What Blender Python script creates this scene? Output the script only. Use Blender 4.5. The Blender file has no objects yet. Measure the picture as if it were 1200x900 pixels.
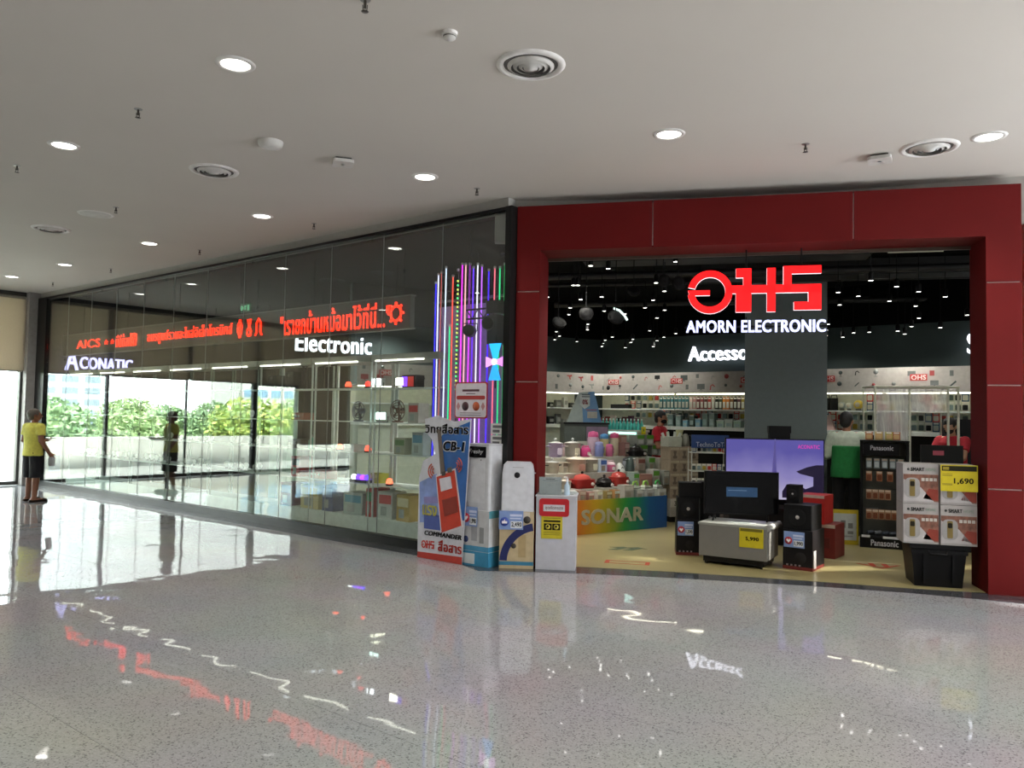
import bpy, bmesh, math, random
from mathutils import Vector, Matrix

sc = bpy.context.scene
col = sc.collection
RND = random.Random(11)

# ------------------------------------------------------------------ camera
EYE = 1.62
FPX, PITCH, ROLL = 922.05, 0.0421, 0.0184
_f = Vector((0, math.cos(PITCH), math.sin(PITCH)))
_r0 = Vector((1, 0, 0))
_u0 = _r0.cross(_f)
_r = _r0 * math.cos(ROLL) + _u0 * math.sin(ROLL)
_u = -_r0 * math.sin(ROLL) + _u0 * math.cos(ROLL)
cam_data = bpy.data.cameras.new('camera')
cam_data.sensor_width = 36.0
cam_data.lens = FPX / 1200 * 36.0
cam_data.clip_start = 0.05
cam_data.clip_end = 600
cam = bpy.data.objects.new('camera', cam_data)
col.objects.link(cam)
cam.matrix_world = Matrix(((_r.x, _u.x, -_f.x, 0), (_r.y, _u.y, -_f.y, 0), (_r.z, _u.z, -_f.z, EYE), (0, 0, 0, 1)))
sc.camera = cam

# ------------------------------------------------------------------ world, sun, exposure
world = bpy.data.worlds.new('daylight')
sc.world = world
world.use_nodes = True
_nt = world.node_tree
_bg = _nt.nodes['Background']
_tc = _nt.nodes.new('ShaderNodeTexCoord')
_no = _nt.nodes.new('ShaderNodeTexNoise')
_no.inputs['Scale'].default_value = 2.2
_no.inputs['Detail'].default_value = 5
_rp = _nt.nodes.new('ShaderNodeValToRGB')
_rp.color_ramp.elements[0].color = (0.72, 0.84, 1.0, 1)
_rp.color_ramp.elements[1].color = (1.0, 1.0, 1.0, 1)
_rp.color_ramp.elements[0].position = 0.35
_rp.color_ramp.elements[1].position = 0.6
_nt.links.new(_tc.outputs['Generated'], _no.inputs['Vector'])
_nt.links.new(_no.outputs['Fac'], _rp.inputs['Fac'])
_nt.links.new(_rp.outputs['Color'], _bg.inputs['Color'])
SKY = 12.0
_bg.inputs['Strength'].default_value = SKY

_sl = bpy.data.lights.new('sun', 'SUN')
_sl.energy = 24.0
_sl.angle = 0.05
_sl.color = (1.0, 0.96, 0.88)
_so = bpy.data.objects.new('sun', _sl)
col.objects.link(_so)
_so.rotation_euler = Vector((-0.75, 0.25, -0.75)).to_track_quat('-Z', 'Y').to_euler()

sc.view_settings.view_transform = 'Standard'
sc.view_settings.look = 'None'
sc.view_settings.gamma = 1.0
sc.view_settings.use_curve_mapping = False
sc.view_settings.exposure = 0.14
sc.cycles.use_denoising = True
sc.cycles.max_bounces = 8
sc.cycles.diffuse_bounces = 4
sc.cycles.glossy_bounces = 5
sc.cycles.transparent_max_bounces = 24
sc.cycles.caustics_reflective = False
sc.cycles.caustics_refractive = False
sc.cycles.sample_clamp_indirect = 6.0

# ------------------------------------------------------------------ frames of reference
GA, GD = 0.6752, 4.1994 * EYE
PA, PD = 0.2375, 5.2502 * EYE
CEIL = 2.5276 * EYE
GTOP = 2.4558 * EYE
PTOP, PLIN = 3.981, 3.476
gn = Vector((math.sin(GA), math.cos(GA), 0))
gu = Vector((-math.cos(GA), math.sin(GA), 0))
pn = Vector((math.sin(PA), math.cos(PA), 0))
pu = Vector((math.cos(PA), -math.sin(PA), 0))

def ray(x, y):
    return _f * FPX + _r * (x - 600) - _u * (y - 450)

def at(x, y, depth):
    d = ray(x, y)
    return Vector((0, 0, EYE)) + d * (depth / d.y)

def onz(x, y, z):
    d = ray(x, y)
    return Vector((0, 0, EYE)) + d * ((z - EYE) / d.z)

def on_glass(x, y, off=0.0):
    d = ray(x, y)
    return Vector((0, 0, EYE)) + d * ((GD + off) / gn.dot(d))

def on_portal(x, y, off=0.0):
    d = ray(x, y)
    return Vector((0, 0, EYE)) + d * ((PD + off) / pn.dot(d))

def on_line(x, y, p0, e):
    d = ray(x, y)
    # camera ray (s*d) meets p0 + t*e in plan
    den = d.x * e.y - d.y * e.x
    s = (p0.x * e.y - p0.y * e.x) / den
    return Vector((0, 0, EYE)) + d * s

PL0 = on_portal(603, 460)
PL0.z = 0
GC0 = on_glass(600, 460)
GC0.z = 0

def P(u, v, z=0.0):
    q = PL0 + pu * u + pn * v
    q.z = z
    return q

def G(a, b, z=0.0):
    q = GC0 + gu * a + gn * b
    q.z = z
    return q

RZ_P, RZ_G = -PA, -GA

# ------------------------------------------------------------------ materials
_mats = {}
def lin(h):
    h = h.lstrip('#')
    v = [int(h[i:i + 2], 16) / 255 for i in (0, 2, 4)]
    return tuple(c / 12.92 if c <= 0.04045 else ((c + 0.055) / 1.055) ** 2.4 for c in v)

def pm(name, hexc, rough=0.5, metal=0.0, noise=0.08, scale=14.0, spec=0.5, emit=0.0, bump=0.0, coat=0.0, trans=None):
    """procedural principled material with a little mottling"""
    if name in _mats:
        return _mats[name]
    m = bpy.data.materials.new(name)
    m.use_nodes = True
    nt = m.node_tree
    b = nt.nodes['Principled BSDF']
    c = lin(hexc)
    b.inputs['Roughness'].default_value = rough
    b.inputs['Metallic'].default_value = metal
    b.inputs['Specular IOR Level'].default_value = spec
    b.inputs['Coat Weight'].default_value = coat
    if emit > 0:
        b.inputs['Base Color'].default_value = (*[v * 0.3 for v in c], 1)
        b.inputs['Emission Color'].default_value = (*c, 1)
        b.inputs['Emission Strength'].default_value = emit
    else:
        tc = nt.nodes.new('ShaderNodeTexCoord')
        n = nt.nodes.new('ShaderNodeTexNoise')
        n.inputs['Scale'].default_value = scale
        n.inputs['Detail'].default_value = 3
        nt.links.new(tc.outputs['Object'], n.inputs['Vector'])
        r = nt.nodes.new('ShaderNodeValToRGB')
        r.color_ramp.elements[0].position = 0.3
        r.color_ramp.elements[1].position = 0.7
        r.color_ramp.elements[0].color = (*[v * (1 - noise) for v in c], 1)
        r.color_ramp.elements[1].color = (*[min(1, v * (1 + noise)) for v in c], 1)
        nt.links.new(n.outputs['Fac'], r.inputs['Fac'])
        nt.links.new(r.outputs['Color'], b.inputs['Base Color'])
        if bump:
            bp = nt.nodes.new('ShaderNodeBump')
            bp.inputs['Strength'].default_value = bump
            bp.inputs['Distance'].default_value = 0.01
            nt.links.new(n.outputs['Fac'], bp.inputs['Height'])
            nt.links.new(bp.outputs['Normal'], b.inputs['Normal'])
    if trans:
        b.inputs['Transmission Weight'].default_value = trans
    _mats[name] = m
    return m

def C(h, rough=0.45, metal=0.0):
    """plain coloured plastic / card by its hex colour"""
    k = h.strip('#').lower()
    v = [int(k[i:i + 2], 16) for i in (0, 2, 4)]
    dark = max(v) < 0x3c
    if dark: h = '#%02x%02x%02x' % tuple(int(c * .55) for c in v)
    return pm('tone_%s_%d_%d' % (k, int(rough * 100), int(metal * 10)), h, rough, metal, spec=.2 if dark else .35)

def glow(h, s):
    return pm('glow_%s_%d' % (h.strip('#').lower(), int(s * 10)), h, 0.5, emit=s)

def pane_mat(name, tint, r0=0.045, rough=0.0):
    m = bpy.data.materials.new(name)
    m.use_nodes = True
    nt = m.node_tree
    for n in list(nt.nodes):
        if n.type != 'OUTPUT_MATERIAL':
            nt.nodes.remove(n)
    out = nt.nodes['Material Output']
    tr = nt.nodes.new('ShaderNodeBsdfTransparent')
    tr.inputs['Color'].default_value = (*tint, 1)
    gl = nt.nodes.new('ShaderNodeBsdfGlossy')
    gl.inputs['Roughness'].default_value = rough
    gl.inputs['Color'].default_value = (1, 1, 1, 1)
    lw = nt.nodes.new('ShaderNodeLayerWeight')
    lw.inputs['Blend'].default_value = 0.5
    pw = nt.nodes.new('ShaderNodeMath'); pw.operation = 'POWER'
    pw.inputs[1].default_value = 5.0
    ma = nt.nodes.new('ShaderNodeMath'); ma.operation = 'MULTIPLY_ADD'
    ma.inputs[1].default_value = 1 - r0
    ma.inputs[2].default_value = r0
    mx = nt.nodes.new('ShaderNodeMixShader')
    nt.links.new(lw.outputs['Facing'], pw.inputs[0])
    nt.links.new(pw.outputs[0], ma.inputs[0])
    nt.links.new(ma.outputs[0], mx.inputs[0])
    nt.links.new(tr.outputs[0], mx.inputs[1])
    nt.links.new(gl.outputs[0], mx.inputs[2])
    nt.links.new(mx.outputs[0], out.inputs['Surface'])
    _mats[name] = m
    return m

def terrazzo(name, base, chip_d, chip_l, rough, wave=0.0, chips=True):
    m = bpy.data.materials.new(name)
    m.use_nodes = True
    nt = m.node_tree
    b = nt.nodes['Principled BSDF']
    geo = nt.nodes.new('ShaderNodeNewGeometry')
    v = nt.nodes.new('ShaderNodeTexVoronoi')
    v.inputs['Scale'].default_value = 130
    nt.links.new(geo.outputs['Position'], v.inputs['Vector'])
    sep = nt.nodes.new('ShaderNodeSeparateColor')
    nt.links.new(v.outputs['Color'], sep.inputs['Color'])
    rp = nt.nodes.new('ShaderNodeValToRGB')
    rp.color_ramp.interpolation = 'CONSTANT'
    e = rp.color_ramp.elements
    e[0].position = 0.0; e[0].color = (*lin(chip_d), 1)
    e[1].position = 0.10; e[1].color = (*[0.75 * x + 0.25 * y for x, y in zip(lin(base), lin(chip_d))], 1)
    k = e.new(0.25); k.color = (*lin(base), 1)
    k = e.new(0.82); k.color = (*lin(chip_l), 1)
    nt.links.new(sep.outputs['Red'], rp.inputs['Fac'])
    big = nt.nodes.new('ShaderNodeTexNoise')
    big.inputs['Scale'].default_value = 0.8
    nt.links.new(geo.outputs['Position'], big.inputs['Vector'])
    mix = nt.nodes.new('ShaderNodeMix'); mix.data_type = 'RGBA'; mix.blend_type = 'MULTIPLY'
    mix.inputs['Factor'].default_value = 0.25
    nt.links.new(rp.outputs['Color'], mix.inputs['A'])
    nt.links.new(big.outputs['Color'], mix.inputs['B'])
    nt.links.new(mix.outputs['Result'], b.inputs['Base Color'])
    b.inputs['Roughness'].default_value = rough
    b.inputs['IOR'].default_value = 1.5
    if wave:
        wn = nt.nodes.new('ShaderNodeTexNoise')
        wn.inputs['Scale'].default_value = 1.5
        wn.inputs['Detail'].default_value = 1.5
        nt.links.new(geo.outputs['Position'], wn.inputs['Vector'])
        bp = nt.nodes.new('ShaderNodeBump')
        bp.inputs['Strength'].default_value = 1.0
        bp.inputs['Distance'].default_value = wave
        nt.links.new(wn.outputs['Fac'], bp.inputs['Height'])
        nt.links.new(bp.outputs['Normal'], b.inputs['Normal'])
    _mats[name] = m
    return m

# ------------------------------------------------------------------ mesh builder
class B:
    def __init__(self):
        self.v, self.f, self.m, self.s = [], [], [], []
        self.xf = None

    def add(self, vs, fs, mat=0, smooth=False):
        o = len(self.v)
        for p in vs:
            p = Vector(p)
            self.v.append(self.xf @ p if self.xf else p)
        for q in fs:
            self.f.append([i + o for i in q])
            self.m.append(mat)
            self.s.append(smooth)
        return self

    def box(self, x0, x1, y0, y1, z0, z1, mat=0):
        vs = [(x, y, z) for z in (z0, z1) for y in (y0, y1) for x in (x0, x1)]
        return self.add(vs, [(0, 2, 3, 1), (4, 5, 7, 6), (0, 1, 5, 4), (2, 6, 7, 3), (0, 4, 6, 2), (1, 3, 7, 5)], mat)

    def cb(self, cx, cy, z0, w, d, h, mat=0):
        return self.box(cx - w / 2, cx + w / 2, cy - d / 2, cy + d / 2, z0, z0 + h, mat)

    def prism(self, poly, a, b, axis='z', mat=0, smooth=False):
        """polygon extruded from a to b: axis z -> (x,y), axis y -> (x,z), axis x -> (y,z)"""
        n = len(poly)
        def pt(p, h):
            if axis == 'z': return (p[0], p[1], h)
            if axis == 'y': return (p[0], h, p[1])
            return (h, p[0], p[1])
        vs = [pt(p, a) for p in poly] + [pt(p, b) for p in poly]
        fs = [list(range(n))[::-1], list(range(n, 2 * n))]
        self.add(vs, fs, mat, False)
        self.add(vs, [(i, (i + 1) % n, n + (i + 1) % n, n + i) for i in range(n)], mat, smooth)
        return self

    def rbox(self, cx, cy, z0, w, d, h, r=0.02, mat=0, seg=3, axis='z'):
        """box with four rounded edges along the axis"""
        poly = []
        for (sx, sy, a0) in ((1, 1, 0), (-1, 1, 90), (-1, -1, 180), (1, -1, 270)):
            for i in range(seg + 1):
                t = math.radians(a0 + 90 * i / seg)
                poly.append((cx + sx * (w / 2 - r) + r * math.cos(t), cy + sy * (d / 2 - r) + r * math.sin(t)))
        return self.prism(poly, z0, z0 + h, axis, mat, False)

    def lathe(self, prof, n=20, c=(0, 0, 0), mat=0, axis='z', smooth=True, caps=True):
        vs, fs = [], []
        k = len(prof)
        for i in range(n):
            t = 2 * math.pi * i / n
            for (r, h) in prof:
                a, b_ = r * math.cos(t), r * math.sin(t)
                p = (a, b_, h) if axis == 'z' else ((a, h, b_) if axis == 'y' else (h, a, b_))
                vs.append((p[0] + c[0], p[1] + c[1], p[2] + c[2]))
        for i in range(n):
            j = (i + 1) % n
            for q in range(k - 1):
                fs.append((i * k + q, j * k + q, j * k + q + 1, i * k + q + 1))
        self.add(vs, fs, mat, smooth)
        if caps and prof[0][0] > 1e-3:
            self.add([vs[i * k] for i in range(n)], [list(range(n))[::-1]], mat)
        if caps and prof[-1][0] > 1e-3:
            self.add([vs[i * k + k - 1] for i in range(n)], [list(range(n))], mat)
        return self

    def cyl(self, c, r, h, n=14, mat=0, axis='z', r2=None):
        return self.lathe([(r, 0), (r if r2 is None else r2, h)], n, c, mat, axis)

    def sph(self, c, r, n=12, k=7, mat=0):
        rx, ry, rz = (r, r, r) if not hasattr(r, '__len__') else r
        vs, fs = [(c[0], c[1], c[2] - rz)], []
        for i in range(1, k):
            t = -math.pi / 2 + math.pi * i / k
            for j in range(n):
                a = 2 * math.pi * j / n
                vs.append((c[0] + rx * math.cos(t) * math.cos(a), c[1] + ry * math.cos(t) * math.sin(a), c[2] + rz * math.sin(t)))
        vs.append((c[0], c[1], c[2] + rz))
        for j in range(n):
            fs.append((0, 1 + (j + 1) % n, 1 + j))
            fs.append((len(vs) - 1, 1 + (k - 2) * n + j, 1 + (k - 2) * n + (j + 1) % n))
        for i in range(k - 2):
            for j in range(n):
                fs.append((1 + i * n + j, 1 + i * n + (j + 1) % n, 1 + (i + 1) * n + (j + 1) % n, 1 + (i + 1) * n + j))
        return self.add(vs, fs, mat, True)

    def tube(self, pts, r, n=8, mat=0, closed=False):
        pts = [Vector(p) for p in pts]
        rs = r if hasattr(r, '__len__') else [r] * len(pts)
        m = len(pts)
        ref = Vector((0, 0, 1))
        vs, fs = [], []
        for i, p in enumerate(pts):
            if closed:
                d = pts[(i + 1) % m] - pts[i - 1]
            else:
                d = pts[min(i + 1, m - 1)] - pts[max(i - 1, 0)]
            d.normalize()
            a = d.cross(ref)
            if a.length < 1e-3:
                a = d.cross(Vector((0, 1, 0)))
            a.normalize()
            b_ = d.cross(a)
            for j in range(n):
                t = 2 * math.pi * j / n
                vs.append(p + (a * math.cos(t) + b_ * math.sin(t)) * rs[i])
        for i in range(m if closed else m - 1):
            for j in range(n):
                i2 = (i + 1) % m
                fs.append((i * n + j, i * n + (j + 1) % n, i2 * n + (j + 1) % n, i2 * n + j))
        self.add(vs, fs, mat, True)
        if not closed:
            self.add(vs, [list(range(n))[::-1], [(m - 1) * n + j for j in range(n)]], mat)
        return self

    def capsule(self, a, b, r0, r1, n=12):
        a, b = Vector(a), Vector(b)
        d = (b - a)
        L = d.length
        q = d.to_track_quat('Z', 'Y').to_matrix().to_4x4()
        old = self.xf
        self.xf = (old or Matrix()) @ Matrix.Translation(a) @ q
        prof = [(0.0001, -r0)]
        for i in range(1, 5):
            t = math.pi / 2 * i / 4
            prof.append((r0 * math.sin(t), -r0 * math.cos(t)))
        for i in range(0, 4):
            t = math.pi / 2 * i / 4
            prof.append((r1 * math.cos(t), L + r1 * math.sin(t)))
        prof.append((0.0001, L + r1))
        self.lathe(prof, n)
        self.xf = old
        return self

    def mesh(self, name, mats):
        me = bpy.data.meshes.new(name)
        me.from_pydata([tuple(p) for p in self.v], [], self.f)
        if not isinstance(mats, (list, tuple)):
            mats = [mats]
        for m in mats:
            me.materials.append(m)
        me.polygons.foreach_set('material_index', self.m)
        me.polygons.foreach_set('use_smooth', self.s)
        me.update()
        return me

    def build(self, name, mats, parent=None, loc=(0, 0, 0), rz=0.0):
        return link(name, self.mesh(name, mats), parent, loc, rz)

def link(name, data, parent=None, loc=(0, 0, 0), rz=0.0):
    o = bpy.data.objects.new(name, data)
    col.objects.link(o)
    o.parent = parent
    o.location = loc
    o.rotation_euler = (0, 0, rz) if not hasattr(rz, '__len__') else rz
    return o

def tag(o, label, cat, group=None, kind=None):
    if label: o['label'] = label
    if cat: o['category'] = cat
    if group: o['group'] = group
    if kind: o['kind'] = kind
    return o

def struct(o, label=None):
    o['kind'] = 'structure'
    if label: o['label'] = label
    return o

def thing(name, label, cat, loc, rz=0.0, group=None):
    return tag(link(name, None, None, loc, rz), label, cat, group)

def copy_tree(o, parent=None, loc=None, rz=None, label=None, group=None):
    c = o.copy()
    col.objects.link(c)
    c.parent = parent
    if loc is not None: c.location = loc
    if rz is not None: c.rotation_euler = (0, 0, rz)
    if label: c['label'] = label
    if group: c['group'] = group
    for ch in list(o.children):
        copy_tree(ch, c)
    return c

_tcache = {}
def smear(me, tx, tz):
    """thicken strokes: overlap shifted copies of the lettering"""
    vs = [v.co.copy() for v in me.vertices]; fs = [list(p.vertices) for p in me.polygons]
    V, F = [], []
    for dx, dz in ((-tx, -tz), (tx, -tz), (-tx, tz), (tx, tz), (0, 0)):
        o = len(V)
        V += [(v.x + dx, v.y, v.z + dz) for v in vs]
        F += [[i + o for i in f] for f in fs]
    me.clear_geometry()
    me.from_pydata(V, [], F)

def text_mesh(body, w=None, h=None, ext=0.002, bold=0.0, slant=0.0, res=3, align='c'):
    """lettering as a mesh in the XZ plane facing -Y, centred, fitted to width w (or height h)"""
    key = (body, w, h, ext, bold, slant, align)
    if key in _tcache: return _tcache[key]
    cu = bpy.data.curves.new('lettering', 'FONT')
    cu.body = body
    cu.size = 1.0
    cu.resolution_u = res
    cu.extrude = 0.01
    cu.shear = slant
    cu.space_character = 1.05
    ob = bpy.data.objects.new('lettering', cu)
    me = bpy.data.meshes.new_from_object(ob)
    bpy.data.objects.remove(ob)
    bpy.data.curves.remove(cu)
    if not me.vertices:
        return me
    xs = [v.co.x for v in me.vertices]; ys = [v.co.y for v in me.vertices]
    x0, x1, y0, y1 = min(xs), max(xs), min(ys), max(ys)
    sx = (w / (x1 - x0)) if w else None
    sy = (h / (y1 - y0)) if h else None
    sx = sx or sy; sy = sy or sx
    cx = (x0 + x1) / 2 if align == 'c' else x0
    cy = (y0 + y1) / 2
    for v in me.vertices:
        x, y, z = v.co
        v.co = ((x - cx) * sx, -z / 0.01 * ext, (y - cy) * sy)
    if bold: smear(me, bold * sx * .9, bold * sy * .5)
    me.update()
    _tcache[key] = me
    return me

def letter(body, mat, parent, loc, w=None, h=None, ext=0.0015, bold=0.02, slant=0.0, name='lettering', rz=0.0, align='c'):
    me = text_mesh(body, w, h, ext, bold, slant, align=align).copy()
    me.materials.clear()
    me.materials.append(mat)
    for p in me.polygons: p.material_index = 0
    return link(name, me, parent, loc, rz)

def split_letters(body, mat, parent, loc, w, h=None, ext=0.02, bold=0.02, name='letter'):
    """every loose glyph as a mesh of its own"""
    me = text_mesh(body, w, h, ext, 0.0)
    bm = bmesh.new(); bm.from_mesh(me)
    bmesh.ops.remove_doubles(bm, verts=bm.verts, dist=1e-6)
    seen = set(); out = []
    for v in bm.verts:
        if v.index in seen: continue
        st, isl = [v], []
        seen.add(v.index)
        while st:
            q = st.pop(); isl.append(q)
            for e_ in q.link_edges:
                o2 = e_.other_vert(q)
                if o2.index not in seen:
                    seen.add(o2.index); st.append(o2)
        ids = {q.index: i for i, q in enumerate(isl)}
        fs = {f for q in isl for f in q.link_faces}
        m2 = bpy.data.meshes.new(name)
        m2.from_pydata([tuple(q.co) for q in isl], [], [[ids[q.index] for q in f.verts] for f in fs])
        if bold: smear(m2, bold * h, bold * h * .5)
        m2.materials.append(mat)
        m2.update()
        out.append(link(name, m2, parent, loc))
    bm.free()
    return out

def solid(bld, voxel, smooth=4):
    """union of overlapping shapes as one continuous smooth surface"""
    me = bld.mesh('body_tmp', C('#888888'))
    ob = bpy.data.objects.new('body_tmp', me)
    col.objects.link(ob)
    md = ob.modifiers.new('r', 'REMESH'); md.mode = 'VOXEL'; md.voxel_size = voxel; md.use_smooth_shade = True
    if smooth:
        ms = ob.modifiers.new('s', 'SMOOTH'); ms.iterations = smooth; ms.factor = 0.5
    dg = bpy.context.evaluated_depsgraph_get()
    out = bpy.data.meshes.new_from_object(ob.evaluated_get(dg))
    bpy.data.objects.remove(ob)
    bpy.data.meshes.remove(me)
    out.materials.clear()
    return out

# ================================================================== STRUCTURE
M_TERR = terrazzo('polished_terrazzo', '#a7a7a9', '#7c7c7e', '#b0b0b2', 0.028, wave=0.0055)
M_JOINT = pm('floor_joint', '#d8d8d6', 0.35)
M_GRAN = terrazzo('dark_granite', '#47494d', '#2c2d30', '#5c5e63', 0.12)
M_SHOPFL = pm('beige_vinyl', '#94895f', 0.3, noise=0.12, scale=1.6)
M_CEIL = pm('ceiling_paint', '#cdc7be', 0.9, noise=0.015, scale=1.0)
M_FASC = pm('fascia_paint', '#aba9a3', 0.7, noise=0.03)
M_RED = pm('red_cladding', '#641212', 0.6, noise=0.05, scale=2.0, spec=.15)
M_REDD = pm('red_cladding_reveal', '#5c1010', 0.6, noise=0.05, scale=2.0, spec=.15)
M_WHJ = pm('sealant', '#d9cfc8', 0.6)
M_BLKF = pm('black_anodised', '#141414', 0.35, metal=0.4)
M_DKCEIL = pm('black_ceiling_paint', '#060707', 0.9, noise=0.3, spec=.1)
M_TEAL = pm('dark_teal_wall', '#33403f', 0.7, noise=0.08, scale=1.5)
M_GREYW = pm('grey_wall', '#9c9894', 0.7)
M_PANEL = pm('white_panel', '#9a968f', 0.6)
M_GLASS = pane_mat('shop_glass', (0.93, 0.97, 0.95), 0.085)
M_WIN = pane_mat('window_glass', (0.92, 0.96, 0.94), 0.04)

# corridor floor: base slab with the terrazzo tiles laid on it
fb = B()
fp = [G(a, b) for a, b in ((13.6, 0.3), (13.6, -14.0), (-16, -14.0), (-16, 2), (-6.5, 2), (0, 0.5))]
fb.prism([(p.x, p.y) for p in fp], -0.15, -0.003, 'z')
floor = struct(fb.build('floor', [M_JOINT]), 'polished grey terrazzo corridor floor')
TS = 1.0
tile_me = B().box(-TS / 2 + .0015, TS / 2 - .0015, -TS / 2 + .0015, TS / 2 - .0015, -0.02, 0.0).mesh('floor_tile', M_TERR)
cells = []
for i in range(-16, 14):
    for j in range(-14, 0):
        a, b = (i + 0.5) * TS, (j + 0.5) * TS
        if i == 13: continue
        c = G(a, b)
        near = False
        for da in (-.5, 0, .5):
            for db in (-.5, 0, .5):
                q = G(a + da, b + db) - Vector((0, 0, EYE))
                if q.dot(_f) > 0.6:
                    x = 600 + FPX * q.dot(_r) / q.dot(_f); y = 450 - FPX * q.dot(_u) / q.dot(_f)
                    if -20 < x < 1220 and y < 930: near = True
        cells.append((not near, c.length, c))
cells.sort(key=lambda t: (t[0], t[1]))
rest = B()
for k, (far, d, c) in enumerate(cells):
    if k < 290:
        link('floor_tile', tile_me, floor, c, RZ_G)
    else:
        rest.xf = Matrix.Translation(c) @ Matrix.Rotation(RZ_G, 4, 'Z')
        rest.box(-TS / 2 + .0015, TS / 2 - .0015, -TS / 2 + .0015, TS / 2 - .0015, -0.02, 0.0)
rest.build('floor_tiles_beyond', M_TERR, floor)['kind'] = 'stuff'
# patch of terrazzo in front of the entrance, right of the glass corner
pb = B()
pp_ = [G(0, 0), P(-0.3, -0.4), P(5.6, -0.4), G(-9, 0.0), ]
pb.prism([(p.x, p.y) for p in [G(0.1, -0.0), G(-9.5, 0.0), P(8.0, -0.2), P(5.3, 0.2), P(0, 0.3)]], -0.02, 0.0, 'z')
pb.build('floor_apron', M_TERR, floor)

# dark granite border: straight along the glass, curved before the entrance
outer = [(-0.32, 8.34), (0.3, 8.34), (0.84, 8.29), (1.45, 8.2), (2.12, 8.07), (3.01, 7.88), (3.87, 7.64), (4.4, 7.42), (4.71, 7.27), (5.6, 6.85)]
inner = [(5.9, 7.2), (4.95, 7.6), (4.52, 7.73), (3.91, 7.86), (3.17, 8.09), (2.36, 8.31), (1.63, 8.49), (0.87, 8.63), (0.3, 8.7), (0.02, 8.75)]
bo = B()
g0, g1, g2, g3 = G(13.1, -0.30), G(0.55, -0.30), G(0.0, 0.02), G(13.1, 0.02)
bo.prism([(p.x, p.y) for p in (g0, g1, g2, g3)][::-1], -0.01, 0.003, 'z')
bo.prism([(p.x, p.y) for p in (g1,)] + outer + inner + [(p.x, p.y) for p in (g2,)], -0.01, 0.003, 'z')
struct(bo.build('trim_1', M_GRAN), 'dark granite border strip along the shop front')

# shop floor
DEPTH_B = None
BW = 6.85                                    # back wall, metres behind the glass
# corner between the back wall and the partition with the Electronic sign
KC = on_line(707, 450, G(0, BW), gu); KC.z = 0
KE = KC + Vector((-4.6, -2.4, 0)).normalized() * 5.25     # free end of the partition
FARR = G(-9.5, BW)
sf = B()
sf.prism([(p.x, p.y) for p in (G(13.0, 0.03), G(0.02, 0.03))] + [(0.03, 8.76)] + inner[::-1][1:8] + [(4.95, 7.62)] + [(p.x, p.y) for p in (P(7.5, 0.4), FARR, G(13.0, BW))], -0.01, 0.006, 'z')
struct(sf.build('floor_shop', M_SHOPFL), 'beige vinyl floor inside the electronics shop')

# ceiling of the corridor
cb_ = B()
ccurve = [(-0.23, 8.9), (0.35, 8.88), (0.93, 8.81), (1.54, 8.73), (2.04, 8.63), (3.0, 8.4), (3.58, 8.23), (4.18, 8.0), (4.61, 7.84), (5.02, 7.68), (6.2, 7.15), (8.5, 6.0)]
cp = [G(13.6, 0.0), G(13.6, -14), G(-16, -14)]
cb_.prism([(p.x, p.y) for p in cp] + [(12.5, 3.5)] + ccurve[::-1], CEIL, CEIL + 0.2, 'z')
struct(cb_.build('ceiling', M_CEIL), 'flat off-white plaster ceiling of the mall corridor')
# fascia above the glass and the curved bulkhead above the entrance
fa = B()
q = [G(13.1, 0.0), G(0.1, 0.0), G(0.1, 0.12), G(13.1, 0.12)]
fa.prism([(p.x, p.y) for p in q][::-1], GTOP, CEIL + 0.02, 'z')
struct(fa.build('wall_fascia', M_FASC), 'grey fascia strip between ceiling and shop glass')
fa = B()
for (a, b) in zip(ccurve[:-1], ccurve[1:]):
    d = (Vector(b) - Vector(a)).normalized(); nn = Vector((-d.y, d.x)) * 0.15
    fa.prism([a, b, (b[0] + nn.x, b[1] + nn.y), (a[0] + nn.x, a[1] + nn.y)], 3.62 if b[0] <= 5.03 else 0.0, CEIL + 0.02, 'z')
struct(fa.build('wall_bulkhead', M_FASC), 'curved grey bulkhead above the red entrance')

# red portal
pr = B()
pr.box(0.012, 5.014, 0.014, 0.48, PLIN + 0.02, PTOP - 0.01, 0)
pr.box(0.012, 0.255, 0.014, 0.48, 0.0, PLIN + 0.05, 0)
pr.box(4.726, 5.014, 0.014, 0.48, 0.0, PLIN + 0.05, 0)
portal = struct(pr.build('wall_portal', [M_WHJ], None, PL0, RZ_P), 'deep red panelled portal around the shop entrance')
g_ = 0.006
def pnl(poly, nm='panel'):
    b = B(); b.prism(poly, -0.004, 0.016, 'y'); return b.build(nm, M_RED, portal)
def rect(u0, u1, z0, z1): return [(u0, z0), (u1, z0), (u1, z1), (u0, z1)]
pnl([(0, 3.02 + g_), (0.267, 3.02 + g_), (0.267, PLIN), (1.496 - g_, PLIN), (1.496 - g_, PTOP), (0, PTOP)])
pnl(rect(1.496 + g_, 3.507 - g_, PLIN, PTOP))
pnl([(3.507 + g_, PLIN), (4.714, PLIN), (4.714, 3.02 + g_), (5.026, 3.02 + g_), (5.026, PTOP), (3.507 + g_, PTOP)])
for z0, z1 in ((0.0, 1.01 - g_), (1.01 + g_, 2.015 - g_), (2.015 + g_, 3.02 - g_)):
    pnl(rect(0, 0.267, z0, z1)); pnl(rect(4.714, 5.026, z0, z1))
for u0, u1 in ((0.255, 0.267), (4.714, 4.726)):
    B().box(u0, u1, 0.016, 0.48, 0, PLIN).build('reveal_panel', M_REDD, portal)
B().box(0.267, 4.714, 0.016, 0.48, PLIN, PLIN + 0.02).build('soffit_panel', M_REDD, portal)
for u0, u1 in ((0.0, 0.012), (5.014, 5.026)):
    B().box(u0, u1, 0.016, 0.48, 0, PTOP).build('side_panel', M_REDD, portal)
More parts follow.
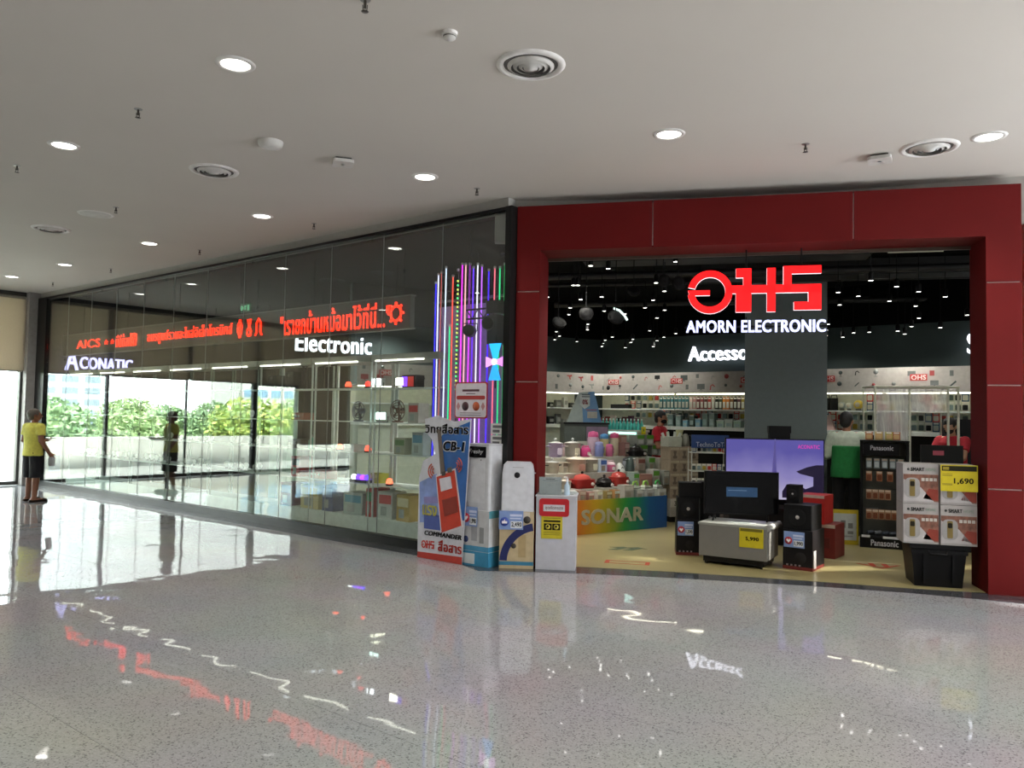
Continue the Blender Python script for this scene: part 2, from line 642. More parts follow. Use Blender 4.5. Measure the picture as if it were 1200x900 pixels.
B().box(0.0, 5.026, 0.016, 0.48, PTOP - 0.01, PTOP).build('top_panel', M_REDD, portal)
B().box(0.267, 4.714, 0.44, 0.47, PLIN - 0.035, PLIN).build('shutter_rail', C('#5d5148', 0.4, 0.6), portal)

# glass shop front: black frame and one pane per bay
fr = B()
fr.box(-13.04, -0.02, -0.05, 0.06, GTOP - 0.035, GTOP + 0.0)
fr.box(-13.04, -0.02, -0.05, 0.06, 0.0, 0.11)
fr.box(-0.09, -0.005, -0.06, 0.08, 0.0, GTOP)
fr.box(-13.04, -12.6, -0.05, 0.06, 0.0, GTOP)
window_front = struct(fr.build('window_1', M_BLKF, None, GC0, RZ_G), 'long frameless glass shop front in a black frame')
B().box(-13.0, -0.1, 0.0, 0.03, GTOP - 0.06, GTOP - 0.045).build('head_channel', C('#6a6a68', 0.35, 0.7), window_front)
seams = [0.09, 1.11, 2.16, 3.21, 4.26, 5.31, 6.36, 7.41, 8.46, 9.51, 10.56, 11.61, 12.6]
for s0, s1 in zip(seams[:-1], seams[1:]):
    B().box(-s1 + 0.002, -s0 - 0.002, -0.006, 0.006, 0.11, GTOP - 0.035).build('pane', M_GLASS, window_front)
    if s1 < 12.5:
        B().box(-s1 - 0.002, -s1 + 0.002, -0.0065, 0.0065, 0.11, GTOP - 0.035).build('silicone_joint', C('#8b908d', 0.5), window_front)

# pilaster at the end of the glass
pi_ = B(); pi_.box(-13.55, -13.04, -0.22, 0.3, 0, CEIL)
struct(pi_.build('wall_pilaster', M_GREYW, None, GC0, RZ_G), 'grey pilaster where the glass front meets the end windows')

# end window wall of the corridor, at right angles to the shop front
wf = B()
W0 = 13.30
spans = [(-0.25, -1.55), (-1.6, -3.5), (-3.55, -5.4), (-5.55, -6.75), (-6.9, -8.8)]
for b in (-0.24, -1.575, -5.47, -6.82):
    w = 0.03 if b != -5.47 else 0.07
    wf.box(-W0 - 0.06, -W0 + 0.06, b - w, b + w, 0, CEIL)
for b in (-3.525,):
    wf.box(-W0 - 0.03, -W0 + 0.03, b - 0.02, b + 0.02, 0, CEIL)
wf.box(-W0 - 0.06, -W0 + 0.06, -8.85, -0.2, 0.0, 0.07)
wf.box(-W0 - 0.08, -W0 + 0.08, -8.85, -0.2, CEIL - 0.1, CEIL)
wf.box(-W0 - 0.05, -W0 + 0.05, -6.8, -5.4, 2.35, 2.45)
win_end = struct(wf.build('window_2', C('#4a4a48', 0.4, 0.5), None, GC0, RZ_G), 'tall daylight window wall at the corridor end')
for b1, b0 in spans:
    B().box(-W0 - 0.005, -W0 + 0.005, b0, b1, 0.07, CEIL - 0.1).build('pane', M_WIN, win_end)
dh = B(); dh.tube([(-W0 + 0.09, -5.72, 0.75), (-W0 + 0.09, -5.72, 1.55)], 0.016, 8)
for z in (0.85, 1.45): dh.tube([(-W0 + 0.09, -5.72, z), (-W0, -5.72, z)], 0.01, 6)
dh.build('door_handle', C('#1b1b1b', 0.4, 0.5), win_end)

def blind_mat():
    m = bpy.data.materials.new('blind_fabric'); m.use_nodes = True
    nt = m.node_tree
    for n in list(nt.nodes):
        if n.type != 'OUTPUT_MATERIAL': nt.nodes.remove(n)
    d = nt.nodes.new('ShaderNodeBsdfDiffuse'); t = nt.nodes.new('ShaderNodeBsdfTranslucent'); mx = nt.nodes.new('ShaderNodeMixShader')
    w = nt.nodes.new('ShaderNodeTexNoise'); w.inputs['Scale'].default_value = 60
    r = nt.nodes.new('ShaderNodeValToRGB'); r.color_ramp.elements[0].color = (*lin('#b8afa3'), 1); r.color_ramp.elements[1].color = (*lin('#c8beb1'), 1)
    nt.links.new(w.outputs['Fac'], r.inputs['Fac'])
    nt.links.new(r.outputs['Color'], d.inputs['Color'])
    t.inputs['Color'].default_value = (*lin('#b0a594'), 1)
    mx.inputs[0].default_value = 0.5
    nt.links.new(d.outputs[0], mx.inputs[1]); nt.links.new(t.outputs[0], mx.inputs[2])
    nt.links.new(mx.outputs[0], nt.nodes['Material Output'].inputs['Surface'])
    return m
M_BLIND = blind_mat()
for k, (b1, b0) in enumerate(spans):
    b1 -= 0.02 if k == 3 else 0
    zbl = 0.75 if k == 4 else 2.42  # last blind, out of view, drawn low to weaken the window reflection
    t = thing('roller_blind', ['beige roller blind lowered to head height beside the grey pilaster', 'beige roller blind second from the grey pilaster, mirrored in the shop glass', 'beige roller blind just before the glass door of the end windows', 'narrow beige roller blind above the glass door of the end windows', 'beige roller blind drawn almost to the floor past the glass door', 'beige roller blind furthest from the grey pilaster'][k], 'blind', G(W0 - 0.11 - .015 * (k % 2), 0, 0), RZ_G, 'roller blinds on the end windows')
    B().box(-0.006, 0.006, b0 - (.0 if k == 4 else .09), b1 + .09, zbl, CEIL - 0.1).build('fabric', M_BLIND, t)
    rr = B(); rr.tube([(0, b0, CEIL - 0.12), (0, b1, CEIL - 0.12)], 0.03, 10); rr.build('roller', C('#8a857c', 0.5), t)
    rr = B(); rr.box(-0.012, 0.012, b0, b1, zbl - .03, zbl + .005); rr.build('bottom_bar', C('#9a948a', 0.5), t)

# shop walls and ceiling
def wall(name, p0, p1, z0, z1, th, mat, label):
    d = (p1 - p0); L = d.length; rz = math.atan2(d.y, d.x)
    b = B(); b.box(0, L, 0, th, z0, z1)
    return struct(b.build(name, mat, None, (p0.x, p0.y, 0), rz), label)
wall('wall_back', KC, FARR, 0, 3.9, 0.15, M_TEAL, 'dark teal back wall of the shop')
wall('wall_left', KE, KC, 0, 3.9, 0.15, M_TEAL, 'dark teal partition with the Electronic sign')
wall('wall_end', G(13.0, 0.1), G(13.0, BW), 0, 3.9, 0.15, pm('dark_grey_wall', '#3a3835', 0.7), 'dark end wall of the shop with the purple sign')
wall('wall_rear', G(13.0, BW), KC, 0, 3.9, 0.15, pm('dark_grey_wall', '#3a3835', 0.7), 'rear wall behind the partition')
wall('wall_right', FARR, P(7.0, 0.3), 0, 3.9, 0.15, M_TEAL, 'right side wall of the shop')
ce = B()
ce.prism([(p.x, p.y) for p in (G(13.0, 0.1), G(0.0, 0.1), P(0.2, 0.48), P(7.2, 0.48), FARR, G(13.0, BW))], 3.9, 4.0, 'z')
struct(ce.build('ceiling_shop', M_DKCEIL), 'black painted open ceiling of the shop')
# white pictogram header above the shelves, and black paint line above
for nm, p0, p1 in (('trim_2', KC, FARR), ('trim_3', KE, KC)):
    d = (p1 - p0); L = d.length; rz = math.atan2(d.y, d.x)
    b = B(); b.box(0, L, -0.42, -0.40, 2.14, 2.50); b.box(0, L, -0.42, 0.0, 2.12, 2.14)
    struct(b.build(nm, M_PANEL, None, (p0.x, p0.y, 0), rz), 'white header board with product pictograms')
    b = B(); b.box(0, L, -0.012, 0.0, 3.22, 3.9)
    struct(b.build('trim_4' if nm == 'trim_2' else 'trim_5', M_DKCEIL, None, (p0.x, p0.y, 0), rz), 'black painted band at the top of the wall')

# walls that close the corridor behind and to the right of the camera
M_MALLW = pm('mall_wall_paint', '#b9b6b0', 0.8, noise=0.03)
wall('wall_opposite', G(13.4, -14.0), G(-16, -14.0), 0, CEIL, 0.2, M_MALLW, 'plain painted wall on the far side of the corridor')
wall('wall_side', G(-16, -14.0), G(-16, 3.5), 0, CEIL, 0.2, M_MALLW, 'plain painted wall at the right end of the corridor')
wall('wall_end_solid', G(13.3, -8.82), G(13.3, -14.1), 0, CEIL, 0.2, M_MALLW, 'solid wall beside the end windows')

# ================================================================== CORRIDOR CEILING FIXTURES
M_LAMP = glow('#fffaf2', 9.0)
M_WTRIM = C('#e4e1dc', 0.5)
M_WPL = C('#cfccc6', 0.5)
M_STEEL = pm('brushed_steel', '#9a9a98', 0.35, metal=0.8)
def make_downlight():
    t = thing('downlight', 'x', 'ceiling light', (0, 0, CEIL))
    b = B(); b.lathe([(0.10, 0.0), (0.105, -0.012), (0.135, -0.006), (0.14, 0.0)], 28, caps=False)
    b.build('trim_ring', M_WTRIM, t)
    b = B(); b.lathe([(0.0001, 0.0), (0.10, 0.0)], 28, caps=False)
    d = b.build('diffuser', M_LAMP, t); d.location.z = -0.004
    return t
def lamp_at(name, loc, energy, size=2.4, blend=0.7, color=(1, 0.95, 0.87), parent=None, soft=0.09, rot=None):
    l = bpy.data.lights.new(name, 'SPOT')
    l.energy = energy; l.spot_size = size; l.spot_blend = blend; l.shadow_soft_size = soft; l.color = color
    o = bpy.data.objects.new(name, l); col.objects.link(o); o.location = loc
    if parent: o.parent = parent
    if rot: o.rotation_euler = rot
    return o
DL = [((276, 75), 'round recessed downlight, the large one at upper left of the ceiling'),
      ((75, 170), 'round recessed downlight near the left edge, above the tall sprinkler'),
      ((784, 157), 'round recessed downlight in front of the red portal, towards its left'),
      ((1159, 160), 'round recessed downlight at the far right beside the round vent'),
      ((498, 207), 'round recessed downlight nearest the corner of the glass and the red portal'),
      ((307, 253), 'round recessed downlight second in the row along the glass front'),
      ((175, 285), 'round recessed downlight third in the row along the glass front'),
      ((76, 310), 'round recessed downlight fourth in the row along the glass front'),
      ((14, 324), 'small distant round downlight at the far left end of the ceiling')]
DLE = 82.0
proto_dl = make_downlight()
for i, ((x, y), lab) in enumerate(DL):
    p = onz(x, y, CEIL)
    o = proto_dl if i == 0 else copy_tree(proto_dl)
    o.location = p; o['label'] = lab; o['group'] = 'corridor downlights'
    lamp_at('downlight_lamp', (p.x, p.y, CEIL - 0.03), DLE)
# the same grid goes on outside the picture
for k, (x, y) in enumerate([(0.2, 3.75), (2.5, 2.0), (-6.0, 5.1), (-3.8, 3.3), (-1.5, 1.5), (0.8, -0.3), (-5.4, 0.3), (-8.2, 6.9), (3.9, 3.6), (6.8, 5.2), (-3.2, -2.0), (4.6, -1.0), (-10.2, 9.6), (-7.9, 2.6)]):
    o = copy_tree(proto_dl); o.location = (x, y, CEIL); o['label'] = 'round recessed downlight of the corridor ceiling, behind the viewpoint'; o['group'] = 'corridor downlights behind the viewpoint'
    lamp_at('downlight_lamp', (x, y, CEIL - 0.03), DLE)

def make_vent():
    t = thing('ceiling_vent', 'x', 'air vent', (0, 0, CEIL))
    b = B(); b.lathe([(0.19, 0.0), (0.205, -0.02), (0.235, -0.012), (0.245, 0.0)], 32, caps=False)
    b.build('outer_ring', M_WTRIM, t)
    for r in (0.165, 0.125, 0.085):
        b = B(); b.lathe([(r - 0.024, -0.03), (r, -0.014), (r, -0.008), (r - 0.026, -0.024)], 28, caps=False); b.build('ring', M_WPL, t)
    b = B(); b.lathe([(0.0001, -0.036), (0.05, -0.028), (0.052, -0.018)], 24); b.build('centre_cone', M_WPL, t)
    b = B(); b.lathe([(0.0001, -0.002), (0.2, -0.002)], 24, caps=False); b.build('dark_throat', C('#6a6864', 0.8), t)
    return t
vp = make_vent()
for i, ((x, y), lab) in enumerate([((622, 76), 'round ringed air vent in the ceiling above the red portal, nearest'),
                                   ((251, 200), 'round ringed air vent between the white dome and the sprinkler at left'),
                                   ((1089, 173), 'round ringed air vent at the right beside the small access point'),
                                   ((60, 268), 'round ringed air vent at the far left of the ceiling')]):
    o = vp if i == 0 else copy_tree(vp)
    o.location = onz(x, y, CEIL); o['label'] = lab; o['group'] = 'round ceiling vents'
t = thing('ceiling_plate', 'blank round white cover plate on the ceiling at left', 'plate', onz(112, 251, CEIL))
b = B(); b.lathe([(0.0001, -0.014), (0.17, -0.012), (0.19, 0.0)], 28); b.build('disc', M_WPL, t)
b = B(); b.lathe([(0.19, -0.006), (0.205, -0.004), (0.21, 0.0)], 28); b.build('rim', M_WTRIM, t)

t = thing('smoke_detector', 'small white smoke detector on the ceiling near the top', 'detector', onz(527, 38, CEIL))
b = B(); b.lathe([(0.05, -0.02), (0.052, 0.0)], 20); b.build('base', M_WTRIM, t)
b = B(); b.lathe([(0.0001, -0.05), (0.03, -0.048), (0.042, -0.035), (0.042, -0.02)], 20); b.build('sensor_head', M_WPL, t)
b = B(); b.lathe([(0.043, -0.034), (0.0435, -0.028)], 20); b.build('slot_band', C('#55524e'), t)
t = thing('dome_detector', 'white rounded dome unit on the ceiling left of the grey access point', 'detector', onz(317, 166, CEIL))
b = B(); b.lathe([(0.07, -0.06), (0.105, -0.045), (0.115, -0.012), (0.115, 0.0)], 24); b.build('shell', M_WPL, t)
b = B(); b.lathe([(0.0001, -0.066), (0.05, -0.064), (0.07, -0.06)], 24); b.build('lens', C('#dad8d4', 0.25), t)
for (x, y), lab, rz in (((402, 187), 'square grey wireless access point on the ceiling in the middle', 0.3), ((1031, 183), 'square white wireless access point beside the right round vent', -0.5)):
    t = thing('access_point', lab, 'access point', onz(x, y, CEIL), rz, 'wireless access points')
    b = B(); b.rbox(0, 0, -0.05, 0.2, 0.2, 0.03, 0.03); b.build('shell', M_WPL, t)
    b = B(); b.cb(0, 0, -0.02, 0.15, 0.15, 0.02); b.build('mounting_plate', C('#4a4846'), t)
    b = B(); b.lathe([(0.0001, -0.052), (0.02, -0.052)], 12); b.build('status_light', C('#e8e8e8'), t)

def make_sprinkler():
    t = thing('sprinkler', 'x', 'sprinkler', (0, 0, CEIL))
    b = B(); b.lathe([(0.03, -0.004), (0.034, 0.0)], 14); b.build('escutcheon', M_STEEL, t)
    b = B(); b.cyl((0, 0, -0.05), 0.009, 0.05, 8); b.tube([(-0.014, 0, -0.03), (-0.012, 0, -0.06), (0, 0, -0.07), (0.012, 0, -0.06), (0.014, 0, -0.03)], 0.003, 5); b.build('frame', C('#4c4843', 0.4, 0.6), t)
    b = B(); b.lathe([(0.0001, -0.074), (0.022, -0.072), (0.022, -0.07)], 12); b.build('deflector', C('#4c4843', 0.4, 0.6), t)
    return t
sp = make_sprinkler()
SPR = [((428, 0), 'sprinkler head at the very top of the picture'), ((162, 128), 'sprinkler head below the large upper-left downlight'),
       ((20, 194), 'sprinkler head at the left edge under a downlight'), ((944, 169), 'sprinkler head in front of the red portal'),
       ((559, 221), 'sprinkler head above the corner of the glass front'), ((368, 262), 'sprinkler head beside the second downlight along the glass'),
       ((136, 243), 'sprinkler head beside the blank round ceiling plate'), ((234, 293), 'small distant sprinkler head above the middle of the glass'),
       ((130, 315), 'small distant sprinkler head above the left part of the glass'), ((62, 331), 'tiny distant sprinkler head above the far left frame')]
for i, ((x, y), lab) in enumerate(SPR):
    o = sp if i == 0 else copy_tree(sp)
    o.location = onz(x, y, CEIL); o['label'] = lab; o['group'] = 'ceiling sprinklers'

# ================================================================== SIGNS
# big red emblem hung in the entrance
u0 = 0.0015
cxp, cyp = 883, 340
org = on_portal(cxp, cyp, 0.25)
t = thing('emblem_sign', 'glowing red shop emblem hanging in the entrance above the white name', 'sign', org, RZ_P)
M_SRED = glow('#ff0a10', 1.6)
M_SWH = glow('#ffe9ee', 1.6)
def ep(x, y):            # measured on the sign itself, in 1.5 mm steps
    return ((x - 620) * 0.00152, -(y - 240) * 0.00152)
def ering(cx, cy, R0, R1, a0, a1, n=40):
    o = [(cx + R0 * math.cos(math.radians(a0 + (a1 - a0) * i / n)), cy + R0 * math.sin(math.radians(a0 + (a1 - a0) * i / n))) for i in range(n + 1)]
    q = [(cx + R1 * math.cos(math.radians(a0 + (a1 - a0) * i / n)), cy + R1 * math.sin(math.radians(a0 + (a1 - a0) * i / n))) for i in range(n + 1)]
    return o, q
strokes = {'ring_stroke': [], 'cross_stroke': [[(440, 205), (1070, 205), (1070, 262), (440, 262)]],
           'left_upright': [[(500, 85), (605, 85), (605, 395), (500, 395), (500, 262), (550, 262), (550, 150), (500, 150)]],
           'right_upright': [[(710, 85), (768, 85), (768, 395), (710, 395)]],
           'hook_stroke': [[(820, 75), (1070, 75), (1070, 130), (875, 130), (875, 262), (820, 262)], [(985, 205), (1070, 205), (1070, 385), (890, 385), (890, 328), (985, 328)]],
           'inner_bar': [[(168, 235), (322, 235), (322, 272), (180, 272)]]}
o_, q_ = ering(322, 248, 155, 106, -175 + 8, 175 - 2)
n = len(o_) - 1
for nm, polys in list(strokes.items()):
    b = B()
    def slab(poly):
        pl = [ep(*k) for k in poly]
        b.prism(pl, 0.0, 0.04, 'y', 1); b.prism(pl, -0.006, 0.0, 'y', 0)
    if nm == 'ring_stroke':
        for i in range(n):
            slab([o_[i], o_[i + 1], q_[i + 1], q_[i]])
    else:
        for pl in polys: slab(pl)
    b.build(nm, [M_SRED, M_SWH], t)
for x in (875, 940):
    p = on_portal(x, 292, 0.25)
    w = (p - org); lx = w.dot(pu)
    b = B(); b.tube([(lx, 0.05, 0.2), (lx, 0.05, PLIN - org.z)], 0.008, 6); b.build('hanger_rod', C('#191919', 0.5), t)
M_WGLOW = glow('#ccd2ff', 1.6)
org = on_portal(884.5, 382, 0.25)
t = thing('name_sign', 'glowing white AMORN ELECTRONIC lettering below the red emblem', 'sign', org, RZ_P)
wid = (on_portal(966, 382, 0.25) - on_portal(803, 382, 0.25)).length
b = B(); b.box(-wid / 2 - 0.02, wid / 2 + 0.02, 0.05, 0.065, -0.01, 0.01); b.build('mounting_rail', C('#121212', 0.5), t)
for x in (875, 940):
    lx = (on_portal(x, 300, 0.25) - org).dot(pu)
    b = B(); b.tube([(lx, 0.057, 0.0), (lx, 0.057, 0.105)], 0.006, 6); b.build('hanger_rod', C('#121212', 0.5), t)
split_letters('AMORN ELECTRONIC', M_WGLOW, t, (0, 0.02, 0), wid, 0.128, 0.012, 0.035)

# signs on the dark walls
def wall_sign(name, body, x0, x1, y0, y1, p0, e, label, mat, bold=0.014, off=0.06, h=None, split=False):
    a = on_line(x0, (y0 + y1) / 2, p0, e); c = on_line(x1, (y0 + y1) / 2, p0, e)
    mid = (a + c) / 2
    d = c - a; d.z = 0
    rz = math.atan2(d.y, d.x)
    mid.z = on_line((x0 + x1) / 2, (y0 + y1) / 2, p0, e).z
    hh = h or (abs(on_line(x0, y0, p0, e).z - on_line(x0, y1, p0, e).z))
    t = thing(name, label, 'sign', mid, rz)
    letter(body, mat, t, (0, -off, 0), d.length, hh, 0.03, bold)
    for lx in (-d.length * 0.42, d.length * 0.42):
        B().box(lx - 0.02, lx + 0.02, -off, 0.0, -0.02, 0.02).build('standoff', C('#202020'), t)
    return t
kd = (KC - KE).normalized()
M_SIGNW = glow('#f4f6ff', 1.6)
wall_sign('wall_sign', 'Electronic', 345, 433, 393, 414, KE, kd, 'glowing white Electronic lettering seen through the glass front', M_SIGNW, off=0.1)
bd = (FARR - KC).normalized()
wall_sign('wall_sign', 'Accessories', 810, 912, 405, 422, KC, bd, 'glowing white Accessories lettering partly behind the grey pillar', M_SIGNW, off=0.1, h=0.27)
wall_sign('wall_sign', 'Service', 1135, 1216, 391, 413, KC, bd, 'glowing white lettering cut off by the right jamb', M_SIGNW, off=0.1, h=0.3)
wall_sign('wall_sign', 'A', 75, 90, 411, 433, G(12.9, 0), gn, 'glowing lilac capital A of the sign on the far end wall', glow('#c9c4ff', 2.0), off=0.08, h=.44)
wall_sign('wall_sign', 'CONATIC', 92, 153, 420, 434, G(12.9, 0), gn, 'glowing lilac CONATIC lettering on the far end wall', glow('#c9c4ff', 2.0), off=0.08)

# scrolling red LED text board inside the glass
LB = 0.32
za = on_glass(95, 404, LB); zb_ = on_glass(470, 366, LB)
aL = (za - GC0).dot(gu); aR = (zb_ - GC0).dot(gu)
zm = (za.z + zb_.z) / 2
t = thing('led_board', 'long dark scrolling LED board with red Thai text inside the glass', 'led sign', G((aL + aR) / 2, LB, zm), RZ_G)
hw = (aL - aR) / 2
b = B(); b.box(-hw - 0.9, hw + 0.16, 0.01, 0.09, -0.2, 0.22); b.build('board_case', C('#4d4a46', 0.4), t)
b = B(); b.box(-hw - 0.92, hw + 0.18, 0.0, 0.1, 0.22, 0.235); b.box(-hw - 0.92, hw + 0.18, 0.0, 0.1, -0.215, -0.2); b.build('edge_trim', C('#6c6a66', 0.35, 0.5), t)
for k in range(6):
    x = -hw + k * 2 * hw / 5
    b = B(); b.tube([(x, 0.05, 0.25), (x, 0.05, 3.89 - zm)], 0.008, 6); b.build('hanger_rod', C('#2a2a2a'), t)
M_LED = glow('#ff2a12', 3.0)
segs = [('AICS', 90, 117, .17), ('★ ★', 122, 134, .1), ('มีดีต้องโชว์', 136, 160, .25), ('อมรศูนย์รวมอะไหล่อิเล็กโทรนิคส์', 173, 272, .26), ('"เรายกบ้านหม้อมาไว้ที่นี่..."', 329, 456, .34)]
tp = t.location
for body, x0, x1, h in segs:
    ym = 404 - (x0 + x1 - 190) / 2 * (38 / 375)
    a = -(on_glass(x0, ym, LB) - GC0).dot(gu); c = -(on_glass(x1, ym, LB) - GC0).dot(gu)
    letter(body, M_LED, t, ((a + c) / 2 + (aL + aR) / 2, 0.0, 0.0), c - a, h, 0.006, 0.0, name='red_text')
def led_icon(kind, x):
    ym = 404 - (x - 95) * (38 / 375)
    a = -(on_glass(x, ym, LB) - GC0).dot(gu) + (aL + aR) / 2
    b = B()
    if kind == 'clock':
        b.tube([(0.09 * math.cos(i * .524), 0, 0.11 * math.sin(i * .524)) for i in range(12)], 0.015, 5, closed=True); b.tube([(0, 0, 0.06), (0, 0, 0), (0.04, 0, 0)], 0.012, 5)
    elif kind == 'lantern':
        b.tube([(0.06 * math.cos(i * .524), 0, 0.1 * math.sin(i * .524)) for i in range(12)], 0.018, 5, closed=True); b.box(-0.03, 0.03, -0.005, 0.005, 0.11, 0.15); b.box(-0.03, 0.03, -0.005, 0.005, -0.15, -0.11); b.box(-0.02, 0.02, -0.005, 0.005, -0.05, 0.05)
    elif kind == 'medal':
        b.prism([(-0.06, 0.14), (0.06, 0.14), (0.02, 0.0), (-0.02, 0.0)], -0.005, 0.005, 'y'); b.tube([(0.055 * math.cos(i * .524), 0, -0.07 + 0.06 * math.sin(i * .524)) for i in range(12)], 0.018, 5, closed=True)
    elif kind == 'bell':
        b.tube([(-0.09, 0, -0.13), (-0.05, 0, -0.08), (-0.06, 0, 0.06), (0, 0, 0.13), (0.06, 0, 0.06), (0.05, 0, -0.08), (0.09, 0, -0.13)], 0.018, 5)
    else:
        for i in range(8):
            c_, s_ = math.cos(i * math.pi / 4), math.sin(i * math.pi / 4)
            b.tube([(0.1 * c_, 0, 0.1 * s_), (0.15 * c_, 0, 0.15 * s_)], 0.018, 5)
        b.tube([(0.1 * math.cos(i * .524), 0, 0.1 * math.sin(i * .524)) for i in range(12)], 0.018, 5, closed=True)
    o = b.build('red_icon', M_LED, t); o.location = (a, 0, 0)
for k, x in (('clock', 157), ('lantern', 281), ('medal', 292), ('bell', 303), ('flower', 464)): led_icon(k, x)

# green exit sign seen in the upper glass
p = on_glass(288, 361, 0.9)
t = thing('exit_sign', 'small green exit sign hanging high behind the glass', 'exit sign', p, RZ_G)
b = B(); b.cb(0, 0, -0.075, 0.3, 0.03, 0.15); b.build('sign_box', C('#1d5a36'), t)
letter('EXIT', glow('#8ff0b8', 0.8), t, (-0.04, -0.018, 0), 0.16, 0.07)
b = B(); b.box(0.07, 0.13, -0.018, -0.014, -0.05, 0.05); b.build('running_man_panel', glow('#8ff0b8', 0.5), t)
b = B(); b.tube([(0, 0, 0.07), (0, 0, 3.9 - p.z)], 0.008, 6); b.build('hanger_rod', C('#2a2a2a'), t)
p = on_glass(302, 365, 0.9)
t = thing('security_camera', 'small dark security camera beside the green exit sign', 'camera', p, RZ_G)
b = B(); b.sph((0, 0, 0), 0.05); b.build('lens_ball', C('#1a1a1a', 0.2), t)
b = B(); b.cyl((0, 0, 0.03), 0.03, 0.05, 10); b.tube([(0, 0, 0.07), (0, 0, 3.9 - p.z)], 0.008, 6); b.build('bracket', C('#2a2a2a'), t)

# ================================================================== DISPLAY RUN BEHIND THE GLASS
M_WSHELF = pm('white_shelf', '#d3dbd6', 0.35)
M_UPR = pm('white_upright', '#cfd6d2', 0.4)
M_STRIP = glow('#fff8ea', 4.0)
SHZ = [0.24, 0.68, 1.10, 1.52, 1.98]
UNITS = [1.42, 2.70, 3.99, 5.36, 6.73, 8.10, 9.47, 10.84, 12.21]
unit_names = ['nearest the coloured tubes', 'second from the coloured tubes', 'third from the coloured tubes', 'fourth from the coloured tubes', 'fifth from the coloured tubes', 'sixth from the coloured tubes', 'seventh from the coloured tubes', 'farthest from the entrance']
for k in range(8):
    a0, a1 = UNITS[k], UNITS[k + 1] - 0.02
    w = a1 - a0
    t = thing('display_shelf', 'white display shelving behind the glass, ' + unit_names[k], 'shelf', G((a0 + a1) / 2, 0.55, 0.006), RZ_G, 'display shelves along the glass front')
    for sx in (-1, 1):
        for y in (-0.2, 0.2):
            uw = .026 if k < 3 and y > 0 else .008
            B().box(sx * (w / 2 - 0.03) - uw, sx * (w / 2 - 0.03) + uw, y - 0.012, y + 0.012, 0, 2.33).build('upright', M_UPR if k < 3 else pm('slim_upright', '#6f7a74', .4), t)
    for z in SHZ[1:]:
        B().box(-w / 2 + 0.005, w / 2 - 0.005, -0.24, 0.24, z - 0.016, z - 0.006).build('shelf_board', M_WSHELF, t)
    B().box(-w / 2, w / 2, -0.24, 0.24, 0.0, SHZ[0] - 0.006).build('plinth', M_WSHELF, t)
    cnp = B().box(-w / 2, w / 2, -0.26, 0.24, 2.33, 2.42).build('canopy', pm('canopy', '#8d8b84', 0.5), t)
    B().box(-w / 2 + 0.1, w / 2 - 0.25, -0.275, -0.262, 2.325, 2.345).build('light_strip', M_STRIP, cnp)

# small goods on the shelves -------------------------------------------------
def bulb_proto():
    t = thing('light_bulb', 'x', 'bulb', (0, 0, 0))
    b = B(); b.lathe([(0.02, 0.0), (0.02, 0.03), (0.035, 0.055), (0.042, 0.085), (0.03, 0.115), (0.0001, 0.125)], 10); b.build('globe', C('#f0f2ef', 0.3), t)
    b = B(); b.lathe([(0.022, 0.0), (0.022, 0.028)], 10); b.build('cap', C('#8c8c88', 0.3, 0.8), t)
    return t
bp_ = bulb_proto(); first = True
lvl = {1: 'lowest', 2: 'second', 3: 'third', 4: 'top'}
for k in range(3, 8):
    for li in (1, 2, 3):
        n = RND.randint(4, 7)
        for i in range(n):
            a = UNITS[k] + 0.15 + (1.05) * i / n + RND.uniform(0, 0.04)
            o = bp_ if first else copy_tree(bp_); first = False
            o.location = G(a, 0.42 + RND.uniform(0, .12), SHZ[li]); o.scale = (RND.uniform(.8, 1.2),) * 3
            o['label'] = 'white bulb, %s shelf, display %s' % (lvl[li], unit_names[k])
            o['group'] = 'white bulbs behind the glass, %s shelf, unit %s' % (lvl[li], unit_names[k])

def shelf_at(x, li, dy=0.0):
    """point on shelf li of the display run seen at picture column x"""
    q = on_glass(x, 500, 0.5 + dy); q.z = SHZ[li]
    return q
def small_amp(x, li, w, h, hexc, label, knob='#c0c0c0'):
    t = thing('amplifier', label, 'amplifier', shelf_at(x, li), RZ_G)
    b = B(); b.rbox(0, 0, 0, w, 0.22, h, 0.012); b.build('case', C(hexc, 0.4), t)
    for i in range(3):
        b = B(); b.lathe([(0.016, 0.0), (0.014, -0.015), (0.0001, -0.015)], 10, (-w * .3 + i * w * .22, -0.11, h * .5), axis='y'); b.build('knob', C(knob, 0.3, .7), t)
    return t
def carton_on(x, li, w, h, d, hexc, stripe, label, dy=0.0):
    t = thing('carton', label, 'box', shelf_at(x, li, dy), RZ_G + RND.uniform(-.08, .08))
    b = B(); b.cb(0, 0, 0, w, d, h); b.build('box', C(hexc, 0.6), t)
    b = B(); b.box(-w * .42, w * .42, -d / 2 - 0.002, -d / 2, h * .55, h * .88); b.build('printed_band', C(stripe, 0.5), t)
    b = B(); b.box(-w * .3, w * .1, -d / 2 - 0.002, -d / 2, h * .12, h * .45); b.build('printed_picture', C('#9aa09a', 0.5), t)
    return t
def beacon(x, li, hexc, s, label):
    t = thing('beacon_light', label, 'light', shelf_at(x, li, -0.1), RZ_G)
    b = B(); b.cyl((0, 0, 0), 0.05, 0.025, 14); b.build('base', C('#1c1c1c'), t)
    b = B(); b.lathe([(0.042, 0.025), (0.045, 0.05), (0.03, 0.09), (0.0001, 0.10)], 14); b.build('dome', glow(hexc, s), t)
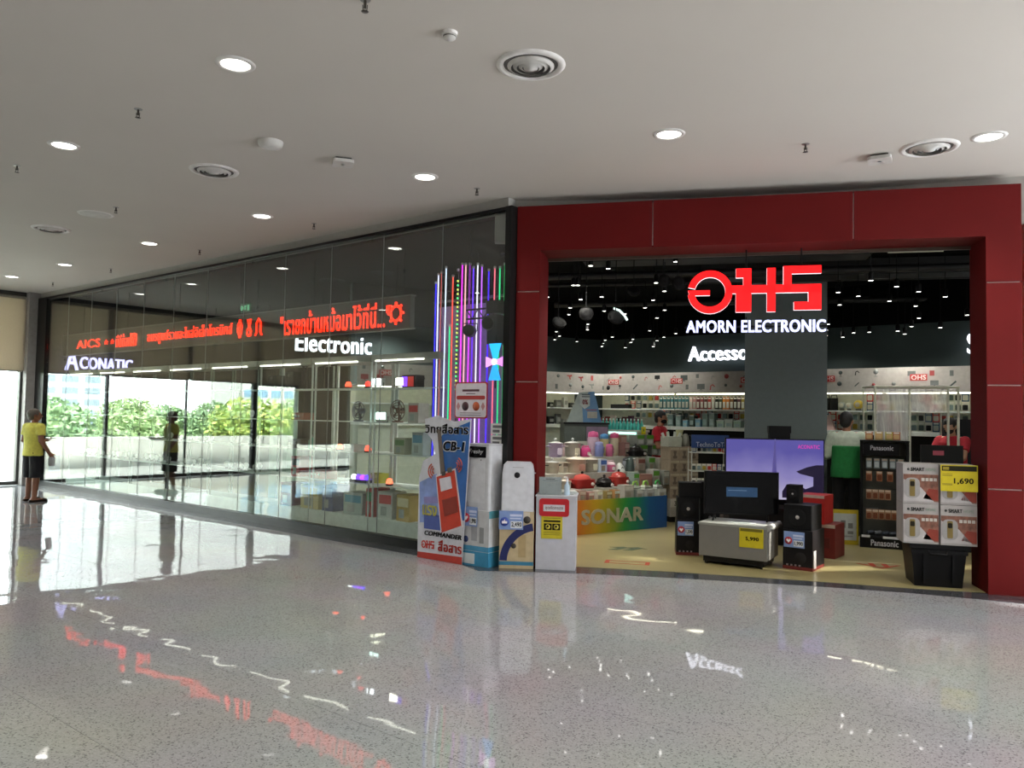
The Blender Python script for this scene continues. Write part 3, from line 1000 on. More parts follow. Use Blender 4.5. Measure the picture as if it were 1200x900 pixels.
def stand(x, li, h, label):
    t = thing('microphone_stand', label, 'stand', shelf_at(x, li), RZ_G)
    b = B(); b.cyl((0, 0, 0), 0.08, 0.015, 16); b.build('base', C('#191919'), t)
    b = B(); b.tube([(0, 0, 0.01), (0, 0, h)], 0.012, 8); b.build('pole', C('#191919', 0.35, .4), t)
    b = B(); b.tube([(-0.1, 0, h - 0.01), (0.1, 0, h + 0.02)], 0.022, 8); b.build('head', C('#141414'), t)
def fan(x, li, r, hexc, label):
    t = thing('round_fan', label, 'fan', shelf_at(x, li), RZ_G)
    b = B(); b.cyl((0, 0, 0), r * .55, 0.02, 16); b.tube([(0, 0.02, 0.01), (0, 0.02, r)], 0.014, 8); b.build('foot', C(hexc), t)
    b = B()
    for q in (1.0, .75, .5, .25): b.tube([(r * q * math.cos(i * .2618), -0.05 * (1.2 - q), r * 1.15 + r * q * math.sin(i * .2618)) for i in range(24)], 0.006, 5, closed=True)
    b.build('guard', C(hexc, 0.4), t)
    b = B()
    for i in range(5):
        c_, s_ = math.cos(i * 1.2566), math.sin(i * 1.2566)
        b.prism([(0, r * 1.15), (r * .85 * c_ - .3 * r * s_, r * 1.15 + r * .85 * s_ + .3 * r * c_), (r * .9 * c_, r * 1.15 + r * .9 * s_)], -0.004, 0.004, 'y')
    b.build('blades', C('#6a5a52'), t)
    b = B(); b.cyl((0, 0.0, r * 1.15), r * .3, 0.09, 14, axis='y'); b.build('motor', C(hexc), t)
stand(358, 4, .36, 'black microphone stand on the top shelf, left of three')
stand(378, 4, .34, 'black microphone stand on the top shelf, middle of three')
stand(392, 4, .36, 'black microphone stand on the top shelf, right of three')
def speaker_head(x, li, w, h, label):
    t = thing('speaker', label, 'speaker', shelf_at(x, li), RZ_G)
    b = B(); b.rbox(0, 0, 0, w, w * .8, h, 0.02); b.build('cabinet', C('#1c1b1a', 0.5), t)
    b = B(); b.lathe([(0.0001, -0.004), (w * .2, -0.016), (w * .34, -0.002)], 16, (0, -w * .4, h * .4), axis='y'); b.build('woofer', C('#3a3836', 0.6), t)
    b = B(); b.lathe([(0.0001, -0.012), (w * .14, -0.002)], 12, (0, -w * .4, h * .78), axis='y'); b.build('tweeter', C('#4a4846', 0.5), t)
speaker_head(323, 4, .24, .22, 'small black speaker at the left end of the top display shelf')
speaker_head(342, 4, .2, .27, 'tall black speaker on the top display shelf beside the stands')
beacon(407, 4, '#ff4a30', 3.0, 'orange red beacon on the top shelf right of the stands')
beacon(430, 4, '#ff3a30', 2.5, 'red beacon beside the bright white lamps on the top shelf')
def flood(x, li, hexc, s, label, w=.16):
    t = thing('flood_lamp', label, 'lamp', shelf_at(x, li, -0.05), RZ_G)
    b = B(); b.box(-w / 2, w / 2, -0.03, 0.04, 0.03, 0.14); b.build('housing', C('#d8d8d4'), t)
    b = B(); b.box(-w / 2 + .01, w / 2 - .01, -0.036, -0.03, 0.04, 0.13); b.build('led_panel', glow(hexc, s), t)
    b = B(); b.tube([(-w / 2 - .01, 0, .08), (-w / 2 - .01, 0, .005), (w / 2 + .01, 0, .005), (w / 2 + .01, 0, .08)], 0.006, 6); b.build('bracket', C('#303030'), t)
flood(443, 4, '#f4f8ff', 12, 'bright white flood lamp on the top shelf, left one')
flood(469, 4, '#fff6e4', 10, 'bright warm flood lamp on the top shelf, right one')
t = thing('party_light', 'purple and red lit box speaker at the right of the top shelf', 'speaker', shelf_at(483, 4), RZ_G)
b = B(); b.rbox(0, 0, 0, .28, .16, .17, .02); b.build('cabinet', C('#2a1418'), t)
b = B(); b.box(-.13, -.03, -.085, -.08, .02, .15); b.build('purple_panel', glow('#7a3cff', 2.0), t)
b = B(); b.box(-.02, .09, -.085, -.08, .02, .15); b.build('red_panel', glow('#d03a30', .6), t)
fan(420, 3, .13, '#7a7880', 'round grey desk fan on the third display shelf')
fan(466, 3, .14, '#7a5a48', 'round brown desk fan on the third display shelf')
flood(448, 3, '#dffff6', 5, 'slim bluish lamp between the two desk fans', .2)
beacon(399, 2, '#ff5a30', 3.5, 'orange beacon on the second display shelf, left one')
beacon(432, 2, '#ff4a36', 3.5, 'orange red beacon on the second display shelf, right one')
t = thing('party_light', 'violet glowing party lamp on the lowest display shelf', 'light', shelf_at(425, 1, -0.05), RZ_G)
b = B(); b.rbox(0, 0, 0, .36, .14, .04, .02); b.build('base', C('#26202c'), t)
for i, hx in enumerate(('#ffffff', '#6a3cff', '#a040ff', '#5a38ff')):
    b = B(); b.sph((-.13 + i * .09, -.02, .07), .042); b.build('lamp', glow(hx, 3.0), t)
beacon(458, 1, '#ff6a48', 3.0, 'salmon beacon on the lowest display shelf')
small_amp(416, 2, .22, .1, '#b9bdb8', 'flat silver amplifier on the second shelf beside the beacons')
small_amp(352, 2, .32, .13, '#3c3836', 'dark amplifier on the second shelf beside the green pump bottle')
small_amp(355, 3, .3, .11, '#8a4a34', 'brown wooden radio on the third shelf')
small_amp(380, 1, .4, .12, '#8c2f2c', 'red long tool case on the lowest shelf')
carton_on(356, 1, .22, .3, .25, '#9c2a28', '#3a2a2a', 'dark red carton on the lowest shelf')
carton_on(375, 0, .42, .34, .3, '#cbbf8e', '#b9a23a', 'beige carton with yellow print on the plinth')
carton_on(347, 0, .25, .34, .3, '#5a2a3a', '#3a5a8c', 'maroon and blue carton on the plinth')
carton_on(396, 0, .24, .36, .3, '#4a567c', '#9aa6c6', 'slate blue carton on the plinth')
carton_on(425, 0, .4, .3, .28, '#a9b4b0', '#4a8aa0', 'pale grey carton with teal print on the plinth')
carton_on(445, 0, .14, .38, .3, '#b84a44', '#3a8a5a', 'narrow red and green carton on the plinth')
carton_on(462, 0, .26, .36, .28, '#c9cdc8', '#c04440', 'white carton with a red band on the plinth')
carton_on(484, 0, .26, .34, .28, '#b79a50', '#d8cda0', 'ochre carton on the plinth nearest the standee')
carton_on(445, 1, .2, .13, .2, '#c3c23a', '#e0e060', 'yellow flat carton on the lowest shelf', 0.1)
carton_on(475, 2, .2, .22, .2, '#a8a894', '#6a8a5a', 'pale green carton on the second shelf')
carton_on(496, 2, .2, .3, .2, '#b8c2bf', '#5a90a8', 'pale blue carton on the second shelf beside the standee')
carton_on(490, 3, .18, .26, .2, '#b0a8a0', '#c0403c', 'white and red carton on the third shelf')
t = thing('pump_bottle', 'green and white pump bottle on the second display shelf', 'bottle', shelf_at(366, 2, -.05), RZ_G)
b = B(); b.lathe([(.05, 0), (.05, .12), (.02, .15), (.02, .17)], 12); b.build('bottle', C('#2f8f78', .3), t)
b = B(); b.tube([(0, 0, .17), (0, 0, .2), (-.04, 0, .2)], .008, 6); b.build('pump', C('#e8e8e4'), t)

# pale green translucent roller screens beside the shelves
pos = on_glass(332, 500, 1.1)
t = thing('folding_screen', 'pale green translucent panel screen standing behind the display shelves', 'screen', (pos.x, pos.y, 0.006), RZ_G)
for i in range(3):
    b = B(); b.box(-.36 + i * .25, -.12 + i * .25, -.01, .01, .1, 2.05); b.build('panel', C('#b8cfbe', .5), t)
b = B(); b.box(-.38, .4, -.012, .012, 2.05, 2.1); b.build('top_rail', C('#b9bdb8'), t)
b = B(); b.box(-.38, .4, -.1, .1, 0, .1); b.build('foot', C('#9a9a96'), t)

# coloured LED tubes beside the corner ---------------------------------------
tubes = [(511, 330, '#3a30ff', 'blue'), (514, 320, '#e8e4ff', 'white'), (518, 318, '#ff5a50', 'red'), (523, 312, '#dfe8ff', 'white'), (527, 380, '#20e090', 'green'), (531, 322, '#ff5040', 'orange red'),
         (537, 315, '#d8ff70', 'yellow green'), (542, 308, '#ff30ff', 'magenta'), (546, 308, '#ffb0b8', 'pale pink'), (551, 308, '#e040ff', 'pink violet'), (555, 312, '#6a30ff', 'violet'), (560, 308, '#f4ecff', 'white'),
         (565, 310, '#c060ff', 'lilac'), (573, 315, '#4a20ff', 'deep blue'), (580, 312, '#ff6a80', 'rose'), (586, 312, '#20d080', 'green'), (592, 308, '#30d070', 'green')]
cnt = {}
for x, y0, hx, nm in tubes:
    cnt[nm] = cnt.get(nm, 0) + 1
seen = {}
order = {1: 'leftmost', 2: 'second', 3: 'third'}
for k, (x, y0, hx, nm) in enumerate(tubes):
    top = on_glass(x, y0, .34)
    seen[nm] = seen.get(nm, 0) + 1
    lab = 'tall glowing %s LED tube beside the shop corner' % nm
    if cnt[nm] > 1: lab = 'tall glowing %s LED tube beside the shop corner, %s of its colour' % (nm, order[seen[nm]])
    t = thing('led_tube', lab, 'led tube', (top.x, top.y, 0.30), RZ_G, 'coloured LED tubes')
    h = top.z - .30
    z0 = 0.75
    if nm == 'yellow green':
        for i in range(26):
            b = B(); b.sph((0, 0, z0 + .9 + i * (h - z0 - 1.0) / 26), .014, 6, 4); b.build('led_dot', glow('#d8e860' if i % 3 else '#60ff90', 1.5), t)
        b = B(); b.tube([(0, .012, 0.0), (0, .012, h)], .008, 6); b.build('tube_body', C('#4a4a50', .3), t)
    else:
        b = B(); b.tube([(0, 0, z0), (0, 0, h - .03)], .008, 8); b.build('tube_body', glow(hx, 1.5), t)
        b = B(); b.tube([(0, 0, 0.0), (0, 0, z0)], .0105, 8); b.build('lower_sleeve', C('#8a8690', .3), t)
    b = B(); b.tube([(0, 0, h - .03), (0, 0, h)], .015, 8); b.build('end_cap', C('#d8d8d8'), t)
mid = on_glass(553, 400, .40)
t = thing('tube_rack', 'grey rack that carries the coloured LED tubes', 'rack', (mid.x, mid.y, 0.006), RZ_G)
for z in (0.27, 3.05):
    b = B(); b.box(-.66, .52, -.02, .02, z, z + .025); b.build('rail', C('#55525a', .4, .5), t)
b = B(); b.box(-.66, .52, -.14, .2, 0, .27); b.build('plinth', C('#3c3a40', .5), t)
for sx in (-.65, .51):
    b = B(); b.box(sx - .012, sx + .012, .0, .025, .27, 3.2); b.build('post', C('#55525a', .4, .5), t)
b = B(); b.box(-.64, .5, .03, .045, .8, 3.0); b.build('backing_sheet', C('#9484a8', .3), t)

# truss with stage lamps near the corner
p = on_glass(572, 372, .2)
t = thing('stage_truss', 'short black truss hanging in the corner with stage lamps', 'truss', p, RZ_G)
for z in (0.0, .11):
    b = B(); b.tube([(-.34, 0, z), (.1, 0, z)], .012, 6); b.build('chord', C('#1a1a1c', .4), t)
for i in range(5):
    b = B(); b.tube([(-.34 + i * .09, 0, 0 if i % 2 else .11), (-.25 + i * .09, 0, .11 if i % 2 else 0)], .007, 5); b.build('brace', C('#1a1a1c', .4), t)
b = B(); b.rbox(.09, .03, .04, .2, .16, .15, .03); b.build('control_box', C('#1c1c1e', .4), t)
b = B(); b.rbox(.1, .03, -.32, .17, .16, .34, .02); b.build('grey_box', C('#3a3a3c', .5), t)
b = B(); b.tube([(-.3, 0, .11), (-.3, 0, 3.9 - p.z)], .006, 5); b.build('hanger_rod', C('#202022'), t)
for x, y, lab in ((551, 388, 'black stage lamp hanging at the left end of the truss'), (573, 380, 'black stage lamp hanging beside the grey box of the truss')):
    q = on_glass(x, y, .16)
    t = thing('stage_lamp', lab, 'stage lamp', q, RZ_G + .5)
    b = B(); b.lathe([(.07, -.1), (.075, .02), (.05, .1), (.0001, .12)], 14, axis='y'); b.build('can', C('#131315', .4), t)
    b = B(); b.lathe([(.0001, -.09), (.065, -.09)], 14, axis='y', caps=False); b.build('lens', C('#2a2a34', .1), t)
    b = B(); b.tube([(-.085, 0, 0), (-.085, 0, .09), (.085, 0, .09), (.085, 0, 0)], .007, 5); b.tube([(0, 0, .09), (0, .02, .13)], .008, 5); b.build('yoke', C('#19191b'), t)

# pinwheel light on the glass
p = on_glass(580, 424, .06)
t = thing('pinwheel_light', 'glowing blue and pink four-bladed pinwheel light in the corner', 'light', p, RZ_G)
for i, hx in enumerate(('#f090ff', '#28b4ff', '#f8a0ff', '#28a0ff')):
    a = i * math.pi / 2
    L = .21 if i % 2 else .13
    c_, s_ = math.cos(a), math.sin(a)
    def pr2(r, o): return (r * c_ - o * s_, r * s_ + o * c_)
    b = B(); b.prism([pr2(.02, -.02), pr2(L, -.085 if i % 2 else -.06), pr2(L, .085 if i % 2 else .06), pr2(.02, .02)], -.008, .008, 'y'); b.build('blade', glow(hx, 1.6), t)
b = B(); b.cyl((0, -.02, 0), .035, .04, 12, axis='y'); b.build('hub', glow('#ffffff', 3.0), t)
b = B(); b.box(-.006, .006, .008, .02, -.3, .3); b.build('mount_bar', C('#303034'), t)

# notice board on the outside of the glass
def gdecal(t, off, x0, x1, y0, y1, mat, nm, base, th=.002):
    """flat piece on a glass-parallel face, given by picture columns and rows measured at that face"""
    a = on_glass(x0, y0, off); c = on_glass(x1, y1, off)
    l0 = -(a - base).dot(gu); l1 = -(c - base).dot(gu)
    b = B(); b.box(min(l0, l1), max(l0, l1), -th, 0.0, min(a.z, c.z) - base.z, max(a.z, c.z) - base.z)
    return b.build(nm, mat, t)
p = on_glass(552, 469, -.012); 
t = thing('notice_board', 'white rounded notice with two round pictures stuck on the glass', 'notice', p, RZ_G)
b = B(); b.rbox(0, 0, -.004, .5, .42, .008, .03, axis='y'); b.build('red_edge', C('#b03038', .5), t)
b = B(); b.rbox(0, 0, -.007, .47, .39, .004, .03, axis='y'); b.build('board', C('#d6d0d6', .5), t)
b = B(); b.rbox(0, .03, -.009, .44, .045, .003, .02, axis='y'); b.build('red_band', C('#a83a38', .5), t)
for sx, hx in ((-.08, '#4a2a30'), (.085, '#b4552f')):
    b = B(); b.lathe([(.0001, -.009), (.052, -.009), (.052, -.007)], 20, (sx, 0, -.07), axis='y'); b.build('round_picture', C(hx, .5), t)
for sx in (-.19, .19):
    b = B(); b.prism([(sx - .03, -.07), (sx, -.02), (sx + .03, -.07), (sx, -.12)], -.0095, -.007, 'y'); b.build('corner_mark', C('#c08a8c', .5), t)
b = B(); b.box(-.13, .13, -.009, -.007, .1, .125); b.build('heading', C('#55323c'), t)
b = B(); b.box(-.07, .07, -.009, -.007, .07, .08); b.build('subheading', C('#6a5a60'), t)
for z in (-.15, -.175):
    b = B(); b.box(-.16, .16, -.009, -.007, z, z + .006); b.build('text_line', C('#6a5a60'), t)
p = on_glass(584, 510, -.012)
t = thing('price_sheet', 'white price sheets taped to the glass beside the red jamb', 'paper', p, RZ_G)
for z in (.01, -.12):
    s_ = B().box(-.11, .11, -.003, 0, z, z + .12).build('sheet', C('#cfd0cc'), t)
    B().box(-.08, .08, -.0045, -.003, z + .07, z + .1).build('print_line', C('#6a6a6c'), s_)
    B().box(-.08, .02, -.0045, -.003, z + .02, z + .05).build('print_line', C('#6a6a6c'), s_)

# ================================================================== GOODS IN FRONT OF THE ENTRANCE
# standee of a radio set
SB = -.37
base = on_glass(515, 657, SB); base.z = 0.003
t = thing('standee', 'cut-out advertising standee of an orange CB-1 radio before the glass', 'standee', base, RZ_G)
def sx_(x, y, off=SB):
    q = on_glass(x, y, off); return (-(q - base).dot(gu), max(0.0, q.z - base.z))
def spoly(pts, y0, y1, mat, nm):
    b = B(); b.prism([sx_(*p) for p in pts][::-1], y0, y1, 'y'); return b.build(nm, mat, t)
spoly([(489, 655), (490, 600), (491, 560), (496, 540), (510, 532), (506, 515), (499, 506), (498, 491), (513, 487), (532, 494), (552, 491), (547, 570), (541, 663)], 0.0, .008, C('#c9cbd2', .5), 'board')
spoly([(517, 511), (525, 505), (551, 494), (546.5, 570), (544, 610), (519, 610)], -.002, 0, pm('print_blue', '#2a62a8', .45, noise=.25, scale=4), 'blue_print')
spoly([(492, 565), (512, 555), (516, 612), (492, 612)], -.002, 0, pm('print_sky', '#7f93c8', .45, noise=.3, scale=6), 'sky_print')
spoly([(497, 603), (515, 604), (518, 622), (497, 619)], -.004, -.002, C('#4a5a9c'), 'dark_panel')
spoly([(497, 582), (514, 582), (514, 590), (497, 590)], -.004, -.002, C('#8a84b8'), 'lilac_panel')
spoly([(489.5, 646), (541.5, 653), (541, 663), (489, 655)], -.003, 0, C('#b03428', .5), 'red_footer')
spoly([(513, 503), (517, 505), (522, 553), (517, 556)], -.010, -.004, C('#6a5f58', .5), 'antenna')
rad = spoly([(512.5, 559), (533, 551), (541, 616), (518.5, 624)], -.014, -.004, C('#c4402a', .45), 'radio_body')
b = B(); b.prism([sx_(*p) for p in [(511, 557), (534, 548.5), (543, 618), (517, 626.5)]][::-1], -.005, -.0025, 'y'); b.build('white_outline', C('#dcdce0'), t)
for pts, hx, nm in (([(516, 561), (529, 558), (531, 572), (518, 576)], '#d4d2da', 'screen'), ([(519, 586), (536, 581), (538, 600), (522, 605)], '#8a3226', 'keypad'), ([(525, 549), (530, 547), (531, 553), (526, 554)], '#5a5a54', 'knob'), ([(519, 553), (523, 552), (523, 557), (519, 558)], '#4a4440', 'small_knob')):
    b = B(); b.prism([sx_(*p) for p in pts][::-1], -.018, -.012, 'y'); b.build(nm, C(hx, .4), rad)
for (cx, cy, sgn) in ((510, 552, -1), (534, 545, 1)):
    for r_ in (3.5, 6.5, 9.5):
        pts = []
        for i in range(7):
            an = math.radians(-60 + 20 * i)
            pts.append(sx_(cx + sgn * r_ * .8 * math.cos(an), cy + r_ * math.sin(an)))
        b = B(); b.tube([(p[0], -.005, p[1]) for p in pts], .008, 5); b.build('wave_arc', C('#c8604a'), t)
def stext(body, x0, x1, y, h, mat, y_=-.006, bold=.02, slant=0.0):
    a = sx_(x0, y); c = sx_(x1, y + (x1 - x0) * .0)
    o = letter(body, mat, t, ((a[0] + c[0]) / 2, y_, (a[1] + c[1]) / 2), c[0] - a[0], h, .002, bold, slant)
    return o
stext('วิทยุสื่อสาร', 499, 549, 504, .15, C('#d8dade'), -.003, .06)
stext('วิทยุสื่อสาร', 499, 549, 504, .14, C('#1c1c24'), -.007, .03)
stext('CB-1', 520, 545, 523, .115, C('#d8dade'), -.005, .07, .15)
stext('CB-1', 520.5, 544.5, 523, .10, C('#1c1c24'), -.009, .03, .15)
stext('แรง', 496, 512, 598, .11, C('#d6cf6a'), -.008, .03)
stext('COMMANDER', 498, 541, 627, .05, C('#25252a'), -.006, .035, .2)
stext('สื่อสาร', 514, 541, 641, .12, C('#c0392f'), -.006, .03)
# little red emblem on the standee
eb = sx_(501.5, 638)
b = B()
def ep2(x, y): return (eb[0] + (x - 620) * .00022, eb[1] - (y - 240) * .00028)
for nm, polys in strokes.items():
    if nm == 'ring_stroke':
        for i in range(len(o_) - 1): b.prism([ep2(*k) for k in (o_[i], o_[i + 1], q_[i + 1], q_[i])], -.006, -.001, 'y')
    else:
        for pl in polys: b.prism([ep2(*k) for k in pl], -.006, -.001, 'y')
b.build('red_emblem', C('#c0392f'), t)
b = B(); b.prism([(0.008, 0), (.26, 0), (.008, .9)], -.005, .005, 'x'); b.build('rear_strut', C('#a8a49c'), t)

def price_tag(t, x, y, z, w, h, price, icon, hexc='#7b93c4', rz=0.0):
    """small shelf card with an icon and a price, facing -Y"""
    c = link('price_tag', None, t, (x, y, z), rz)
    b = B(); b.box(-w / 2, w / 2, -.003, 0, -h / 2, h / 2); b.build('card', C(hexc, .4), c)
    b = B(); b.box(-w * .02, w * .45, -.0045, -.003, -h * .42, -h * .05); b.build('white_field', C('#d4d8dc', .4), c)
    b = B(); b.lathe([(.0001, -.0055), (h * .24, -.0055), (h * .24, -.003)], 18, (-w * .27, 0, -h * .08), axis='y'); b.build('icon_disc', C('#b03040' if icon == 'heart' else '#3a50a4', .4), c)
    b = B()
    r = h * .14; cx, cz = -w * .27, -h * .08
    if icon == 'heart':
        b.prism([(cx, cz - r), (cx + r, cz + r * .2), (cx + r * .6, cz + r * .8), (cx, cz + r * .35), (cx - r * .6, cz + r * .8), (cx - r, cz + r * .2)], -.007, -.0055, 'y')
    else:
        b.prism([(cx - r, cz - r * .7), (cx + r, cz - r * .7), (cx + r, cz + r * .1), (cx + r * .2, cz + r * .2), (cx + r * .1, cz + r), (cx - r * .3, cz + r * .3), (cx - r, cz + r * .2)], -.007, -.0055, 'y')
    b.build('icon', C('#e8e6ea'), c)
    letter(price, C('#1a1a20'), c, (w * .22, -.005, -h * .235), w * .4, h * .26, .001, .03, name='price')
    b = B(); b.box(-w * .05, w * .45, -.0045, -.003, h * .2, h * .32); b.build('text_bar', C('#c2cbe4'), c)
    b = B(); b.box(-w * .05, w * .4, -.0045, -.003, h * .06, h * .13); b.build('text_bar', C('#c2cbe4'), c)
    return c

# white tower air cooler on its carton
f0 = Vector((-.525, 8.706, 0)); f1 = Vector((-.219, 8.492, 0))
cbase = (f0 + f1) / 2; rz1 = math.atan2(f1.y - f0.y, f1.x - f0.x); W1_ = (f1 - f0).length
inw = Vector((-math.sin(rz1), math.cos(rz1), 0))
c0 = cbase + inw * .16
t = thing('product_carton', 'white and blue appliance carton under the tower air cooler', 'box', (c0.x, c0.y, .003), rz1)
H1 = .60
b = B(); b.cb(0, 0, 0, W1_, .32, H1); b.build('box', C('#bcbec0', .6), t)
for z0, z1, hx, nm in ((.16, .215, '#4a90b4', 'blue_band'), (0, .155, '#3a8ab0', 'blue_foot')):
    B().box(-W1_ / 2, W1_ / 2, -.162, -.16, z0, z1).build(nm, C(hx, .5), t)
    B().box(W1_ / 2, W1_ / 2 + .002, -.16, .16, z0, z1).build(nm, C('#2f7a9c', .5), t)
B().box(-.16, .0, -.164, -.162, .02, .13).build('white_label', C('#c8d2d4'), t)
B().box(-.05, .03, -.162, -.16, .27, .44).build('cooler_picture', C('#9a9ca0'), t)
b = B(); b.lathe([(.0001, -.163), (.035, -.163), (.035, -.16)], 16, (-.125, 0, .28), axis='y'); b.build('round_seal', C('#33406e'), t)
B().box(.06, .12, -.162, -.16, .25, .42).build('spec_column', C('#8c8e90'), t)
B().box(W1_ / 2, W1_ / 2 + .002, -.16, .16, .52, .6).build('teal_edge', C('#4a8a98'), t)
price_tag(t, -.06, -.175, .53, .2, .21, '1,990', 'heart')
top = Vector((c0.x, c0.y, H1 + .003))
t = thing('air_cooler', 'white tower air cooler with a black top panel on its carton', 'air cooler', top - inw * .03, rz1)
b = B(); b.rbox(0.0, .02, 0, .33, .26, .70, .03); b.build('body', C('#c4c6ca', .4), t)
b = B(); b.rbox(0.0, .02, .70, .335, .265, .02, .03); b.build('top_cap', C('#b4b6ba', .4), t)
B().box(-.155, .115, -.114, -.11, .57, .69).build('black_panel', C('#1e1e22', .25), t)
letter('Freshy', C('#c8c8cc'), t, (-.02, -.1145, .63), .2, .06, .001, .0, .3)
b = B(); b.box(-.14, .1, -.113, -.11, .08, .54); b.build('front_door', C('#ccced2', .35), t)
b = B(); b.lathe([(.0001, -.116), (.01, -.116), (.01, -.11)], 10, (.05, 0, .545), axis='y'); b.build('badge', C('#8a8a8e'), t)
# white purifier on its beige carton
f0 = Vector((-.105, 8.5, 0)); f1 = Vector((.262, 8.48, 0))
rz2 = math.atan2(f1.y - f0.y, f1.x - f0.x); W2 = (f1 - f0).length
inw2 = Vector((-math.sin(rz2), math.cos(rz2), 0))
c0 = (f0 + f1) / 2 + inw2 * .085
t = thing('product_carton', 'beige appliance carton with a blue curve under the white purifier', 'box', (c0.x, c0.y, .003), rz2)
b = B(); b.cb(0, .0, 0, W2, .17, .605); b.build('box', C('#b7a684', .6), t)
B().box(-W2 / 2, W2 / 2, -.087, -.085, .035, .075).build('blue_band', C('#3a7a98', .5), t)
o, q = ering(.26, .05, .42, .34, 100, 178, 14)
b = B()
for i in range(14): b.prism([(p[0], p[1]) for p in (o[i], o[i + 1], q[i + 1], q[i])], -.088, -.085, 'y')
bb = b.build('blue_curve', C('#232a5c', .5), t); bb.location = (-.02, 0, .02)
for sx, z in ((-.03, .24), (.11, .52)):
    b = B(); b.lathe([(.0001, -.089), (.028 if z < .4 else .04, -.089), (.028 if z < .4 else .04, -.085)], 14, (sx, 0, z), axis='y'); b.build('dark_roundel', C('#3f3a34'), t)
B().box(.02, .1, -.087, -.085, .12, .36).build('line_drawing', C('#a8946c'), t)
B().box(.05, .14, -.088, -.085, .5, .6).build('white_sticker', C('#c6bcac'), t)
price_tag(t, -.06, -.1, .515, .26, .2, '2,490', 'thumb')
t = thing('air_purifier', 'white air purifier with a dark round badge beside the red jamb', 'purifier', (c0.x + .005, c0.y, .608), rz2)
b = B()
prof = [(-.175, 0), (.175, 0), (.172, .42), (.158, .5), (.13, .53), (-.13, .53), (-.158, .5), (-.172, .42)]
b.prism(prof, -.075, .075, 'y'); b.build('body', C('#c6c8ce', .35), t)
b = B(); b.prism([(x * .95, z * .985 + .003) for x, z in prof], -.083, -.075, 'y'); b.build('front_cover', C('#ccced4', .3), t)
b = B(); b.lathe([(.0001, -.087), (.03, -.087), (.032, -.083)], 18, (-.01, 0, .39), axis='y'); b.build('badge', C('#33343a', .3), t)
B().box(-.06, .06, -.085, -.083, .47, .475).build('brand_line', C('#8a8c92'), t)
# white registration box
f0 = Vector((.285, 8.482, 0)); f1 = Vector((.705, 8.43, 0))
rz3 = math.atan2(f1.y - f0.y, f1.x - f0.x); W3 = (f1 - f0).length
inw3 = Vector((-math.sin(rz3), math.cos(rz3), 0)); ax3 = Vector((math.cos(rz3), math.sin(rz3), 0))
KH = .775
c0 = (f0 + f1) / 2 + inw3 * .2
t = thing('registration_box', 'white box stand with a red sign and a yellow notice at the entrance', 'stand', (c0.x, c0.y, .003), rz3)
b = B(); b.cb(0, 0, 0, W3, .40, KH); b.build('white_box', pm('white_card', '#b9bac2', .6, noise=.05), t)
b = B(); b.cb(0, 0, KH, W3 + .02, .42, .012); b.build('box_lid', C('#bfc0c6', .5), t)
b = B(); b.rbox(-.02, KH - .115, -.208, .32, .19, .006, .03, axis='y'); b.build('red_sign', C('#b32028', .5), t)
B().box(-.135, .095, -.211, -.208, KH - .155, KH - .085).build('white_strip', C('#c8c6cc'), t)
letter('จุดคัดกรอง', C('#6a2a30'), t, (-.02, -.2115, KH - .12), .19, .045, .001, .015)
B().box(-.155, .07, -.206, -.2, .33, .565).build('yellow_notice', C('#c2b42c', .5), t)
for z0, z1, nm in ((.505, .525, 'heading'), (.37, .373, 'text_line'), (.385, .388, 'text_line'), (.4, .403, 'text_line'), (.545, .549, 'text_line')):
    B().box(-.13, .05, -.2075, -.206, z0, z1).build(nm, C('#35320e'), t)
for sx in (-.085, .005):
    B().box(sx - .042, sx + .042, -.2075, -.206, .42, .49).build('picture_field', C('#35320e'), t)
    b = B(); b.lathe([(.0001, -.209), (.026, -.209), (.026, -.2075)], 14, (sx, 0, .455), axis='y'); b.build('face_icon', C('#b5a93a'), t)
    b = B(); b.lathe([(.0001, -.2105), (.012, -.2105), (.012, -.209)], 10, (sx, 0, .46), axis='y'); b.build('head_icon', C('#2a280c'), t)
q = c0 + inw3 * -.12 + ax3 * -.07
t = thing('acrylic_stand', 'clear acrylic card holder with a white card on the registration box', 'card holder', (q.x, q.y, KH + .015), rz3)
B().box(-.12, .12, -.002, .002, 0, .19).build('card', C('#b4b4bc', .5), t)
B().box(-.125, .125, -.006, -.004, 0, .195).build('acrylic_front', M_GLASS, t)
B().box(-.05, .05, -.0035, -.002, .165, .172).build('heading', C('#4a4a50'), t)
B().box(-.08, .08, -.0035, -.002, .15, .153).build('text_line', C('#4a4a50'), t)
B().box(-.125, .125, -.03, .03, -.0025, .0).build('foot', M_GLASS, t)
q = c0 + inw3 * -.12 + ax3 * .11
t = thing('sanitizer_bottle', 'small pump bottle of hand gel on the registration box', 'bottle', (q.x, q.y, KH + .015), rz3)
b = B(); b.lathe([(.028, 0), (.03, .01), (.03, .10), (.014, .13), (.014, .145)], 14); b.build('bottle', C('#b9cfe0', .15), t)
b = B(); b.cyl((0, 0, .145), .012, .03, 10); b.tube([(0, 0, .175), (0, 0, .195), (-.035, -.01, .19)], .006, 6); b.build('pump', C('#dcdce0'), t)
q = c0 + inw3 * .06 + ax3 * .12
t = thing('paper_stack', 'loose white papers on the registration box', 'paper', (q.x, q.y, KH + .015), rz3)
for k in range(3):
    o = B().cb(0, 0, k * .012, .16, .2, .01).build('sheet_pad', C('#c6cac6'), t); o.rotation_euler.z = k * .2 - .2

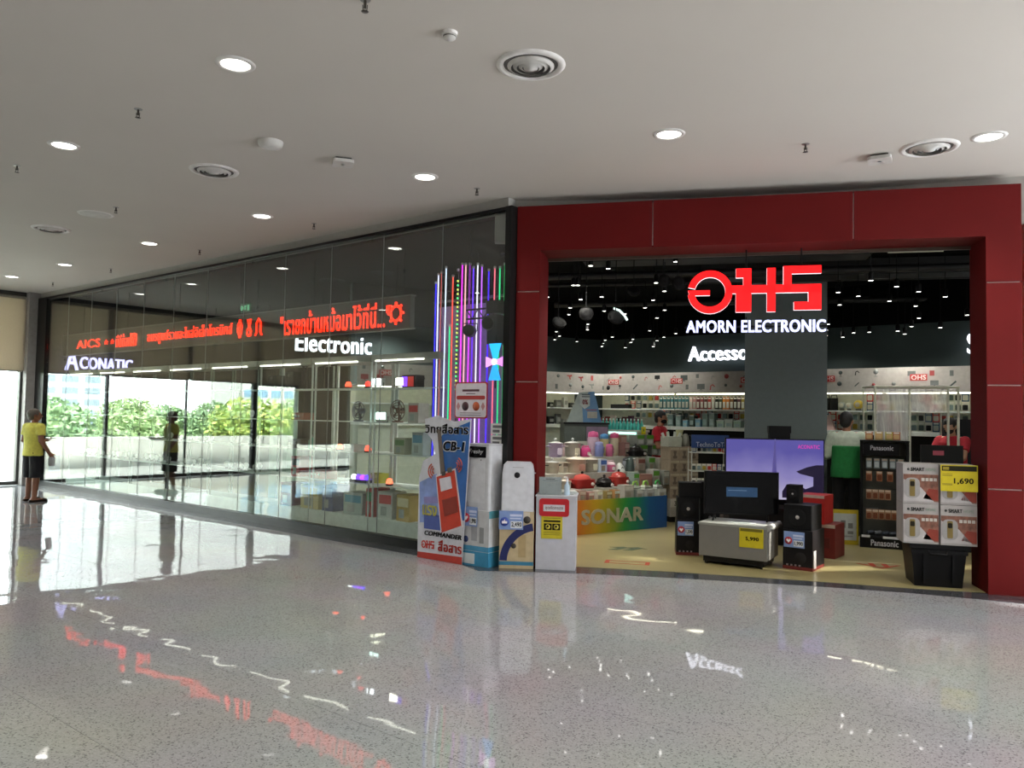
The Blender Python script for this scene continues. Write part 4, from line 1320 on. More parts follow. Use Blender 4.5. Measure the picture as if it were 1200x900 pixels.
# ================================================================== SHOP CEILING
M_HEAD = C('#0e0e0f', 0.5)
M_SPOT = glow('#fffdf6', 7.0)
def make_head():
    t = thing('spotlight', 'x', 'spotlight', (0, 0, 0))
    b = B(); b.lathe([(.03, 0.0), (.032, .08), (.02, .1), (.0001, .105)], 12); b.build('can', M_HEAD, t)
    b = B(); b.lathe([(.0001, -.001), (.026, -.001)], 12, caps=False); b.build('lens', M_SPOT, t)
    return t
pts = [(x / 7.5 + 640, y / 7.5 + 300) for x, y in [(392, 86), (545, 112), (240, 258), (280, 258), (488, 360), (303, 383), (212, 455), (200, 515), (510, 484), (366, 600), (363, 648), (90, 665), (118, 704), (75, 736), (270, 752), (583, 713), (518, 740), (498, 767), (490, 795), (692, 508), (968, 236), (1040, 310), (940, 388), (870, 455), (1042, 476), (975, 544), (910, 657), (762, 732), (745, 760), (697, 806), (975, 745), (942, 797), (1035, 714), (1140, 682), (1138, 50)]]
pts += [(x / 3.75 + 880, y / 3.75 + 280) for x, y in [(527, 183), (383, 235), (472, 252), (609, 273), (640, 210), (737, 232), (854, 255), (724, 295), (738, 348), (390, 290), (950, 335), (706, 385), (832, 390), (676, 418), (404, 432), (451, 413), (645, 405), (520, 410), (330, 425), (340, 375), (985, 80)]]
hd = make_head(); heads = []
M_STEM = C('#131314', .6)
zones = ['above the left of the entrance', 'above the middle of the shop', 'behind the red emblem', 'above the pillar', 'above the cashier']
for k, (x, y) in enumerate(pts):
    z = 3.22 + 0.12 * ((k * 7) % 5) / 4
    q = onz(x, y, z)
    lim = on_line(x, y, G(0, BW - .7), gu)
    lim2 = on_line(x, y, KE + Vector((kd.y, -kd.x, 0)) * .6, kd) if x < 707 else lim
    mx = min(lim.y, lim2.y)
    if q.y > mx: q = at(x, y, mx)
    nr_ = on_portal(x, y, .75)
    if q.y < nr_.y: q = nr_
    o = hd if k == 0 else copy_tree(hd)
    o.location = q
    heads.append(o)
    zi = 0 if x < 700 else 1 if x < 790 else 2 if x < 900 else 3 if x < 990 else 4
    o['label'] = 'black spotlight %s, %s' % (zones[zi], 'low and far back' if y > 385 else 'half-way back' if y > 345 else 'near the opening')
    o['group'] = 'spotlights ' + zones[zi] + (' far' if y > 385 else ' middle' if y > 345 else ' near')
    if k % 3 == 0:
        lamp_at('spot_lamp', (q.x, q.y, q.z - .02), 34.0, 2.2, .8, (1, .97, .9), None, .05)
# extra heads over the part of the shop hidden by the pillar and the glass side
EXH = [(2.5, 2.2), (4.5, 2.4), (6.5, 2.4), (8.5, 2.6), (10.5, 2.6), (1.0, 2.0), (1.6, 1.2), (3.3, 1.3), (5.2, 1.2), (2.0, 3.2), (3.6, 3.4), (7.4, 1.3)]
for k, (a, b_) in enumerate(EXH):
    o = copy_tree(hd); q = G(a, b_, 3.3); o.location = q; heads.append(o)
    o['label'] = 'black spotlight head behind the glass front, %s from the entrance' % ['second', 'third', 'fourth', 'fifth', 'sixth', 'first', 'second of the front row', 'third of the front row', 'fourth of the front row', 'second of the rear row', 'third of the rear row', 'fifth of the front row'][k]; o['group'] = 'spotlights behind the glass'
    if k < 9: lamp_at('spot_lamp', (q.x, q.y, q.z - .02), 120.0 if a < 5.5 else 45.0, 2.2, .8, (1, .97, .9), None, .05)
for o in heads:
    st = B(); st.tube([(0, 0, .1), (0, 0, 3.9 - o.location.z)], .006, 5); st.build('stem', M_STEM, o)
for i, (x, y, D, r, rx) in enumerate([(687, 368, 9.6, .085, 1.2), (722, 372, 9.5, .095, .9), (655, 378, 9.8, .085, .8), (743, 341, 9.4, .075, .6), (778, 329, 9.0, .07, 1.4), (795, 332, 9.0, .08, 1.3)]):
    q = at(x, y, D)
    t = thing('ceiling_speaker', ['round grey speaker under the shop ceiling, left of the arched white lamp', 'round grey speaker with a bright white edge under the shop ceiling', 'round grey speaker behind the left jamb under the ceiling', 'tilted oval grey speaker under the shop ceiling', 'round grey speaker with a dotted face, left of the red emblem', 'round brownish speaker right beside the red emblem'][i], 'speaker', q, (rx - 1.5, 0, .2 * (i % 3)))
    b = B(); b.lathe([(.0001, -.02), (r * .3, -.024), (r, -.016), (r, .02), (r * .6, .05), (.0001, .05)], 20, axis='y'); b.build('drum', C('#12110f', .85), t)
    b = B(); b.tube([(r * math.cos(j * .314), -.016, r * math.sin(j * .314)) for j in range(20)], .005, 5, closed=True); b.build('rim', C('#1c1b18', .8), t)
    b = B(); b.tube([(0, .02, 0), (0, .02, 3.9 - q.z)], .006, 5); b.build('stem', M_STEM, t); t.children[-1].rotation_euler = (1.5 - rx, 0, 0)
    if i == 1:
        b = B(); b.tube([(-.02, -.03, .12), (.05, -.03, .09), (.1, -.03, .01), (.12, -.03, -.06)], .014, 6); b.build('bright_edge', glow('#dff4ee', 1.2), t)  # glowing arc painted in as a highlight on the drum, not a lamp
for i, (v, z) in enumerate([(1.2, 3.7), (2.4, 3.62), (3.6, 3.7), (5.0, 3.6)]):
    b = B(); p0 = P(-.5, v, z); p1 = P(7.0, v, z)
    b.tube([p0, p1], .05 if i % 2 else .03, 8)
    struct(b.build('trim_%d' % (10 + i), pm('dark_pipe', '#0b0c0d', .6), None), 'dark service pipe under the black shop ceiling')
for i, (v, u0_, u1_) in enumerate([(1.8, .5, 4.0), (3.2, 2.0, 6.0)]):
    b = B(); b.box(u0_, u1_, v - .2, v + .2, 3.66, 3.88)
    struct(b.build('trim_%d' % (15 + i), pm('dark_duct', '#0a0b0c', .6), None, PL0, RZ_P), 'dark rectangular air duct under the shop ceiling')
q = P(4.3, .9, 3.55)
t = thing('light_batten', 'unlit grey fluorescent batten above the right jamb inside the shop', 'light', q, RZ_P)
b = B(); b.cb(0, 0, 0, .6, .08, .05); b.build('case', C('#8a8878'), t)
b = B(); b.tube([(-.28, 0, -.02), (.28, 0, -.02)], .014, 8); b.build('tube', C('#b8b6a4'), t)
b = B(); b.tube([(0, 0, .05), (0, 0, 3.9 - q.z)], .006, 5); b.build('stem', M_STEM, t)

# ================================================================== PILLAR
pc = at(920, 500, 11.6); pc.z = 0.006
pl_ = B(); pl_.box(-.575, .575, 0, .55, 0, 3.89)
struct(pl_.build('wall_pillar', pm('slate_pillar', '#667273', .6, noise=.04), None, pc, -.10 - .25), 'slate grey square pillar in the middle of the shop')

# ================================================================== BACK WALL SHELVING
def row_point(x, y, p0, e, off, z):
    nn = Vector((e.y, -e.x, 0))
    if nn.dot(Vector((0, -1, 0))) < 0: nn = -nn
    q = on_line(x, y, p0 + nn * off, e); q.z = z
    return q
bl = (FARR - KC).length
RZ_B = math.atan2(bd.y, bd.x); RZ_K = math.atan2(kd.y, kd.x)
M_BACKP = pm('shelf_back', '#c9cbb8', .6)
def gondola(p0, e, s0, s1, rz, label, hasled=True):
    o = p0 + e * s0
    w = s1 - s0
    t = thing('lit_shelf', label, 'shelf', (o.x, o.y, .006), rz, 'wall shelves under the pictogram boards')
    B().box(0, w, -.04, -.012, 1.5, 2.11).build('back_panel', M_BACKP, t)
    B().box(.0, w, -.40, -.04, 1.80, 1.82).build('shelf_board', M_WSHELF, t)
    B().box(.0, w, -.55, -.04, 1.44, 1.50).build('counter_board', M_WSHELF, t)
    B().box(.0, w, -.50, -.04, 0.1, 1.44).build('dark_cabinet', C('#20211f' if p0 is KC else '#aab3a8', .6), t)
    B().box(.0, w, -.46, -.08, 0.0, 0.1).build('kick_plate', C('#151515', .6), t)
    if hasled:
        B().box(.02, w - .02, -.38, -.36, 2.088, 2.105).build('light_strip', glow('#fffbe0', 6.0), t)
sec = bl / 7
for k in range(7):
    gondola(KC, bd, k * sec + .01, (k + 1) * sec - .01, RZ_B, 'white lit wall shelf on the back wall, %s from the inner corner' % ['first', 'second', 'third', 'fourth', 'fifth', 'sixth', 'seventh'][k])
kl = (KC - KE).length
for k in range(3):
    gondola(KE, kd, k * (kl - .7) / 3 + .01, (k + 1) * (kl - .7) / 3 - .01, RZ_K, 'white lit wall shelf on the partition, %s from its free end' % ['first', 'second', 'third'][k])

# pictograms on the white header boards
pic_cols = ['#8d3a38', '#3d4644', '#5a605d', '#a04a44', '#2e3230', '#787c78']
def picto(kind, r):
    b = B()
    if kind == 'tv': b.box(-1.3 * r, 1.3 * r, -.002, 0, -.8 * r, .9 * r); b.box(-.2 * r, .2 * r, -.002, 0, -1.1 * r, -.8 * r); b.box(-.7 * r, .7 * r, -.002, 0, -1.2 * r, -1.1 * r)
    elif kind == 'tool': b.prism([(-1.2 * r, .6 * r), (.2 * r, .6 * r), (.9 * r, .9 * r), (1.0 * r, .1 * r), (.2 * r, 0), (.5 * r, -1 * r), (0, -1 * r), (-.3 * r, 0), (-1.2 * r, .3 * r)], -.002, 0, 'y')
    elif kind == 'fan': b.lathe([(.0001, -.002), (.7 * r, -.002), (.7 * r, 0)], 12, (0, 0, .2 * r), axis='y'); b.box(-.1 * r, .1 * r, -.002, 0, -1.1 * r, -.4 * r); b.box(-.5 * r, .5 * r, -.002, 0, -1.2 * r, -1.05 * r)
    elif kind == 'pen': b.prism([(-1 * r, -.7 * r), (-.7 * r, -1 * r), (1 * r, .6 * r), (.7 * r, .9 * r)], -.002, 0, 'y')
    elif kind == 'lamp': b.prism([(-.7 * r, -.9 * r), (-.5 * r, .5 * r), (.3 * r, 1 * r), (1.1 * r, .2 * r), (.9 * r, 0), (.2 * r, .6 * r), (-.2 * r, .3 * r), (-.3 * r, -.9 * r)], -.002, 0, 'y')
    elif kind == 'box': b.box(-.8 * r, .8 * r, -.002, 0, -1 * r, 1 * r)
    elif kind == 'speaker': b.box(-.6 * r, .6 * r, -.002, 0, -1 * r, 1 * r); 
    else: b.lathe([(.0001, -.002), (.8 * r, -.002), (.8 * r, 0)], 12, (0, 0, 0), axis='y')
    return b
kinds = ['tv', 'tool', 'fan', 'pen', 'lamp', 'box', 'round', 'tool', 'speaker', 'tv']
pk = {k_: picto(k_, .055).mesh('pictogram', C('#3d4644')) for k_ in set(kinds)}
def header_pics(hdr, L, seed, t0):
    r = random.Random(seed)
    n_ = int(L / .27)
    for i in range(n_):
        for row in (0, 1):
            if r.random() < .12: continue
            k_ = kinds[r.randrange(len(kinds))]
            hx = pic_cols[r.randrange(len(pic_cols))]
            key = k_ + hx
            if key not in pk:
                m2 = pk[k_].copy(); m2.materials.clear(); m2.materials.append(C(hx, .6)); pk[key] = m2
            o = link('pictogram', pk[key], hdr, (.14 + i * .27 + r.uniform(-.04, .04), -.4205, 2.41 - row * .17 + r.uniform(-.02, .02)))
            s_ = r.uniform(.6, 1.05); o.scale = (s_, 1, s_)
    for i in range(int(L / 1.35)):
        x = .5 + i * 1.35
        b = B(); b.box(-.12, .12, -.002, 0, -.05, .05); o = b.build('emblem_plate', C('#a8403c', .6), hdr, (x, -.4225, 2.34))
        letter('OHS', C('#d8cfc8'), o, (0, -.003, 0), .2, .07, .001, .03, name='emblem_text')
for o in list(col.objects):
    if o.name == 'trim_2': header_pics(o, bl, 5, KC)
    if o.name == 'trim_3': header_pics(o, kl, 9, KE)

# goods on the wall shelves -------------------------------------------------
def pouch_mesh(w, h, hx):
    b = B()
    b.prism([(-w / 2, 0), (w / 2, 0), (w / 2, h * .9), (w * .12, h), (-w * .12, h), (-w / 2, h * .9)], -.015, .015, 'y', 0)
    b.box(-w * .4, w * .4, -.018, -.015, h * .15, h * .6, 1)
    b.box(-w * .5, w * .5, -.017, -.015, h * .82, h * .9, 2)
    return b.mesh('pouch', [C(hx, .35), C('#b9bdb6', .3), C('#e2e2dc', .4)])
seq1 = ['#2f6a74', '#2f6a74', '#35707a', '#3a7884', '#2f6a74', '#4a8690', '#3a7884', '#2f6a74', '#d2b8b4', '#b88a88', '#6a2e34', '#8a4a4c', '#5a3a34', '#a03a34', '#b8b0a8', '#2e3a2c', '#3a4636', '#c07a30', '#b8682a', '#6a4a2a', '#3a2a26', '#4a2a2e', '#8a7a3a', '#c8b04a']
names1 = {'#2': 'teal', '#3': 'dark teal'}
pm_cache = {}
xs = [775 + i * 4.35 for i in range(24)]
for i, x in enumerate(xs):
    hx = seq1[i]
    if hx not in pm_cache: pm_cache[hx] = pouch_mesh(.058, .24, hx)
    q = row_point(x, 473, KC, bd, .22, 1.82)
    o = link('hanging_pouch', pm_cache[hx], None, q, RZ_B + RND.uniform(-.15, .15))
    grp = 'teal' if i < 8 else 'pale pink' if i < 10 else 'dark red' if i < 15 else 'dark green' if i < 17 else 'orange' if i < 19 else 'brown and yellow'
    tag(o, '%s product pouch on the upper back shelf' % grp, 'package', '%s pouches on the upper back shelf' % grp)
# second row: clear tubs and boxes
def tub(x, w, h, hx, lab, y=493, off=.25, z=1.50, p0=KC, e=bd, rz=None):
    q = row_point(x, y, p0, e, off, z)
    t = thing('storage_tub', lab, 'container', q, RZ_B if rz is None else rz)
    b = B(); b.prism([(-w * .44, 0), (w * .44, 0), (w * .5, h), (-w * .5, h)], -.08, .08, 'y'); b.build('tub', C(hx, .25), t)
    b = B(); b.cb(0, 0, h, w * 1.04, .17, .015); b.build('lid', C('#cfd6d0', .3), t)
    b = B(); b.box(-w * .3, w * .3, -.084, -.08, h * .2, h * .6); b.build('label', C('#9ab0b0', .4), t)
    return t
for i, (x, w, h, hx, lab) in enumerate([(788, .12, .22, '#7a908c', 'grey green storage tub right of the clerk'), (797, .1, .2, '#8fa8a4', 'pale storage tub right of the clerk, second'), (805, .1, .12, '#7fb0c4', 'light blue storage tub on the back counter'), (812.5, .1, .2, '#5a6a64', 'dark tub behind the light blue tubs'), (820, .11, .14, '#86b4c8', 'light blue storage tub on the back counter, right one'), (828, .1, .24, '#8a9c94', 'tall grey basket on the back counter, left of two'), (836, .1, .25, '#8a9c94', 'tall grey basket on the back counter, right of two'), (846, .14, .12, '#b8cfbe', 'pale green flat tub on the back counter'), (856, .15, .14, '#c0cabf', 'whitish flat tub on the back counter'), (866, .14, .12, '#a8bfae', 'pale green tub beside the pillar')]):
    tub(x, w, h, hx, lab)
# blister packs on pegs, upper part of the second row and right of the pillar
def blister(hx1, hx2, w=.1, h=.15):
    b = B(); b.box(-w / 2, w / 2, -.003, 0, 0, h, 0); b.rbox(0, h * .4, -.022, w * .7, h * .55, .019, .012, 1, axis='y'); b.box(-w * .35, w * .35, -.005, -.003, h * .78, h * .95, 2)
    return b.mesh('blister_pack', [C(hx1, .5), C(hx2, .3), C('#e6e4dc', .5)])
BL = [blister('#d8d8cc', '#c03a34'), blister('#c9cdb9', '#4a5a56'), blister('#cf4a40', '#d8d4c8'), blister('#d8dccb', '#8aa0a0'), blister('#3a5a78', '#c8c8bc'), blister('#c8ccb8', '#b4a03c'), blister('#e0e0d4', '#2a2c2a')]
for i in range(10):
    q = row_point(843 + (i % 5) * 6.8, 485, KC, bd, .06, 1.65 if i < 5 else 1.501)
    o = link('blister_pack', BL[(i * 3) % 7], None, q, RZ_B)
    tag(o, 'small blister pack on the pegs left of the pillar, %s' % ('upper row' if i < 5 else 'lower row'), 'package', 'blister packs left of the pillar ' + ('upper' if i < 5 else 'lower'))
for row, (z, y) in enumerate([(1.98, 465), (1.83, 472), (1.66, 483), (1.51, 492)]):
    for i in range(20):
        x = 968 + i * 8.6
        if row < 2 and x < 1012: continue
        q = row_point(x, y, KC, bd, .06, z)
        o = link('blister_pack', BL[(i * 5 + row * 2) % 7], None, q, RZ_B)
        side = 'before the booth' if x < 1030 else 'behind the plastic sheets'
        tag(o, 'blister pack right of the pillar %s, %s row' % (side, ['top', 'second', 'third', 'lowest'][row]), 'package', 'blister packs right of the pillar %s %d' % (side, row))
for i, (x, hx, lab) in enumerate([(968.5, '#17181a', 'black shoulder bag hanging beside the pillar, left one'), (977.5, '#1d1e20', 'black shoulder bag hanging beside the pillar, right one')]):
    q = row_point(x, 472, KC, bd, .2, 1.83)
    t = thing('hanging_bag', lab, 'bag', q, RZ_B)
    b = B(); b.rbox(0, 0, 0, .115, .1, .2, .03); b.build('bag', C(hx, .6), t)
    b = B(); b.tube([(-.05, 0, .19), (-.04, 0, .25), (.04, 0, .25), (.05, 0, .19)], .008, 5); b.build('strap', C('#101010'), t)
def ball_item(x, y, r, hx, name, lab, cat, z):
    q = row_point(x, y, KC, bd, .2, z)
    t = thing(name, lab, cat, q, RZ_B)
    b = B(); b.sph((0, 0, r + .02), r, 14, 9); b.build('shell', C(hx, .4), t)
    b = B(); b.cyl((0, 0, 0), r * .6, .03, 12); b.build('base', C('#6a6a64'), t)
    b = B(); b.lathe([(.0001, -.012), (r * .5, 0.0)], 12, (0, -r * .9, r + .02), axis='y'); b.build('face', C('#b8b0a0'), t)
ball_item(1006, 474, .075, '#c8b048', 'yellow_lamp', 'round yellow lamp on the shelf right of the pillar', 'lamp', 1.83)
ball_item(987, 477, .06, '#9aa09c', 'silver_lamp', 'round silver lamp beside the black bags', 'lamp', 1.83)
ball_item(995, 474, .055, '#c8cec8', 'white_camera', 'small white dome camera beside the yellow lamp', 'camera', 1.83)
q = row_point(972, 500, KC, bd, .3, 1.5)
t = thing('gift_bag', 'pink and white pyramid package on the counter beside the pillar', 'package', q, RZ_B)
b = B(); b.add([(-.1, -.06, 0), (.1, -.06, 0), (.1, .06, 0), (-.1, .06, 0), (0, 0, .3)], [(0, 3, 2, 1), (0, 1, 4), (1, 2, 4), (2, 3, 4), (3, 0, 4)]); b.build('body', C('#c8a8a0', .5), t)
b = B(); b.cyl((0, 0, .28), .014, .05, 8); b.build('tie', C('#b04a48'), t)

# counter with the turquoise bottles near the inner corner
q = at(728, 503, 13.6)
t = thing('display_counter', 'white lit counter with turquoise bottles near the inner corner', 'counter', (q.x, q.y, .006), RZ_B)
B().box(-.42, .42, -.18, .18, 0, 1.40).build('body', C('#b8c4b6', .5), t)
B().box(-.44, .44, -.2, .2, 1.40, 1.435).build('top', C('#d4e4d6', .4), t)
B().box(-.40, .40, -.192, -.188, 1.36, 1.40).build('light_strip', glow('#c8fff0', 1.5), t)
bb_ = B(); bb_.lathe([(.026, 0), (.028, .01), (.028, .1), (.012, .13), (.012, .16)], 10); bme = bb_.mesh('bottle', C('#57c4b8', .2))
cc_ = B(); cc_.cyl((0, 0, .16), .014, .03, 8); cme = cc_.mesh('cap', C('#d8f0e4', .4))
e1 = Vector((math.cos(RZ_B), math.sin(RZ_B), 0))
for i in range(12):
    p_ = q + e1 * (-.38 + i * .069); p_.z = 1.441 
    t = thing('spray_bottle', 'turquoise bottle with white cap near the inner corner', 'bottle', p_ - Vector((0, .1, 0)), RZ_B, 'turquoise bottles near the inner corner')
    link('bottle', bme, t); link('cap', cme, t)
for i, (dx, hx) in enumerate([(-.36, '#9c3a2e'), (-.26, '#7a2e28'), (-.15, '#c8b8a8'), (-.04, '#3a3a36'), (.08, '#5a3230'), (.2, '#4a2a3a'), (.32, '#6a3a4a')]):
    p_ = q + e1 * dx + Vector((0, .06, 0)); p_.z = 1.441
    nm = ['rust red', 'dark red', 'cream', 'black', 'brown', 'plum', 'mauve'][i]
    t = thing('boxed_toy', '%s packaged gadget standing behind the turquoise bottles' % nm, 'package', p_, RZ_B)
    B().cb(0, 0, 0, .09, .06, .2 + .02 * (i % 3)).build('box', C(hx, .5), t)
    B().box(-.035, .035, -.033, -.03, .06, .14).build('window', C('#c8c4b8', .3), t)
q = row_point(728, 475, KC, bd, .3, 1.82)
t = thing('speaker_bar', 'long black sound bar on the shelf near the inner corner', 'speaker', q, RZ_B)
B().cb(0, 0, 0, .42, .1, .09).build('cabinet', C('#1a1b1a', .5), t)
B().box(-.19, .19, -.054, -.05, .01, .08).build('grille', C('#2c2e2c', .7), t)
# goods on the partition shelves (left of the inner corner)
for i in range(14):
    if i % 7 > 3: continue
    x = 645 + (i % 7) * 8.5
    q = row_point(x, 470 if i < 7 else 488, KE, kd, .2, 1.82 if i < 7 else 1.5)
    if q.x < KE.x: continue
    t = thing('gadget', '%s gadget on the %s partition shelf behind the left jamb, %s from the jamb' % (['black', 'grey', 'white', 'dark', 'cream', 'black', 'green'][i % 7], 'upper' if i < 7 else 'lower', ['first', 'second', 'third', 'fourth', 'fifth', 'sixth', 'seventh'][i % 7]), 'gadget', q, RZ_K)
    w = .1 + .03 * (i % 2); h = .1 + .05 * (i % 3)
    b = B(); b.rbox(0, 0, 0, w, .1, h, .015); b.build('body', C(['#232422', '#6a6c66', '#b8bab0', '#3a3c38', '#a89c80', '#2a2a28', '#5a7050'][i % 7], .5), t)
    B().box(-w * .3, w * .3, -.053, -.05, h * .3, h * .7).build('face', C('#8a8c84', .4), t)

# ================================================================== SONAR ISLAND
SR = Vector((2.36, 11.96, 0)); SLV = Vector((.988, 11.018, 0))
ie = (SR - SLV).normalized(); im = Vector((-ie.y, ie.x, 0))
SL2 = SLV - ie * .75
IL = (SR - SL2).length
RZ_I = math.atan2(ie.y, ie.x)
def isl(s, tt, z): 
    q = SL2 + ie * s + im * tt; q.z = z; return q
TIER = [(.46, 0.0, .30), (.60, .30, .60), (.80, .60, .92), (1.02, .92, 1.30)]
t = thing('display_island', 'stepped display island with a rainbow SONAR front', 'counter', (SL2.x, SL2.y, .006), RZ_I)
for k, (z, a, b_) in enumerate(TIER):
    B().box(0, IL, a, b_, 0, z - .006).build('step', C('#a8a698', .5), t)
def rainbow():
    m = bpy.data.materials.new('rainbow_print'); m.use_nodes = True
    nt = m.node_tree; bs = nt.nodes['Principled BSDF']
    tc = nt.nodes.new('ShaderNodeTexCoord'); sp_ = nt.nodes.new('ShaderNodeSeparateXYZ'); mr = nt.nodes.new('ShaderNodeMapRange')
    ns = nt.nodes.new('ShaderNodeTexNoise'); ns.inputs['Scale'].default_value = 5; ns.inputs['Detail'].default_value = 4
    ad = nt.nodes.new('ShaderNodeMath'); ad.operation = 'MULTIPLY_ADD'; ad.inputs[1].default_value = .12
    mr.inputs['From Min'].default_value = .5; mr.inputs['From Max'].default_value = IL
    rp = nt.nodes.new('ShaderNodeValToRGB')
    stops = [(0.0, '#c0391c'), (.14, '#c4601e'), (.32, '#c09a24'), (.46, '#9a9a22'), (.6, '#2f8a3a'), (.74, '#177a58'), (.88, '#1a5488'), (1.0, '#1c4a84')]
    e = rp.color_ramp.elements
    e[0].position, e[0].color = 0, (*lin(stops[0][1]), 1); e[1].position, e[1].color = 1, (*lin(stops[-1][1]), 1)
    for p_, h_ in stops[1:-1]:
        k = e.new(p_); k.color = (*lin(h_), 1)
    nt.links.new(tc.outputs['Object'], sp_.inputs[0]); nt.links.new(sp_.outputs['X'], mr.inputs['Value'])
    nt.links.new(tc.outputs['Object'], ns.inputs['Vector']); nt.links.new(ns.outputs['Fac'], ad.inputs[0]); nt.links.new(mr.outputs[0], ad.inputs[2])
    nt.links.new(ad.outputs[0], rp.inputs['Fac']); nt.links.new(rp.outputs['Color'], bs.inputs['Base Color'])
    bs.inputs['Roughness'].default_value = .4
    return m
B().box(0, IL, -.012, -.0, 0.0, .475).build('rainbow_front', rainbow(), t)
B().box(IL, IL + .01, -.012, 1.28, 0.0, .475).build('blue_end', C('#1c4a84', .4), t)
fx0 = (on_line(681, 610, SLV, ie) - SL2).dot(ie); fx1 = (on_line(752, 605, SLV, ie) - SL2).dot(ie)
split_letters('SONAR', C('#d2cdb4', .4), t, ((fx0 + fx1) / 2, -.02, .235), fx1 - fx0, .2, .006, .045)

def on_tier(x, y, k, f=.5):
    z, a, b_ = TIER[k]
    p0 = SL2 + im * (a + (b_ - a) * f)
    q = on_line(x, y, p0, ie); q.z = z
    return q
def pot(x, y, k, r, h, hx, lab, lid='#b8b8b4', f=.5, panel=None):
    q = on_tier(x, y, k, f)
    t = thing('cooking_pot', lab, 'pot', q, RZ_I)
    b = B(); b.lathe([(r * .85, 0), (r * .97, h * .1), (r, h), (r * 1.06, h + .004), (r * 1.06, h + .016)], 22); b.build('body', C(hx, .3), t)
    b = B(); b.lathe([(r * 1.04, h + .016), (r * .8, h + r * .22), (r * .3, h + r * .34), (.0001, h + r * .36)], 22); b.build('lid', C(lid, .2), t)
    b = B(); b.cyl((0, 0, h + r * .34), .012, .02, 8); b.sph((0, 0, h + r * .34 + .03), .022, 10, 6); b.build('lid_knob', C(lid, .3), t)
    for sx in (-1, 1):
        b = B(); b.tube([(sx * r * .98, -.04, h * .8), (sx * (r + .045), -.03, h * .82), (sx * (r + .045), .03, h * .82), (sx * r * .98, .04, h * .8)], .009, 6); b.build('handle', C('#2c2a28' if panel is None else hx, .4), t)
    if panel:
        b = B(); b.rbox(0, h * .45, -r * 1.04, r * .7, h * .5, r * .2, .015, axis='y'); b.build('control_panel', C(panel, .4), t)
    return t
def cooker(x, y, k, r, h, hx, lab, f=.5, top=None):
    q = on_tier(x, y, k, f)
    t = thing('rice_cooker', lab, 'rice cooker', q, RZ_I)
    b = B(); b.lathe([(r * .8, 0), (r * .95, h * .12), (r, h * .5), (r * .98, h * .72)], 20); b.build('body', C(hx, .35), t)
    b = B(); b.lathe([(r * .98, h * .72), (r * .9, h * .88), (r * .5, h * .98), (.0001, h)], 20); b.build('lid', C(top or hx, .35), t)
    b = B(); b.tube([(-r * .9, 0, h * .7), (-r * .6, 0, h * 1.1), (r * .6, 0, h * 1.1), (r * .9, 0, h * .7)], .012, 6); b.build('handle', C(top or hx, .4), t)
    b = B(); b.rbox(0, h * .35, -r * 1.03, r * .6, h * .35, r * .15, .012, axis='y'); b.build('panel', C('#d8d4cc', .4), t)
    return t
def flask(x, y, k, r, h, hx, cap, lab, f=.5):
    q = on_tier(x, y, k, f)
    t = thing('flask', lab, 'flask', q, RZ_I)
    b = B(); b.lathe([(r * .92, 0), (r, .01), (r, h * .7), (r * .85, h * .78)], 16); b.build('body', C(hx, .35), t)
    b = B(); b.lathe([(r * .9, h * .76), (r * .95, h * .82), (r * .8, h * .96), (.0001, h)], 16); b.build('cap', C(cap, .35), t)
    b = B(); b.tube([(r, 0, h * .2), (r * 1.5, 0, h * .3), (r * 1.5, 0, h * .6), (r, 0, h * .7)], .01, 6); b.build('handle', C(cap, .4), t)
def ibox(x, y, k, w, d, h, hx, hx2, lab, f=.5, z=None, name='carton', rz=None):
    q = on_tier(x, y, k, f)
    if z is not None: q.z = z
    t = thing(name, lab, 'box', q, RZ_I if rz is None else rz)
    B().cb(0, 0, 0, w, d, h).build('box', C(hx, .55), t)
    B().box(-w * .44, w * .44, -d / 2 - .002, -d / 2, h * .6, h * .9).build('printed_band', C(hx2, .5), t)
    B().box(-w * .35, w * .2, -d / 2 - .002, -d / 2, h * .12, h * .5).build('printed_picture', C('#8c8474', .5), t)
    return t
# top step
pot(651, 525, 3, .11, .2, '#8a7a94', 'silver pot with a lilac floral body, top step, behind the left jamb', panel='#c4b8c8')
pot(671, 525, 3, .125, .2, '#9c968e', 'silver pot with a cream badge on the top step, second from the jamb', panel='#c8c0a8')
cooker(686, 533, 3, .085, .15, '#c4457c', 'hot pink small cooker on the top step', .3)
flask(695, 520, 3, .09, .4, '#b09aa8', '#c45484', 'tall flask with a pink cap on the top step, left one', .8)
flask(708, 520, 3, .075, .36, '#b0a878', '#4a86b4', 'tall flask with a blue cap on the top step', .8)
flask(720, 520, 3, .08, .38, '#b4a890', '#bc4a74', 'tall flask with a pink cap on the top step, right one', .8)
flask(702, 532, 3, .07, .24, '#6f78a4', '#8a90b8', 'short slate blue flask on the top step', .3)
flask(714, 533, 3, .06, .2, '#b05a7c', '#c0608a', 'short rose flask on the top step', .3)
ibox(727, 525, 3, .12, .16, .34, '#8a6a5c', '#a4867a', 'brown floral carton at the right of the flasks', .7)
